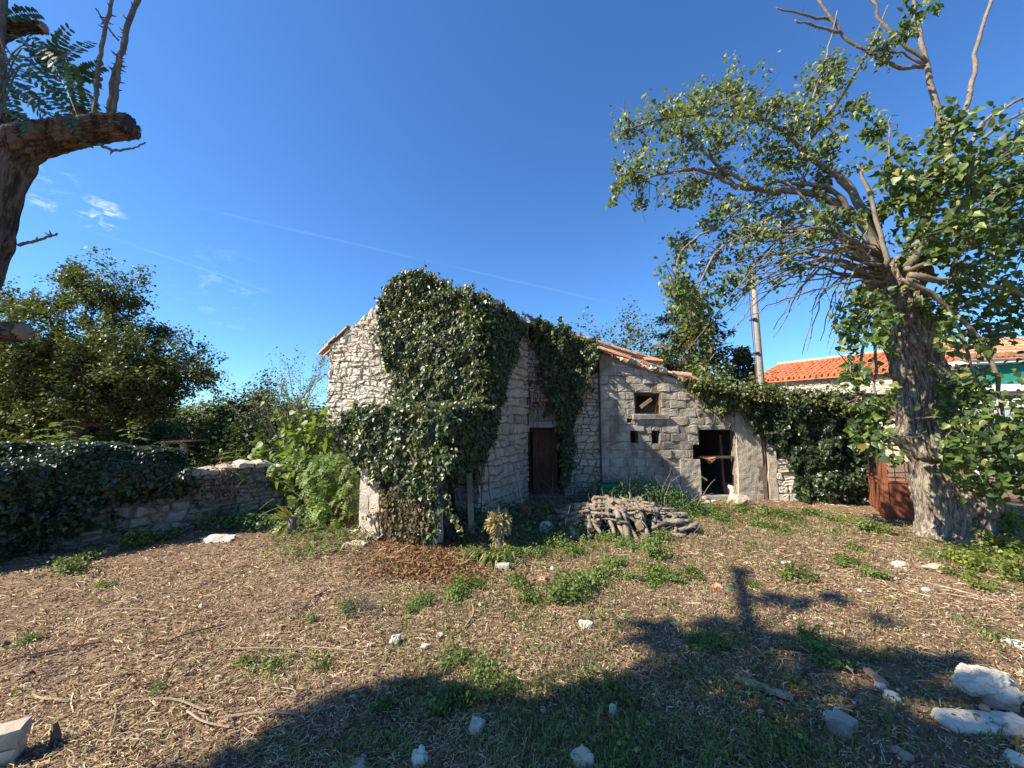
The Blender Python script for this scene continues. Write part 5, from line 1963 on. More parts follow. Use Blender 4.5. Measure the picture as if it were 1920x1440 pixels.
clL = [(1190, 250, 45, 38), (1180, 330, 35, 38), (1250, 212, 60, 40), (1230, 300, 50, 36), (1320, 190, 66, 40), (1385, 172, 50, 38), (1300, 250, 66, 40), (1370, 255, 56, 36), (1440, 210, 45, 36), (1490, 215, 55, 40), (1530, 165, 45, 36), (1560, 125, 45, 36), (1650, 90, 42, 36), (1480, 262, 56, 34), (1440, 300, 46, 30),
       (1330, 335, 56, 32), (1280, 365, 50, 28), (1390, 375, 60, 30), (1450, 405, 60, 30), (1350, 412, 46, 30), (1500, 330, 46, 30), (1560, 245, 36, 26), (1590, 200, 36, 24), (1555, 285, 30, 32), (1275, 455, 34, 42), (1350, 480, 46, 34), (1420, 440, 46, 30), (1480, 432, 46, 26), (1160, 370, 18, 26), (1205, 385, 22, 24), (1500, 300, 40, 30), (1400, 210, 50, 30)]
clL2 = [(1270, 520, 28, 46), (1300, 560, 40, 50), (1380, 530, 36, 34), (1450, 490, 44, 24), (1560, 330, 34, 34), (1570, 400, 40, 34), (1530, 450, 36, 22), (1600, 450, 30, 26), (1530, 380, 30, 26)]
clR = [(1600, 600, 30, 36), (1660, 620, 30, 34), (1610, 560, 34, 30), (1720, 380, 40, 40), (1770, 480, 44, 30), (1840, 440, 50, 40), (1890, 370, 40, 40), (1620, 810, 26, 30), (1880, 920, 44, 36), (1800, 780, 30, 34), (1650, 232, 30, 46), (1665, 300, 44, 42), (1690, 372, 56, 46), (1642, 400, 36, 36), (1740, 335, 52, 52), (1780, 262, 46, 56), (1800, 335, 56, 56), (1850, 310, 56, 56), (1905, 265, 36, 36), (1860, 385, 66, 56), (1790, 425, 56, 46), (1730, 452, 46, 36), (1905, 452, 46, 56), (1850, 482, 56, 46), (1800, 528, 56, 36), (1880, 562, 56, 46), (1780, 575, 56, 34), (1640, 572, 44, 40), (1615, 640, 40, 46), (1595, 690, 26, 30),
       (1830, 622, 66, 46), (1785, 655, 30, 36), (1815, 720, 44, 50), (1790, 745, 30, 30), (1835, 802, 56, 56), (1905, 800, 46, 66), (1850, 872, 56, 50), (1905, 880, 46, 50), (1640, 772, 34, 36), (1655, 830, 32, 34), (1625, 740, 30, 30), (1720, 20, 26, 30), (1700, 60, 26, 24), (1800, 850, 30, 40), (1990, 420, 60, 90), (2000, 620, 70, 90), (1985, 800, 60, 80), (1960, 300, 40, 60)]


def clumps(cl, depth, dj, dens, size):
    pos, nr, sz, cen = [], [], [], []
    for px, py, rx, ry in cl:
        c = P(px, py, depth + R.gauss(0, dj))
        cen.append((c, rx, ry))
        k = depth / 720
        sub = [(R.gauss(0, .5), R.gauss(0, .5), R.gauss(0, .4)) for _ in range(max(4, int(rx * ry / 150)))]
        for i in range(int(rx * ry * dens)):
            s = sub[i % len(sub)]
            x, y, zz = s[0] + R.gauss(0, .22), s[1] + R.gauss(0, .22), s[2] + R.gauss(0, .25)
            pos.append(c + Vector((x * rx * k, y * rx * k * .8, zz * ry * k * 1.1)))
            nr.append((R.gauss(-.35, .6), R.gauss(-.35, .6), R.gauss(.45, .55)))
            sz.append(size * R.uniform(.55, 1.25))
    return pos, nr, sz, cen


twg = MB()


def twigs(cen, depth):
    for c, rx, ry in cen:
        near = min(tips_all, key=lambda q: (q - c).length)
        k = depth / 720
        if (near - c).length > .5:
            near = c + (near - c).normalized() * .12
        for j in range(6):
            e = c + Vector((R.gauss(0, .7) * rx * k, R.gauss(0, .4) * rx * k, R.gauss(0, .6) * ry * k))
            m = (near + e) / 2 + Vector((R.gauss(0, .06), R.gauss(0, .06), R.uniform(0, .12)))
            twg.tube([near, (near + m) / 2 + Vector((R.gauss(0, .02), 0, 0)), m, (m + e) / 2, e], [.012, .010, .007, .005, .003], 4, cap=False)
            grow(twg, R, m, (e - near), (e - near).length * .4 + .05, .005, 0, [], 0, .3, n=4)


p1, n1, s1, c1 = clumps(clL, 6.3, .25, .15, .074)
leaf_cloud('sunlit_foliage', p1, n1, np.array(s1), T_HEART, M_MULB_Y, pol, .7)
p2, n2, s2, c2 = clumps(clL2, 6.1, .25, .13, .076)
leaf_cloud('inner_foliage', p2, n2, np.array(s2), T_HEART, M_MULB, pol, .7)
p3, n3, s3, c3 = clumps(clR, 5.75, .3, .086, .098)
twigs(c1, 6.3); twigs(c2, 6.1); twigs(c3, 5.75)
twg.build('twigs', M_LIMB, pol)
# the leaves that show largest are objects, the rest one mass
order = sorted(range(len(p3)), key=lambda i: -s3[i] / p3[i].y * (1 if p3[i].x / p3[i].y < 1.33 else .2))
big = set(order[:290])
rest = [i for i in range(len(p3)) if i not in big]
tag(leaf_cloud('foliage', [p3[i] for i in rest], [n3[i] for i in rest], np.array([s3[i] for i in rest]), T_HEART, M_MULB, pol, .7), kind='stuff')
LM = []
for k in range(6):
    V, Fs = leaf_arrays([(0, 0, 0)], [(0, 0, 1)], [1.0], T_HEART, tdir=[(1, 0, 0)])
    V = V - 0
    LM.append(np_mesh('leaf', V, Fs, M_MULB))
for j, i in enumerate(sorted(big)):
    o = link('leaf', LM[j % 6], pol)
    nn = Vector(n3[i]).normalized()
    t_ = Vector((R.gauss(0, .6), R.gauss(0, .6), -.8))
    t_ = (t_ - nn * t_.dot(nn)).normalized()
    m = Matrix((t_, nn.cross(t_), nn)).transposed().to_4x4()
    o.matrix_basis = Matrix.Translation(p3[i]) @ m @ Matrix.Scale(s3[i], 4)

# ------------------------------------------------------------------ robinia with sawn limb, near left
R.seed(202)
LD = 1.6
M_SHOOT = mat_noise('robinia_shoot', (.13, .11, .09), (.19, .165, .135), (.06, .05, .04), 20, 80, .85, .5)
rob = thing('robinia_tree', 'thorny robinia trunk with a sawn off limb rising at the near left', 'tree', (-2.75, 1.55, 0))
LS = 1.62
pr = [(-190, 1250, 128), (-150, 1000, 118), (-105, 760, 106), (-75, 620, 100), (-58, 540, 96), (-28, 450, 94), (-12, 380, 98), (0, 320, 114), (2, 280, 122), (-20, 240, 100), (-36, 180, 84), (-30, 110, 66), (-22, 40, 58), (-14, -60, 50)]
trunk_mesh('trunk', pr, LD, M_BARK_R, rob, nang=110, nz=260, stretch=LS, ridge=.012, flute=10, seed=7.0, med=.012, bumps=[(P(0, 455, LD).z, 1.3, .012, .04, .5), (P(0, 300, LD).z, 1.2, .02, .06, .7)])


def bark_limb(name, path, ws, depth, parent, mats, stretch, nang=60, n=14, ridge=.014, seed=1.0):
    pts = smooth_path([P(q[0], q[1], q[2] if len(q) > 2 else depth) for q in path], n)
    L = len(pts)
    w = np.interp(np.linspace(0, len(ws) - 1, L), range(len(ws)), ws)
    V, prev = [], None
    for i, p in enumerate(pts):
        t = (pts[min(i + 1, L - 1)] - pts[max(i - 1, 0)]).normalized()
        x = t.orthogonal().normalized() if prev is None else (prev - t * prev.dot(t)).normalized()
        prev = x
        y = t.cross(x)
        r0 = w[i] / 2 / 720 * depth / stretch
        for k in range(nang):
            a = 2 * math.pi * k / nang
            f = noise.noise((math.cos(a) * 5.5, math.sin(a) * 5.5, i / L * 3 + seed)) * 1.0
            f2 = noise.noise((math.cos(a) * 13, math.sin(a) * 13, i / L * 9 + seed))
            r = r0 - abs(f) * ridge * 1.8 - abs(f2) * ridge + ridge
            V.append(p + (x * math.cos(a) + y * math.sin(a)) * r)
    idx = np.arange(L * nang).reshape(L, nang)
    nx_ = np.roll(idx, -1, axis=1)
    F_ = np.stack([idx[:-1].ravel(), nx_[:-1].ravel(), nx_[1:].ravel(), idx[1:].ravel()], 1)
    # sawn end face, slightly dished
    c0 = len(V)
    V.append(pts[-1] + (pts[-1] - pts[-2]).normalized() * .003)
    tri = np.stack([idx[-1], np.roll(idx[-1], -1), np.full(nang, c0)], 1)
    mi = [0] * len(F_) + [1] * len(tri)
    return link(name, np_mesh(name, [tuple(v) for v in V], [F_, tri], mats, True, mi), parent)


bark_limb('sawn_limb', [(-8, 300), (40, 272), (90, 258), (150, 247), (205, 240), (246, 236)], [104, 86, 72, 64, 58, 54, 50], LD, rob, [M_BARK_R, M_BARK_R], 1.35, nang=110, n=30, seed=3)
bark_limb('sawn_stub', [(-20, 70), (10, 54), (45, 50), (82, 52)], [44, 36, 26, 20], 1.7, rob, [M_BARK_R, M_ENDGRAIN], 1.5, seed=5)
bark_limb('sawn_stub', [(-60, 618), (-20, 622), (15, 622), (44, 622)], [52, 48, 46, 44], 1.55, rob, [M_BARK_R, M_ENDGRAIN], 1.6, seed=6)
bark_limb('stump_knob', [(150, 246), (151, 222), (150, 206)], [44, 34, 26], LD, rob, [M_BARK_R, M_ENDGRAIN], 1.35, nang=30, seed=8)


def thorny(path, w0, w1, nth, depth=LD):
    mb = MB()
    sp_, rad = limb_px(mb, path, w0, w1, depth, 1.35, 5, 7, .002)
    for k in range(nth):
        i = R.randint(1, len(sp_) - 2)
        a = R.uniform(0, 6.283)
        t = (sp_[i + 1] - sp_[i]).normalized()
        o = Matrix.Rotation(a, 3, t) @ t.orthogonal().normalized()
        b = sp_[i] + o * rad[i] * .8
        mb.tube([b, b + o * .010, b + o * .020 + t * .003], [.0042, .0024, .0004], 5, 0, False)
    mb.build('thorny_shoot', M_SHOOT, rob)


thorny([(176, 224), (182, 160), (188, 100), (200, 40), (218, -30)], 11, 8, 16)
thorny([(204, 220), (212, 160), (228, 95), (242, 40), (268, -30)], 15, 11, 26)
thorny([(208, 222), (218, 170), (222, 130), (226, 105)], 11, 8, 12, 1.57)
thorny([(222, 75), (205, 55), (190, 32), (180, 16)], 5, 3, 2)
thorny([(186, 270), (205, 280), (228, 282), (254, 276), (273, 267)], 8, 3, 3)
thorny([(35, 460), (60, 454), (85, 446), (107, 438)], 8, 5, 3)
thorny([(-20, 300), (-4, 262), (-6, 220), (4, 160), (2, 80), (6, -30)], 22, 14, 8)
fr_spec = [((70, 130), (125, 45), 1.72), ((110, 120), (165, 70), 1.6), ((130, 110), (150, 205), 1.55), ((20, 180), (120, 225), 1.62), ((150, 160), (185, 215), 1.7), ((40, 60), (110, 110), 1.66), ((0, 30), (95, 70), 1.7), ((80, 175), (140, 215), 1.5), ((60, 140), (160, 130), 1.58), ((20, 95), (140, 190), 1.5), ((60, 60), (200, 240), 1.62), ((30, 130), (175, 215), 1.6), ((10, 30), (70, 20), 1.5), ((90, 150), (118, 60), 1.7), ((140, 150), (195, 115), 1.65), ((100, 130), (190, 150), 1.6), ((0, 190), (60, 225), 1.5), ((10, 210), (48, 240), 1.55), ((30, 170), (105, 228), 1.6), ((50, 110), (130, 100), 1.7),
           ((5, 150), (80, 190), 1.45), ((20, 60), (100, 130), 1.55), ((0, 100), (70, 150), 1.5), ((70, 90), (150, 150), 1.5), ((0, 60), (40, 120), 1.6), ((40, 200), (100, 215), 1.65), ((110, 170), (190, 200), 1.55), ((-20, 20), (40, 10), 1.4), ((60, 170), (150, 235), 1.45), ((-10, 130), (30, 200), 1.55), ((80, 120), (185, 185), 1.75), ((0, 165), (65, 170), 1.4), ((30, 90), (90, 175), 1.4), ((20, 140), (120, 170), 1.5), ((-5, 80), (60, 95), 1.45)]
for (a, b, dp) in fr_spec[:6] + fr_spec[9:24] + fr_spec[28:31]:
    pa, pb_ = P(a[0], a[1], dp), P(b[0], b[1], dp + R.uniform(-.12, .12))
    fm = MB()
    frond(fm, pa, (pb_ - pa) + UP * .04, (pb_ - pa).length, 12, .29, .6, 0.0013, .034, (Vector((0, 0, CAMH)) - pa).normalized())
    fm.build('leaf', [M_ROBIN, M_ROBIN], rob)
mb = MB()
for k in range(9):
    mb.tube(smooth_path([P(-5, R.uniform(60, 230), 1.5), P(40, R.uniform(80, 180), 1.55), P(R.uniform(90, 150), R.uniform(90, 170), 1.6)], 4), [.004, .0035, .003, .003, .0025, .002, .002, .0015, .001], 4)
mb.build('twigs', M_LIMB, rob)

# ------------------------------------------------------------------ tree off to the left whose shade falls over the near yard
R.seed(303)
sh_pts = [(500, 1435, .3), (600, 1410, .32), (640, 1350, .26), (710, 1330, .28), (790, 1310, .26), (690, 1400, .4), (800, 1390, .42), (905, 1400, .42), (1010, 1390, .42), (1110, 1350, .3), (1220, 1190, .2), (1290, 1210, .26), (1285, 1310, .32), (1385, 1265, .28), (1350, 1175, .22), (1440, 1190, .3), (1480, 1275, .24),
          (1570, 1240, .3), (1600, 1335, .24), (1690, 1250, .26), (1120, 1430, .46), (1260, 1410, .46), (1400, 1400, .46), (1540, 1420, .45), (1680, 1430, .42), (1780, 1400, .34), (1860, 1440, .4), (1800, 1240, .2), (1500, 1130, .16), (1560, 1120, .14), (1450, 1120, .16), (1900, 1340, .28), (1660, 1160, .1), (1740, 1300, .2), (560, 1500, .5), (760, 1500, .5), (960, 1500, .5), (1160, 1520, .5), (1360, 1520, .5), (1600, 1540, .5)]
yt = thing('yard_tree', 'leafy tree standing beyond the left side of the yard, casting the near shade', 'tree', (-7.2, -.6, 0))
pos, nr, cen = [], [], []
for px, py, r in sh_pts:
    g_ = G(px, py)
    t_ = (g_.x + 6.9 + R.uniform(-.5, .5)) / -sun_dir.x * 1.0
    c = g_ + sun_dir * t_
    cen.append((c, r))
    subs = [Vector((R.gauss(0, 1), R.gauss(0, 1), R.gauss(0, 1))).normalized() * r * R.uniform(.3, .95) for _ in range(6)]
    for k in range(int(330 * r * r / .1)):
        d = subs[k % 6] + Vector((R.gauss(0, 1), R.gauss(0, 1), R.gauss(0, 1))) * r * .2
        pos.append(c + d)
        nr.append((R.gauss(0, .7), R.gauss(0, .7), R.gauss(.5, .6)))
leaf_cloud('crown', pos, nr, .1 * rng.uniform(.6, 1.3, len(pos)), T_IVY, M_MULB, yt)
mb = MB()
mb.tube([(-7.2, -.6, -.1), (-7.15, -.55, 1.2), (-7.05, -.4, 2.6), (-6.95, -.3, 4.0)], [.3, .22, .2, .18], 12)
mb.build('trunk', M_BARK_R, yt, True)
mb = MB()
fork = Vector((-6.95, -.3, 3.9))
for c, r in cen:
    m = (fork + c) / 2 + Vector((R.gauss(0, .15), R.gauss(0, .15), -.1))
    mb.tube([fork, (fork + m) / 2, m, (m + c) / 2, c], [.06, .045, .035, .025, .012], 6)
gq = [G(1405, 1200), G(1400, 1150), G(1388, 1090), G(1384, 1066)]
lp = []
for q in gq:
    lp.append(q + sun_dir * ((q.x + 6.9) / -sun_dir.x))
mb.tube([fork, (fork + lp[0]) / 2] + lp, [.1, .09, .08, .07, .06, .055], 8)
tp = lp[-1]
mb.tube([lp[2], lp[2] + Vector((.0, .12, .22)), lp[2] + Vector((0, .22, .3))], [.05, .04, .03], 6)
mb.build('limbs', M_BARK_R, yt)

# ------------------------------------------------------------------ rusty gate
gate = thing('iron_gate', 'rusty sheet iron gate standing ajar behind the gnarled trunk', 'gate', (7.4, 7.9, 0))


def gate_leaf(a, b, zt_solid, zt_top, bars, notch=False):
    a, b = Vector(a), Vector(b)
    u = (b - a).normalized()
    L = (b - a).length
    nn = Vector((u.y, -u.x, 0))
    ang = Matrix.Rotation(math.atan2(u.y, u.x), 3, 'Z')
    sh_ = MB()
    n = 14
    for k in range(n):
        s0, s1 = L * k / n, L * (k + 1) / n
        zb0 = .05 + (.12 * max(0, noise.noise((s0 * 6, a.x, 1))) if notch else .02)
        zb1 = .05 + (.12 * max(0, noise.noise((s1 * 6, a.x, 1))) if notch else .02)
        o0, o1 = nn * .006 * math.sin(s0 * 9), nn * .006 * math.sin(s1 * 9)
        f0, f1 = a + u * s0 + o0, a + u * s1 + o1
        sh_.hexa([f0 + UP * zb0 - nn * .004, f1 + UP * zb1 - nn * .004, f1 + UP * zb1 + nn * .004, f0 + UP * zb0 + nn * .004],
                 [f0 + UP * zt_solid - nn * .004, f1 + UP * zt_solid - nn * .004, f1 + UP * zt_solid + nn * .004, f0 + UP * zt_solid + nn * .004])
    sh_.build('sheet_panel', M_RUST, gate)
    for s, w in ((0, .06), (L, .07)):
        m_ = MB()
        m_.box(a + u * s + UP * (zt_top / 2 + .01), (w, .05, zt_top), ang)
        m_.build('stile', M_RUST, gate)
    for z in (zt_solid + .02, zt_solid + .1, zt_top - .02):
        m_ = MB()
        m_.beam(a + u * .04 + UP * z + nn * .012, a + u * (L - .04) + UP * z + nn * .012, .025, .035)
        m_.build('rail', M_RUST, gate)
    for k in range(bars):
        s = L * (k + 1) / (bars + 1)
        m_ = MB()
        m_.tube([a + u * s + UP * (zt_solid + .03), a + u * s + UP * (zt_top - .03)], .007, 5)
        m_.build('bar', M_IRON, gate)
    wm = MB()
    for k in range(int(L / .05)):
        s = .05 * k + .03
        for sg in (-1, 1):
            e = min(max(s + sg * (zt_top - zt_solid - .15) * .6, .03), L - .03)
            h = abs(e - s) / .6
            wm.tube([a + u * s - nn * .012 + UP * (zt_solid + .11), a + u * e - nn * .012 + UP * (zt_solid + .11 + h)], .002, 3, cap=False)
    tag(wm.build('wire_mesh', M_IRON, gate), kind='stuff')


gate_leaf((7.95, 8.78, 0), (7.03, 7.47, 0), .66, 1.45, 6, True)
gate_leaf((7.06, 7.40, 0), (8.0, 6.98, 0), .70, 1.42, 6)
mb = MB()
mb.tube([(8.05, 8.9, -.1), (8.05, 8.9, 1.62)], .05, 8)
mb.box((8.05, 8.9, 1.65), (.16, .16, .05))
mb.build('gate_post', M_RUST, gate)

# ------------------------------------------------------------------ woodpile
R.seed(404)
wc = Vector((1.9, 6.95, 0))


def log_mesh(L, r, bend, seed):
    rg = random.Random(seed)
    mb = MB()
    pts = [Vector((L * (s - .5), bend * math.sin(math.pi * s), rg.gauss(0, .006))) for s in np.linspace(0, 1, 6)]
    rad = [r * rg.uniform(.86, 1.14) for _ in pts]
    mb.tube(pts, rad, 9, 0, True, 1)
    for i in range(len(mb.v)):
        mb.v[i] = tuple(c + rg.gauss(0, r * .06) for c in mb.v[i])
    if rg.random() < .4:
        p = pts[rg.randint(1, 4)]
        mb.tube([p, p + Vector((.02, rg.uniform(-.06, .06), r + .04))], [r * .35, r * .25], 6, 0, True, 1)
    o = mb.build('log', [M_BARK_LOG, M_ENDGRAIN])
    me = o.data
    bpy.data.objects.remove(o)
    me.polygons.foreach_set('use_smooth', [len(p.vertices) == 4 for p in me.polygons])
    return me


LOGS = [log_mesh(R.uniform(.45, .85), R.uniform(.024, .056), R.uniform(-.05, .08), k) for k in range(14)]
STK = [log_mesh(R.uniform(.5, .9), R.uniform(.014, .024), R.uniform(-.06, .08), 50 + k) for k in range(5)]


def heap(u, v):
    return .38 * max(0, 1 - (u / 1.12) ** 2) ** .8 * max(0, 1 - (v / .62) ** 2) ** .6


def put_log(me, x, y, z, ang, tilt, label, group=None, name='log'):
    o = link(name, me)
    o.matrix_basis = Matrix.Translation((x, y, z)) @ Matrix.Rotation(ang, 4, 'Z') @ Matrix.Rotation(tilt, 4, 'Y') @ Matrix.Rotation(R.uniform(0, 6.28), 4, 'X')
    return tag(o, label, name, group)


cnt = 0
for k in range(150):
    u = R.uniform(-1.05, 1.0)
    v = R.uniform(-.55, .5)
    h = heap(u, v)
    if h < .04:
        continue
    lay = h * R.uniform(.35, 1.0) if k < 70 else h
    right_side = u > .55
    ang = math.radians(90 + R.gauss(-14, 20)) if not right_side else math.radians(R.gauss(10, 25))
    slope = (heap(u, v + .1) - heap(u, v - .1)) / .2
    tilt = -math.atan(slope) * (1 if not right_side else .2) + R.gauss(0, .14)
    if u < -.6:
        ang += R.uniform(-.5, .2)
    put_log(LOGS[R.randint(0, 13)], wc.x + u, wc.y + v, max(.05, lay + R.uniform(-.01, .03)), ang, tilt, 'short barky log heaped ' + ('at the left end of the woodpile' if u < -.45 else 'at the right end of the woodpile' if u > .5 else 'in the middle of the woodpile, near its front' if v < -.1 else 'in the middle of the woodpile, towards its back'), 'logs heaped on the woodpile')
for k in range(46):
    u, v = R.uniform(-.9, 1.0), R.uniform(-.5, .3)
    put_log(STK[R.randint(0, 4)], wc.x + u, wc.y + v, heap(u, v) + .05, R.uniform(0, 3.14), R.gauss(0, .25), 'thin crooked stick lying over the ' + ('left half' if u < 0 else 'right half') + ' of the woodpile', 'thin sticks on the woodpile', 'stick')
mb = MB()
p0_, p1_ = P(1068, 964, 6.62), P(1150, 951, 6.7)
mb.tube([p0_, (p0_ + p1_) / 2 + UP * .01, p1_], [.028, .026, .022], 8, 0, True, 1)
tag(mb.build('log', [M_BARK_LOG, M_ENDGRAIN]), 'long smooth pole resting across the left front of the woodpile', 'log')
mb = MB()
p0_, p1_ = G(1245, 985) + UP * .05, G(1296, 978) + UP * .05
mb.tube([p0_ - XD * .1, p0_, p1_ + XD * .02], [.034, .034, .032], 8, 0, True, 1)
tag(mb.build('log', [M_BARK_LOG, M_ENDGRAIN]), 'straight pole jutting out of the right end of the woodpile', 'log')
mb = MB()
p0_ = P(1200, 987, 6.3)
mb.tube([p0_, p0_ + Vector((.05, .3, .03)), p0_ + Vector((.1, .6, .08))], [.062, .06, .06], 12, 0, True, 1)
tag(mb.build('log', [M_BARK_LOG, M_ENDGRAIN]), 'thick log facing out of the woodpile front with a round cut end', 'log')
tw = MB()
for k in range(210):
    u, v = R.uniform(-1.1, 1.2), R.uniform(-.65, .4)
    p = Vector((wc.x + u, wc.y + v, max(.0, heap(u, v) - .05)))
    grow(tw, R, p, (R.gauss(0, .8), R.gauss(-.2, .6), R.uniform(.1, 1)), R.uniform(.15, .4), .004, 0, [], -.1, .35, n=4)
tag(tw.build('brushwood', M_TWIG), 'fine grey brushwood tangled over the woodpile', 'brushwood', kind='stuff')

# ------------------------------------------------------------------ yard objects


def rough_block(name, c, size, rot, mat, amp=.006, step=.03):
    """block with chipped, uneven faces"""
    bm = bmesh.new()
    bmesh.ops.create_cube(bm, size=1)
    bmesh.ops.scale(bm, vec=size, verts=bm.verts)
    for ax in range(3):
        n_ = max(1, int(size[ax] / step))
        ed = [e for e in bm.edges if abs((e.verts[0].co - e.verts[1].co)[ax]) > size[ax] * .9]
        bmesh.ops.subdivide_edges(bm, edges=ed, cuts=n_, use_grid_fill=True)
    for v in bm.verts:
        edge = sum(abs(abs(v.co[i]) - size[i] / 2) < 1e-4 for i in range(3))
        p = v.co * 14 + Vector(c) * 3
        v.co += Vector((noise.noise(p), noise.noise(p + Vector((9, 0, 0))), noise.noise(p + Vector((0, 9, 0))))) * amp
        p = v.co * 45
        v.co += Vector((noise.noise(p), noise.noise(p + Vector((9, 0, 0))), noise.noise(p + Vector((0, 9, 0))))) * amp * .5
        if edge > 1:
            v.co *= 1 - max(0, noise.noise(v.co * 20 + Vector(c))) * .03 * edge
            v.co -= v.co.normalized() * amp * .8
    me = bpy.data.meshes.new(name)
    bm.to_mesh(me)
    bm.free()
    me.materials.append(mat)
    o = link(name, me)
    o.matrix_basis = Matrix.Translation(c) @ rot.to_4x4()
    return o


def rock(name, px, py, w, h, mat, label, group=None, cat='stone', sub=2, rough=.28, seed=0, depth_k=.8, dz=0.0, base=None, ncut=7):
    rg = random.Random(seed or (px * 7 + py))
    g_ = base if base is not None else G(px, py)
    k = g_.y / 720
    bm = bmesh.new()
    bmesh.ops.create_icosphere(bm, subdivisions=sub, radius=1)
    if sub == 2 and w > 19:
        bmesh.ops.subdivide_edges(bm, edges=bm.edges, cuts=1, use_grid_fill=True, smooth=.0)
    off = Vector((rg.uniform(0, 99), rg.uniform(0, 99), 3))
    cuts = [(Vector((rg.gauss(0, 1), rg.gauss(0, 1), rg.gauss(.2, .8))).normalized(), rg.uniform(.55, .85)) for _ in range(ncut)]
    for v in bm.verts:
        for n_, d in cuts:
            e = v.co.dot(n_) - d
            if e > 0:
                v.co -= n_ * e * .85
        v.co *= 1 + noise.noise(v.co * 1.6 + off) * rough + noise.noise(v.co * 4.5 + off) * rough * .45 + noise.noise(v.co * 11 + off) * .05
        v.co = Vector((v.co.x * w * k / 2, v.co.y * w * k / 2 * depth_k, v.co.z * h * k / 2 * 1.25))
        v.co.z = max(v.co.z, -h * k * .4) + h * k * .16
    me = bpy.data.meshes.new(name)
    bm.to_mesh(me)
    bm.free()
    me.materials.append(mat)
    o = link(name, me)
    o.location = (g_.x, g_.y, gh(g_.x, g_.y) + dz)
    o.rotation_euler = (0, 0, rg.uniform(-.4, .4))
    return tag(o, label, cat, group)


WS = 'small white stone lying on the littered yard soil'
WG = 'white stones scattered over the yard'
small = []
for px, py, w, h in ((690, 1212, 12, 9), (798, 1214, 22, 15), (826, 1192, 22, 9), (843, 1124, 6, 5), (901, 1136, 12, 9), (1132, 1136, 8, 6), (895, 1280, 15, 14), (682, 1413, 17, 14), (1018, 1334, 15, 15), (1064, 1336, 11, 13), (785, 1342, 9, 8), (1424, 1337, 22, 12), (1514, 1381, 12, 10), (1468, 1382, 28, 10),
                     (1490, 1160, 9, 6), (1558, 1166, 15, 7), (1734, 1191, 15, 7), (1470, 1056, 16, 7), (1612, 1109, 10, 7), (1600, 1316, 12, 9), (1737, 1109, 20, 13), (1762, 1043, 18, 12), (1713, 1110, 12, 7), (1680, 1087, 10, 8), (1434, 1205, 9, 6), (378, 1140, 14, 12), (416, 1176, 14, 7), (1392, 1238, 8, 7), (1550, 1335, 10, 12), (1322, 1382, 8, 7), (1345, 1378, 9, 7), (1110, 1330, 8, 6), (655, 1022, 22, 9), (640, 1030, 14, 8), (470, 1072, 10, 5), (668, 1018, 16, 7), (1400, 1058, 12, 6), (1340, 1150, 7, 5), (1265, 1124, 9, 6), (1700, 1290, 9, 7), (1495, 1322, 10, 7), (1480, 1054, 9, 5)):
    small.append((rock('stone', px, py, w * .85, h * .85, M_WHITE, WS, WG), px, py))
rank_labels(small, MARKS, 'small white stone')
rock('stone', 742, 1203, 22, 20, M_STONE2, 'cream upright stone beside a short shadow in mid yard')
rock('stone', 895, 1370, 34, 36, M_STONE, 'grey angular stone among the shaded weeds in the foreground')
rock('stone', 1089, 1436, 46, 44, M_WHITE, 'big white boulder cut by the bottom edge of the picture')
rock('stone', 785, 1428, 32, 36, M_WHITE, 'crumpled looking bright white lump in the shaded grass', rough=.5, cat='stone', sub=3)
rock('stone', 668, 1434, 52, 16, M_STONE, 'flat bluish grey stone beside the crumpled white lump')
rock('stone', 1149, 1345, 20, 28, M_WHITE, 'white flecked stone half hidden in grass blades')
rock('stone', 1097, 1177, 32, 13, M_STONE2, 'low crumbly pale stone at the edge of the shade')
rock('stone', 1560, 1352, 30, 26, M_STONE, 'grey rock leaning against a small brick block')
rock('stone', 1569, 1348, 12, 26, M_STONE2, 'thin pale shard standing upright by the small brick')
rock('stone', 1653, 1290, 26, 16, M_WHITE, 'white plaster crumb nearer the rotten plank end')
rock('stone', 1675, 1310, 30, 18, M_WHITE, 'larger white plaster crumb left of the big white mound')
rock('stone', 1905, 1210, 38, 16, M_WHITE, 'flat white stone at the right edge of the picture')
rock('stone', 1906, 1434, 40, 24, M_WHITE, 'white block with a brick stain in the bottom right corner', sub=3)
rock('stone', 1389, 945, 48, 24, M_WHITE, 'large white boulder in front of the rendered pier')
rock('stone', 1690, 1062, 34, 12, M_STONE2, 'chalky stone cluster piece in front of the gnarled trunk')
rock('stone', 1752, 1068, 44, 10, M_WHITE, 'long chalky splinter right of the trunk foot')
for k, (px, py, w, h) in enumerate(((1322, 938, 14, 9), (1332, 935, 13, 9), (1327, 945, 15, 8), (1338, 942, 9, 6), (1318, 946, 9, 6))):
    rock('stone', px, py, w, h, M_WHITE, 'chunk of white rubble at the foot of the wing opening', 'white rubble by the wing opening')
rock('stone', 408, 1014, 60, 13, M_STONE2, 'low pale mound of crushed stone near the bramble')
rock('stone', 1860, 1068, 22, 14, M_STONE3, 'small shaded stone under the yellow green weeds')
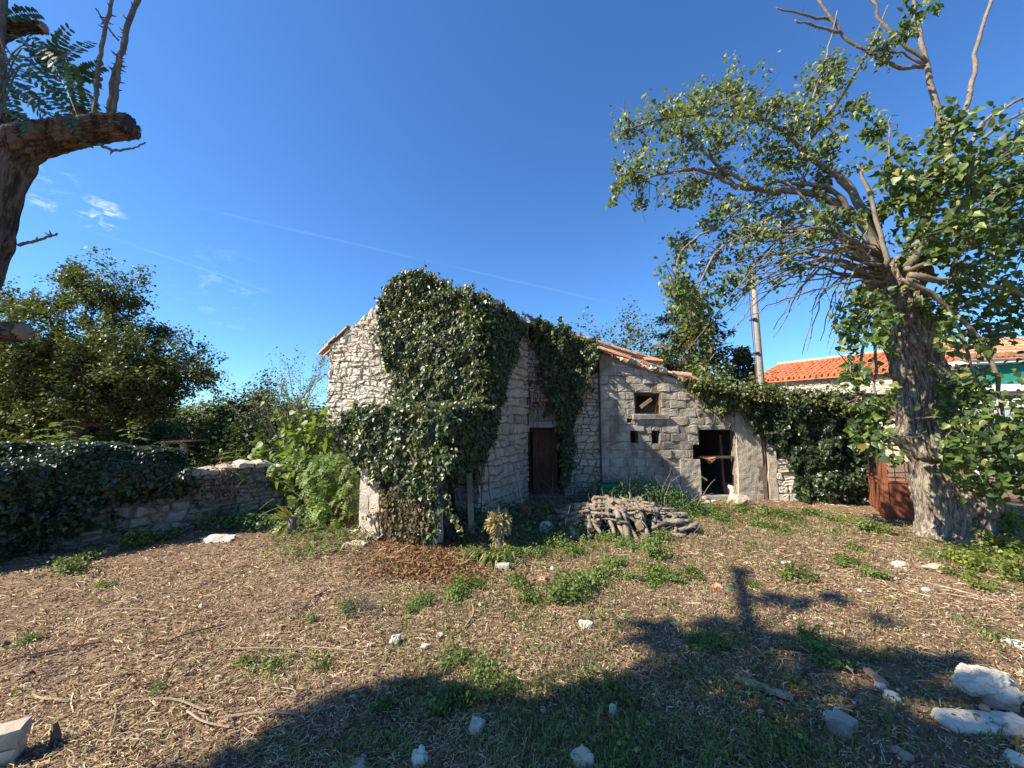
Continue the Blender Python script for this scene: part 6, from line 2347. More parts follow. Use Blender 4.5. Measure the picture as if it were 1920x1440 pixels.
# big plaster mound, slab, crushed corner
pm = rock('plaster_mound', 1852, 1308, 100, 48, M_WHITE, 'large crusty white plaster mound on the right of the yard', cat='rubble', sub=6, rough=.3, depth_k=.7, ncut=0, dz=.05)
gs = G(1848, 1368)
tag(rough_block('concrete_slab', gs + UP * .035, (.5, .15, .065), Matrix.Rotation(-.06, 3, 'Z'), M_WHITE, .009, .025), 'long pale aerated concrete slab lying below the white mound', 'slab')
rock('brick_fragment', 1850, 1352, 18, 10, M_BRICK, 'chip of red brick resting on the pale slab', cat='brick', dz=.07)
mb = MB()
q = G(1580, 1372)
mb.box(q + UP * .035, (.15, .1, .075), Matrix.Rotation(.5, 3, 'Z'), jit=.006)
tag(mb.build('brick_block', M_STONE3), 'brownish brick block lying below the thin pale shard', 'brick')
# stacked beams in the near left corner


for k, (zz, sh_) in enumerate(((0.04, 0), (.138, .014))):
    d = Vector((-.87, -.49, 0)).normalized()
    e = Vector((-2.76 + sh_, 2.34, 0))
    tag(rough_block('concrete_beam', e + d * .45 + UP * zz, (.9, .12, .085), Matrix.Rotation(math.atan2(d.y, d.x), 3, 'Z') @ Matrix.Rotation(.015, 3, 'Y'), M_STONE, .006), ('lower' if k == 0 else 'upper') + ' of two short concrete beams stacked in the near left corner', 'beam')
q = G(100, 1400)
mb = MB()
mb.tube([q - UP * .05, q + Vector((.01, 0, .06)), q + Vector((-.005, .0, .13))], [.026, .022, .012], 6)
tag(mb.build('stake', M_DARKWOOD), 'dark broken stake sticking up beside the stacked beams', 'stake')
# planks and poles on the ground
for a, b_, w, lab in (((1378, 1276), (1488, 1318), .05, 'weathered plank half lit in the shaded foreground grass'), ((1625, 1262), (1662, 1292), .045, 'rotten light plank end beside the plaster crumbs'), ((1675, 1412), (1708, 1436), .06, 'short pale post lying at the bottom edge right of centre')):
    a, b_ = G(*a), G(*b_)
    mb = MB()
    mb.beam(a + UP * .025, b_ + UP * .03, w, .025)
    tag(mb.build('plank', M_WOOD), lab, 'plank')
small = []
for k, (a, b_) in enumerate((((0, 1243), (190, 1208)), ((30, 1236), (150, 1222)), ((-10, 1258), (60, 1232)), ((225, 1320), (385, 1338)), ((200, 1400), (215, 1325)), ((350, 1336), (430, 1370)), ((240, 1420), (232, 1390)), ((285, 1218), (420, 1175)), ((100, 1370), (160, 1395)), ((570, 1215), (700, 1228)), ((560, 1155), (620, 1105)), ((410, 1220), (560, 1222)), ((195, 1145), (310, 1150)), ((60, 1305), (130, 1320)),
                                 ((870, 1180), (885, 1130)), ((1590, 1010), (1660, 1018)), ((1500, 1215), (1600, 1262)), ((1700, 1085), (1900, 1140)), ((1760, 1115), (1910, 1145)), ((420, 1348), (560, 1345)))):
    G0, G1 = a, b_
    a, b_ = G(*a), G(*b_)
    mb = MB()
    m = (a + b_) / 2 + Vector((R.gauss(0, .03), R.gauss(0, .03), .03))
    r_ = R.uniform(.004, .008)
    mb.tube(smooth_path([a + UP * .012, m, b_ + UP * .02], 5), r_, 5)
    so_ = mb.build('dry_stick', M_TWIGD if k in (0, 1, 2, 7, 10) else M_WOOD)
    tag(so_, 'x', 'stick', 'dry sticks on the yard soil')
    small.append((so_, (G0[0] + G1[0]) / 2, (G0[1] + G1[1]) / 2))
rank_labels(small, MARKS, 'thin dry stick')
# tuft headed stump, white bundle, shovel, crate, corrugated sheet
sb_ = G(936, 1033)
stp = thing('palm_stump', 'short stump topped with a mop of yellow straw fibres', 'stump', tuple(sb_))
mb = MB()
mb.tube([sb_ - UP * .05, sb_ + UP * .12, sb_ + Vector((-.005, 0, .28)), sb_ + Vector((.0, 0, .36))], [.075, .062, .06, .066], 10)
mb.build('stem', M_BARK_LOG, stp, True)
pos, td = [], []
for k in range(1500):
    d = Vector((R.gauss(-.12, .5), R.gauss(0, .5), R.gauss(.25, .5)))
    p = sb_ + Vector((0, 0, .4)) + d.normalized() * R.uniform(.03, .14)
    pos.append(p)
    td.append(d + Vector((0, 0, -.7)))
for k in range(90):
    pos.append(sb_ + Vector((R.gauss(0, .07), R.gauss(0, .07), R.uniform(.1, .36))))
    td.append((R.gauss(0, .1), R.gauss(0, .1), -1))
M_MOP = mat_leaf('straw_mop', [(0, (.3, .22, .09)), (.5, (.5, .42, .19)), (1, (.66, .6, .34))], .8, .15, (.4, .32, .12))
leaf_cloud('straw_mop', pos, rng.normal(size=(len(pos), 3)), rng.uniform(.05, .13, len(pos)), T_LANCE, M_MOP, stp, tdir=td)
sw = thing('wrapped_bundle', 'white wrapped bundle tied with dark cord left of the woodpile', 'bundle', tuple(G(1025, 1002)))
o = rock('wrapping', 1025, 1001, 34, 30, M_WHITE, None, None, None, 3, .12)
o.parent = sw
o.matrix_parent_inverse = Matrix.Translation(-sw.location)
q = Vector(o.location)
mb = MB()
for z in (.1, .15):
    mb.tube([q + Vector((math.cos(a) * .15, math.sin(a) * .13, z + .05 * math.cos(a * 2 + 1))) for a in np.linspace(0, 6.283, 15)], .006, 4)
mb.build('cord', M_IRON, sw)
sv = thing('shovel', 'old shovel with rust red blade leaning on the side wall', 'shovel', tuple(G(984, 975)))
a, b_ = P(966, 882, 7.75), P(979, 944, 7.55)
mb = MB()
mb.tube([a, b_], .017, 7)
mb.build('handle', M_WOOD, sv)
mb = MB()
for i in range(5):
    for j in range(5):
        pass
e = P(993, 968, 7.35)
w_ = XD * .09
u_ = (e - b_)
V, fs = [], []
for i in range(6):
    for j in range(5):
        s, t_ = i / 5, (j / 4 - .5) * 2
        wd = .085 * (1 - max(0, s - .6) * 1.3)
        V.append(b_ + u_ * s + XD * t_ * wd + Vector((0, -.02 * (1 - t_ * t_), 0)))
for i in range(5):
    for j in range(4):
        fs.append((i * 5 + j, i * 5 + j + 1, (i + 1) * 5 + j + 1, (i + 1) * 5 + j))
nV = len(V)
V += [v + Vector((0, .006, 0)) for v in V]
fs += [tuple(nV + q_ for q_ in f[::-1]) for f in fs]
mb.add(V, fs)
mb.build('blade', M_RUST, sv)
cr_b = P(1146, 935, 8.2)
cr_b.z = 0
cr = thing('green_crate', 'green plastic crate in the shade behind the woodpile', 'crate', tuple(cr_b))
for sx, sy, lx, ly in ((0, -.17, .5, .02), (0, .17, .5, .02), (-.25, 0, .02, .318), (.25, 0, .02, .318)):
    for z in (.32, .42, .52):
        mb = MB()
        mb.box(cr_b + Vector((sx, sy, z)), (lx, ly, .07))
        mb.build('slat', M_GREENP, cr)
mb = MB()
mb.box(cr_b + UP * .14, (.46, .3, .28))
mb.build('base', M_GREENP, cr)
cs = G(697, 1012)
csh = MB()
V, fs = [], []
for i in range(29):
    a = i / 28
    for j in range(2):
        for k in range(2):
            V.append(cs + Vector((-.18 + .36 * a, -.1 + j * .5, .06 + .028 * math.cos(a * 6.283 * 2.0) - k * .012)))
for i in range(28):
    o_ = i * 4
    fs += [(o_, o_ + 4, o_ + 6, o_ + 2), (o_ + 1, o_ + 3, o_ + 7, o_ + 5), (o_, o_ + 1, o_ + 5, o_ + 4), (o_ + 2, o_ + 6, o_ + 7, o_ + 3)]
csh.add(V, fs)
tag(csh.build('corrugated_sheet', M_ASBESTOS), 'broken corrugated roofing sheet on the ground by the lean-to wall', 'sheet')
for px, py, w, lab in ((650, 998, .4, 'pale flat slab lying behind the corrugated sheet'), (672, 1022, .3, 'broken pale slab in front of the corrugated sheet')):
    q = G(px, py)
    tag(rough_block('slab', q + UP * .02, (w, .16, .045), Matrix.Rotation(-.2, 3, 'Z'), M_PLASTER, .01, .03), lab, 'slab')
q = G(943, 1068)
tag(rough_block('block', q + UP * .035, (.17, .1, .075), Matrix.Rotation(-.15, 3, 'Z'), M_STONE2, .006, .025), 'cream brick sized block below the straw topped stump', 'block')
rock('stone', 1036, 1070, 10, 10, M_STONE2, 'little cream stone with a dark shadow below the woodpile')
for px, py, w, lab in ((1018, 1098, 22, 'dark charred wood lump right of the cream block'), (1262, 1055, 20, 'dark lump beside the tall green weed')):
    rock('wood_lump', px, py, w, 10, M_DARKWOOD, lab, cat='wood')
for px, py, lab in ((1346, 1100, 'orange tile shard beside the green glass'), (1018, 1090, 'small red tile chip near the charred lump'), (1478, 1128, 'curved brownish tile shard at the tip of the branch shadow')):
    rock('tile_shard', px, py, 22, 9, M_TILE, lab, cat='tile')
for px, py, lab in ((1373, 1104, 'green glass shard lying in the straw'), (541, 1408, 'crumpled dark green wrapper near the shade edge')):
    rock('green_litter', px, py, 18, 10, M_STAIN, lab, cat='litter')
# yucca like palm stub beside the lean-to and cut blades on the ground
pb_ = G(546, 1002)
ps_ = thing('dwarf_palm', 'small cut back palm with yellow green fan blades', 'palm', tuple(pb_))
mb = MB()
mb.tube([pb_ - UP * .05, pb_ + UP * .15, pb_ + Vector((.02, 0, .3))], [.07, .075, .05], 9)
mb.build('trunk', M_BARK_LOG, ps_, True)
for k in range(20):
    a = math.radians(R.uniform(95, 265)) if k < 14 else R.uniform(0, 6.28)
    d = Vector((math.cos(a) * .9, -.35 + R.gauss(0, .25), math.sin(a) * .5 + .25 if k > 14 else math.sin(a - .6) * .9)).normalized()
    L = R.uniform(.26, .46)
    s0 = pb_ + UP * .22
    nn = d.cross(Vector((0, 1, .3))).normalized() * .016
    mb = MB()
    mb.add([s0 - nn * .4, s0 + nn * .4, s0 + d * L * .6 + nn, s0 + d * L - UP * .03, s0 + d * L * .6 - nn], [(0, 1, 2, 3, 4)])
    mb.build('frond', M_PALM, ps_)
for nm, lab, (px, py), n, spread, mt in (('cut_fronds', 'heap of cut strappy leaves right of the dwarf palm', (610, 1012), 150, .42, M_GRASS), ('cut_fronds', 'spray of grey green cut blades below the straw topped stump', (925, 1050), 130, .2, M_GRASS), ('cut_fronds', 'limp cut leaves strewn in front of the heap by the palm', (585, 1040), 70, .3, M_GRASS)):
    q = G(px, py)
    mb = MB()
    for k in range(n):
        p = q + Vector((R.gauss(0, spread), R.gauss(0, spread * .4), R.uniform(.02, .1)))
        a = R.uniform(0, 6.28)
        d = Vector((math.cos(a), math.sin(a) * .7, R.uniform(-.05, .35))).normalized()
        L = R.uniform(.18, .42)
        sdv = d.cross(UP).normalized() * .011
        m = p + d * L * .5 + UP * .03
        e = p + d * L
        e.z = max(.015, e.z - .12)
        mb.add([p - sdv * .5, p + sdv * .5, m + sdv, m - sdv, e], [(0, 1, 2, 3), (3, 2, 4)])
    tag(mb.build(nm, mt), lab, 'leaves', kind='stuff')
# dark undergrowth in the shade behind the woodpile and by the door
ug = thing('bramble', 'dark bramble thicket in the shade between woodpile and block wall', 'bramble', (2.6, 8.3, 0))
n = 7000
pos = []
while len(pos) < n:
    x, y = R.uniform(.7, 4.0), R.uniform(7.6, 9.2)
    hh = .95 * max(0, 1 - ((x - 2.7) / 1.5) ** 2) * (.6 + .4 * noise.noise((x * 2, y * 2, 4)))
    if hh > .05:
        pos.append((x, y, R.uniform(0, hh)))
leaf_cloud('foliage', pos, rng.normal(size=(n, 3)) + np.array([0, -.3, .8]), .07 * rng.uniform(.5, 1.2, n), T_LANCE, M_WEED_D, ug)
mb = MB()
for k in range(90):
    p = Vector((R.uniform(.8, 3.8), R.uniform(7.7, 9.1), 0))
    grow(mb, R, p, (R.gauss(0, .5), R.gauss(-.1, .4), 1), R.uniform(.4, 1.1), .007, 0, [], -.22, .3, n=7)
mb.build('stem', M_TWIG, ug)
ug2 = thing('undergrowth', 'dead stems and weeds in the dark hollow beside the lean-to', 'undergrowth', (-.5, 6.8, 0))
mb = MB()
for k in range(110):
    p = Vector((R.uniform(-1.1, 1.0), R.uniform(6.2, 7.9), 0))
    grow(mb, R, p, (R.gauss(0, .7), R.gauss(-.1, .5), R.uniform(.3, 1)), R.uniform(.2, .6), .005, 0, [], -.2, .3, n=6)
mb.build('stem', M_TWIG, ug2)
n = 1800
pos = [(R.uniform(-1.1, 1.1), R.uniform(6.15, 8.2), R.uniform(0, .22)) for _ in range(n)]
leaf_cloud('foliage', pos, rng.normal(size=(n, 3)) + np.array([0, 0, .8]), .055, T_IVY, M_WEED_D, ug2)
# ------------------------------------------------------------------ ground cover
rng = np.random.default_rng(23)


def polar(n, r0, r1, a0=-64, a1=64, p=1.0):
    """points on the yard, thinning out with distance"""
    a = np.radians(rng.uniform(a0, a1, n))
    r = r0 * (r1 / r0) ** (rng.uniform(0, 1, n) ** p)
    return r * np.sin(a), r * np.cos(a)


def ok_yard(x, y):
    """keep clear of the buildings and the left wall"""
    d = (x - b0.x) * bn.x + (y - b0.y) * bn.y
    m = d > .12
    hu = (x - A1.x) * GD.x + (y - A1.y) * GD.y
    hs = (x - A1.x) * SD.x + (y - A1.y) * SD.y
    m &= ~((hs > -.02) & (hu > -.0) & (hu < 5))
    hs2 = (x - C0.x) * SD.x + (y - C0.y) * SD.y
    hu2 = (x - C0.x) * GD.x + (y - C0.y) * GD.y
    m &= ~((hs2 > 0) & (hu2 > 0))
    m &= ~((y > 9.3) & (x > -1) & (x < 6.1))
    m &= ~(((x - g0.x) * gn.x + (y - g0.y) * gn.y < .05) & (x > 6.0) & (x < 8.2))
    m &= y < 11
    return m


def zg(x, y):
    return np.array([gh(a, b) for a, b in zip(x, y)])


def blobs(x, y, spec):
    m = np.zeros(len(x))
    for px, py, rx, ry, s in spec:
        c = G(px, py)
        cx1 = G(px + rx, py)
        wx = abs(cx1.x - c.x)
        wy = max(.12, abs(G(px, py - ry).y - G(px, py + ry).y) / 2)
        m = np.maximum(m, s * np.exp(-((x - c.x) / wx) ** 2 - ((y - c.y) / wy) ** 2))
    return m


GREEN = [(1300, 1010, 420, 50, .4), (1000, 1150, 400, 90, .3), (1250, 1330, 500, 110, .4), (900, 1060, 260, 40, .35), (1150, 1000, 170, 34, 1.1), (1380, 965, 150, 26, 1.2), (1560, 985, 150, 28, .9), (980, 1035, 130, 22, 1.0), (1250, 1060, 90, 40, .6), (1040, 1035, 120, 25, .8), (880, 1110, 110, 50, .5), (1060, 1110, 120, 40, .45), (860, 1270, 110, 60, .7), (500, 1245, 60, 22, .5), (600, 1245, 30, 16, .5), (780, 1160, 50, 60, .45), (1640, 1000, 90, 20, .6), (1850, 1060, 90, 60, 1.0), (1750, 1030, 80, 20, .6),
         (1350, 1200, 60, 30, .7), (1150, 1400, 260, 70, .8), (1450, 1400, 250, 60, .7), (1750, 1380, 200, 70, .6), (1550, 1220, 120, 40, .5), (1850, 1190, 90, 40, .5), (650, 1400, 160, 50, .35), (130, 1080, 60, 14, .5), (40, 1200, 30, 12, .3), (1020, 1300, 150, 50, .5), (1300, 1300, 180, 60, .55), (960, 1180, 120, 50, .35), (620, 1000, 60, 15, .5), (1150, 1290, 100, 60, .6), (1700, 1160, 120, 40, .3)]

# dry stalks lying flat
n = 230000
x, y = polar(n, 1.5, 11.5, p=.95)
k = ok_yard(x, y)
x, y = x[k], y[k]
g = blobs(x, y, GREEN)
pn = nz2(x, y, .9, 3.0) * .5 + nz2(x, y, 2.6, 8.0) * .5
k = rng.uniform(0, 1, len(x)) < np.clip(.62 + pn * .9 - g * .3, .08, 1)
x, y = x[k], y[k]
N = len(x)
r = np.hypot(x, y)
L = rng.gamma(1.7, .019, N) * (.8 + r * .08) + .015
wd = rng.uniform(.0009, .0024, N) * (.75 + r * .2)
a = rng.normal(.35, .9, N)
a += nz2(x, y, .6, 5.0) * 1.5
dx, dy = np.cos(a), np.sin(a)
z0 = zg(x, y) + rng.uniform(.002, .028, N)
tilt = rng.normal(0, .16, N)
bend = rng.normal(0, .18, N)
c = np.stack([x, y, z0], 1)
d = np.stack([dx, dy, tilt], 1)
s = np.stack([-dy, dx, rng.normal(0, .4, N)], 1)
e0_, e1_ = c - d * L[:, None] / 2, c + d * L[:, None] / 2
e0_[:, 2] = np.maximum(e0_[:, 2], z0 - .02)
e1_[:, 2] = np.maximum(e1_[:, 2], z0 - .02)
m_ = c + np.stack([-dy, dx, np.zeros(N)], 1) * (bend * L)[:, None]
m_[:, 2] += .006
w3 = s * wd[:, None]
V = np.stack([e0_ - w3 * .6, e0_ + w3 * .6, m_ + w3, m_ - w3, e1_ + w3 * .5, e1_ - w3 * .5], 1).reshape(-1, 3)
o = np.arange(N) * 6
Fq = np.concatenate([np.stack([o, o + 1, o + 2, o + 3], 1), np.stack([o + 3, o + 2, o + 4, o + 5], 1)])
tag(link('dry_straw', np_mesh('dry_straw', V, [Fq], M_STRAW)), 'cut dry stalks strewn flat over the whole yard', 'straw', kind='stuff')

# brown leaf litter
n = 75000
x, y = polar(n, 1.5, 11.5, p=.95)
k = ok_yard(x, y)
x, y = x[k], y[k]
N = len(x)
r = np.hypot(x, y)
nr = rng.normal(size=(N, 3)) * .45 + np.array([0, 0, 1])
pos = np.stack([x, y, zg(x, y) + rng.uniform(.004, .022, N)], 1)
td = rng.normal(size=(N, 3))
V, Fs = leaf_arrays(pos, nr, rng.uniform(.009, .024, N) * (.7 + r * .1), T_DIAMOND, tdir=td)
tag(link('leaf_litter', np_mesh('leaf_litter', V, Fs, M_LITTER)), 'crumbled brown leaves littering the yard soil', 'leaf litter', kind='stuff')
# reddish ivy litter under the lean-to
n = 5200
px_ = rng.normal(810, 70, n)
py_ = rng.uniform(1018, 1100, n) - abs(rng.normal(0, 14, n))
pp = [G(a_, max(1008, b_)) for a_, b_ in zip(px_, py_)]
x, y = np.array([p.x for p in pp]), np.array([p.y for p in pp])
k = ok_yard(x, y)
x, y = x[k], y[k]
M_RLIT = mat_leaf('russet_litter', [(0, (.12, .055, .03)), (.5, (.24, .12, .06)), (1, (.36, .22, .11))], .8, .15, (.2, .09, .04))
pos = np.stack([x, y, zg(x, y) + rng.uniform(.004, .04, len(x))], 1)
V, Fs = leaf_arrays(pos, rng.normal(size=(len(x), 3)) * .5 + np.array([0, 0, .9]), rng.uniform(.025, .05, len(x)), T_IVY, tdir=rng.normal(size=(len(x), 3)))
tag(link('ivy_litter', np_mesh('ivy_litter', V, Fs, M_RLIT)), 'russet fallen ivy leaves heaped below the lean-to front', 'leaf litter', kind='stuff')


# grass blades
def grass(name, n, thr, hmin, hmax, label, mat, r0=1.5, r1=10.5, boost=1.0, wk=1.0):
    x, y = polar(n, r0, r1)
    k = ok_yard(x, y)
    x, y = x[k], y[k]
    g = blobs(x, y, GREEN)
    pn = nz2(x, y, 3.2, 12.0)
    k = rng.uniform(0, 1, len(x)) < np.clip(g * (1.0 + pn * 1.6) * boost + thr, 0, 1)
    x, y = x[k], y[k]
    N = len(x)
    r = np.hypot(x, y)
    h = rng.uniform(hmin, hmax, N) * (.55 + .5 * np.clip(blobs(x, y, GREEN), 0, 1))
    a = rng.uniform(0, 6.283, N)
    lean = rng.uniform(.2, 1.0, N)
    wd = rng.uniform(.0016, .0034, N) * (.8 + r * .16) * wk
    dx, dy = np.cos(a), np.sin(a)
    sx, sy = -dy, dx
    b_ = np.stack([x, y, zg(x, y)], 1)
    dv = np.stack([dx, dy, np.zeros(N)], 1)
    sv_ = np.stack([sx, sy, np.zeros(N)], 1) * wd[:, None]
    up = np.array([0, 0, 1.0])
    m1 = b_ + dv * (h * lean * .25)[:, None] + up * (h * .55)[:, None]
    m2 = b_ + dv * (h * lean * .65)[:, None] + up * (h * (.9 - .2 * lean))[:, None]
    tp_ = b_ + dv * (h * lean * 1.1)[:, None] + up * (h * (1.0 - .5 * lean))[:, None]
    V = np.stack([b_ - sv_, b_ + sv_, m1 - sv_ * .9, m1 + sv_ * .9, m2 - sv_ * .6, m2 + sv_ * .6, tp_], 1).reshape(-1, 3)
    o = np.arange(N) * 7
    Q = np.concatenate([np.stack([o, o + 1, o + 3, o + 2], 1), np.stack([o + 2, o + 3, o + 5, o + 4], 1)])
    T_ = np.stack([o + 4, o + 5, o + 6], 1)
    tag(link(name, np_mesh(name, V, [Q, T_], mat)), label, 'grass', kind='stuff')


grass('grass', 90000, .015, .04, .13, 'short green grass growing in patches through the straw', M_GRASS)
# low leafy ground cover
n = 95000
x, y = polar(n, 1.6, 10.5)
k = ok_yard(x, y)
x, y = x[k], y[k]
g = blobs(x, y, GREEN)
pn = nz2(x, y, 3.0, 21.0)
k = rng.uniform(0, 1, len(x)) < np.clip(g * (.42 + np.clip(pn, -.35, 1) * 2.0) + .006, 0, 1)
x, y, g = x[k], y[k], g[k]
N = len(x)
r = np.hypot(x, y)
pos = np.stack([x, y, zg(x, y) + rng.uniform(.01, .1, N) * (.4 + g)], 1)
V, Fs = leaf_arrays(pos, rng.normal(size=(N, 3)) * .6 + np.array([0, 0, .9]), rng.uniform(.014, .036, N) * (.7 + r * .08), T_IVY, tdir=rng.normal(size=(N, 3)))
tag(link('ground_weeds', np_mesh('ground_weeds', V, Fs, M_WEED)), 'low leafy green weeds spreading over the soil', 'weeds', kind='stuff')

# dark twiglets and clods between the stalks
n = 14000
x, y = polar(n, 1.5, 10.5)
k = ok_yard(x, y)
x, y = x[k], y[k]
N = len(x)
r = np.hypot(x, y)
a = rng.uniform(0, 6.283, N)
L = rng.gamma(1.6, .03, N) * (.8 + r * .08) + .01
w_ = rng.uniform(.001, .0028, N) * (.8 + r * .16)
c = np.stack([x, y, zg(x, y) + rng.uniform(.008, .03, N)], 1)
d = np.stack([np.cos(a), np.sin(a), rng.normal(0, .15, N)], 1) * (L / 2)[:, None]
s_ = np.stack([-np.sin(a), np.cos(a), np.zeros(N)], 1) * w_[:, None]
u_ = np.array([0, 0, 1.0]) * w_[:, None]
V = np.stack([c - d - s_, c - d + s_, c - d + u_, c + d - s_, c + d + s_, c + d + u_], 1).reshape(-1, 3)
o = np.arange(N) * 6
Q = np.concatenate([np.stack([o, o + 3, o + 5, o + 2], 1), np.stack([o + 1, o + 2, o + 5, o + 4], 1), np.stack([o, o + 1, o + 4, o + 3], 1)])
tag(link('twig_litter', np_mesh('twig_litter', V, [Q], M_TWIGD)), 'dark broken twiglets lying among the straw', 'twigs', kind='stuff')
n = 16000
x, y = polar(n, 1.5, 10.5)
k = ok_yard(x, y)
x, y = x[k], y[k]
N = len(x)
oc = np.array([[1, 0, 0], [0, 1, 0], [-1, 0, 0], [0, -1, 0], [0, 0, .9], [0, 0, -.9]])
of = np.array([[0, 1, 4], [1, 2, 4], [2, 3, 4], [3, 0, 4], [1, 0, 5], [2, 1, 5], [3, 2, 5], [0, 3, 5]])
sz = rng.gamma(1.5, .0035, N) * (.8 + np.hypot(x, y) * .14) + .003
V = np.stack([x, y, zg(x, y)], 1)[:, None, :] + (oc[None] * rng.uniform(.5, 1.4, (N, 6, 3)) + rng.normal(0, .15, (N, 6, 3))) * sz[:, None, None]
Fc = (of[None] + (np.arange(N) * 6)[:, None, None]).reshape(-1, 3)
tag(link('soil_clods', np_mesh('soil_clods', V.reshape(-1, 3), [Fc], mat_noise('clod', (.2, .13, .09), (.3, .22, .15), (.1, .06, .04), 8, 40, .95, .5))), 'crumbly clods and pebbles on the bare soil', 'clods', kind='stuff')

# separate weed plants
R.seed(505)


def weed_meshes(mat, nleaf, h, w, size, tmpl, seed):
    rg = random.Random(seed)
    st, pos, nr = MB(), [], []
    for k in range(7):
        a = rg.uniform(0, 6.28)
        p = Vector((math.cos(a), math.sin(a), 0)) * w * .12
        d = Vector((math.cos(a) * (.4 + w), math.sin(a) * (.4 + w), 1))
        pts = [p]
        for j in range(5):
            d = (d + Vector((rg.gauss(0, .25), rg.gauss(0, .25), 0))).normalized()
            p = p + d * h * .2 * rg.uniform(.7, 1.15)
            pts.append(p)
            for q in range(max(1, nleaf // 35)):
                pos.append(p + Vector((rg.gauss(0, w * .13), rg.gauss(0, w * .13), rg.gauss(0, h * .06))))
                nr.append((d.x + rg.gauss(0, .5), d.y + rg.gauss(0, .5) - .2, .8))
        st.tube(pts, [.004, .0035, .003, .0025, .002, .0015], 4)
    V, Fs = leaf_arrays(pos, nr, size * rng.uniform(.6, 1.3, len(pos)), tmpl, .2)
    fo = np_mesh('foliage', V, Fs, mat)
    so_ = st.build('stem', M_WEED_D)
    sm = so_.data
    bpy.data.objects.remove(so_)
    return fo, sm


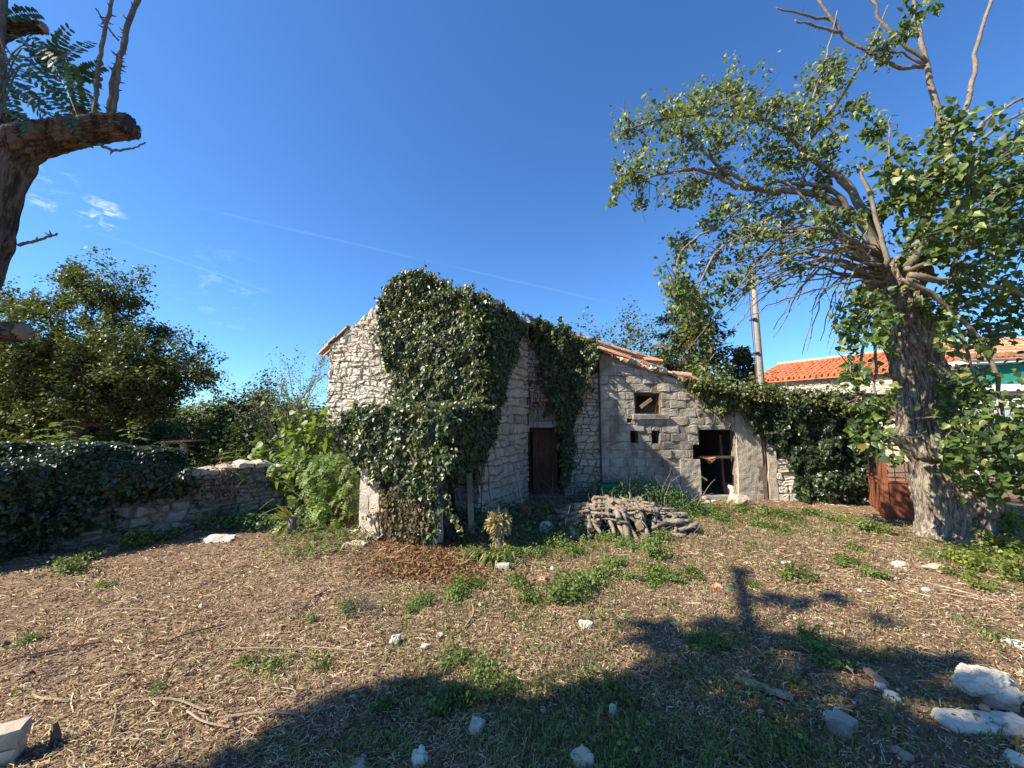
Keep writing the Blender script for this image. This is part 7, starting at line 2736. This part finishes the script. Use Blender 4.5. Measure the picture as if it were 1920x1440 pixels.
WV = {'g': [weed_meshes(M_WEED, 420, .15, .5, .032, T_IVY, s_) for s_ in (1, 2, 3)], 'd': [weed_meshes(M_WEED, 380, .24, .36, .036, T_IVY, s_) for s_ in (4, 5, 6)], 'y': [weed_meshes(M_YWEED, 380, .3, .45, .045, T_IVY, s_) for s_ in (7, 8, 9)]}
WL = {'g': ('bright green leafy weed growing out of the straw', 'bright green weeds in the yard'), 'd': ('dark green nettle like weed standing in the dry yard', 'dark green weeds in the yard'), 'y': ('yellow green bushy weed by the foot of the gnarled trunk', 'yellow green weeds by the trunk')}
spots = [(1240, 1085, 'g', 1.3), (1222, 1100, 'g', .9), (1268, 1090, 'g', .8), (1236, 1045, 'd', 1.4), (1225, 1020, 'd', .9), (1065, 1130, 'd', 1.5), (1075, 1110, 'd', 1.2), (1110, 1095, 'g', 1.2), (1130, 1080, 'd', 1.0), (1175, 1085, 'g', .9), (1300, 1085, 'g', .9), (1330, 960, 'g', 1.6), (1300, 965, 'g', 1.4), (1440, 965, 'g', 1.5), (1480, 975, 'g', 1.3), (1420, 985, 'g', 1.1), (1120, 990, 'g', 1.6), (1090, 1000, 'd', 1.6), (1165, 1020, 'g', 1.3), (1250, 1010, 'g', 1.2), (1190, 1030, 'g', 1.0),
         (905, 1265, 'd', 1.0), (850, 1245, 'd', 1.1), (870, 1310, 'd', 1.2), (840, 1330, 'd', 1.2), (930, 1300, 'd', 1.2), (1530, 1215, 'd', 1.3), (1545, 1240, 'd', 1.2), (1510, 1200, 'd', 1.0), (1340, 1205, 'g', 1.2), (1310, 1210, 'g', 1.0), (500, 1250, 'g', .9), (470, 1240, 'g', .8), (600, 1250, 'g', .8), (585, 1165, 'd', .7), (60, 1205, 'g', .8), (290, 1300, 'g', .6), (205, 1100, 'g', .7), (130, 1075, 'd', 1.2), (250, 1030, 'd', 1.4), (300, 1015, 'd', 1.2), (165, 1050, 'd', .9),
         (1495, 1085, 'g', 1.3), (1630, 995, 'd', 1.3), (1655, 1000, 'd', 1.1), (1600, 1030, 'g', .9), (1790, 1050, 'y', 1.0), (1830, 1070, 'y', 1.1), (1870, 1060, 'y', 1.3), (1905, 1090, 'y', 1.3), (1890, 1030, 'y', 1.5), (1850, 1110, 'y', .8), (1930, 1050, 'y', 1.6), (1800, 1085, 'y', .8), (1905, 985, 'y', 1.7), (1880, 1000, 'y', 1.4), (1840, 1040, 'g', 1.2), (1500, 1290, 'd', .8), (710, 1330, 'd', .8), (650, 1150, 'd', .9), (770, 1150, 'd', .8), (970, 1100, 'd', .9), (1010, 1040, 'g', 1.0), (1290, 985, 'g', 1.3), (1360, 975, 'g', 1.4), (1395, 960, 'g', 1.2), (1525, 968, 'g', 1.3), (1565, 975, 'g', 1.2), (1460, 995, 'g', 1.2), (1205, 1000, 'g', 1.3), (1140, 1010, 'g', 1.2), (1040, 1020, 'g', 1.3), (1085, 1040, 'g', 1.1), (985, 1032, 'g', 1.1), (880, 1105, 'g', 1.1), (850, 1120, 'g', 1.0), (1000, 1130, 'g', 1.1), (790, 1130, 'g', .9), (1150, 1060, 'g', 1.1), (1590, 1060, 'g', 1.1), (1640, 1080, 'g', 1.0), (960, 1045, 'g', .9), (1410, 1100, 'g', .6)]
wl = {'g': [], 'd': [], 'y': []}
for px, py, ty, sc in spots:
    sc *= .7 if ty == 'y' else (.75 if py < 1140 else .5)
    q = G(px, py)
    lab, grp = WL[ty]
    t = thing('weed', lab, 'weed', (q.x, q.y, gh(q.x, q.y)), grp)
    wl[ty].append((t, px, py))
    fo, sm = WV[ty][R.randint(0, 2)]
    rot = R.uniform(0, 6.28)
    for nm, me in (('foliage', fo), ('stem', sm)):
        o = bpy.data.objects.new(nm, me)
        COL.objects.link(o)
        o.parent = t
        o.rotation_euler = (0, 0, rot)
        o.scale = (sc, sc, sc * R.uniform(.85, 1.1))
for ty, ph in (('g', 'bright green leafy weed'), ('d', 'upright mid green weed'), ('y', 'yellow green bushy weed')):
    rank_labels(wl[ty], MARKS, ph)
# dry reddish dead shrub in the yard
t = thing('dead_bush', 'low dead brown bushlet of wiry twigs in the left mid yard', 'bush', tuple(G(672, 1140)))
mb = MB()
for k in range(60):
    p = G(R.gauss(672, 16), R.gauss(1143, 7))
    grow(mb, R, p, (R.gauss(0, .6), R.gauss(0, .5), 1), R.uniform(.1, .26), .003, 1, [], .0, .35, (2, 3), 4)
mb.build('twigs', M_BARK_LOG, t)
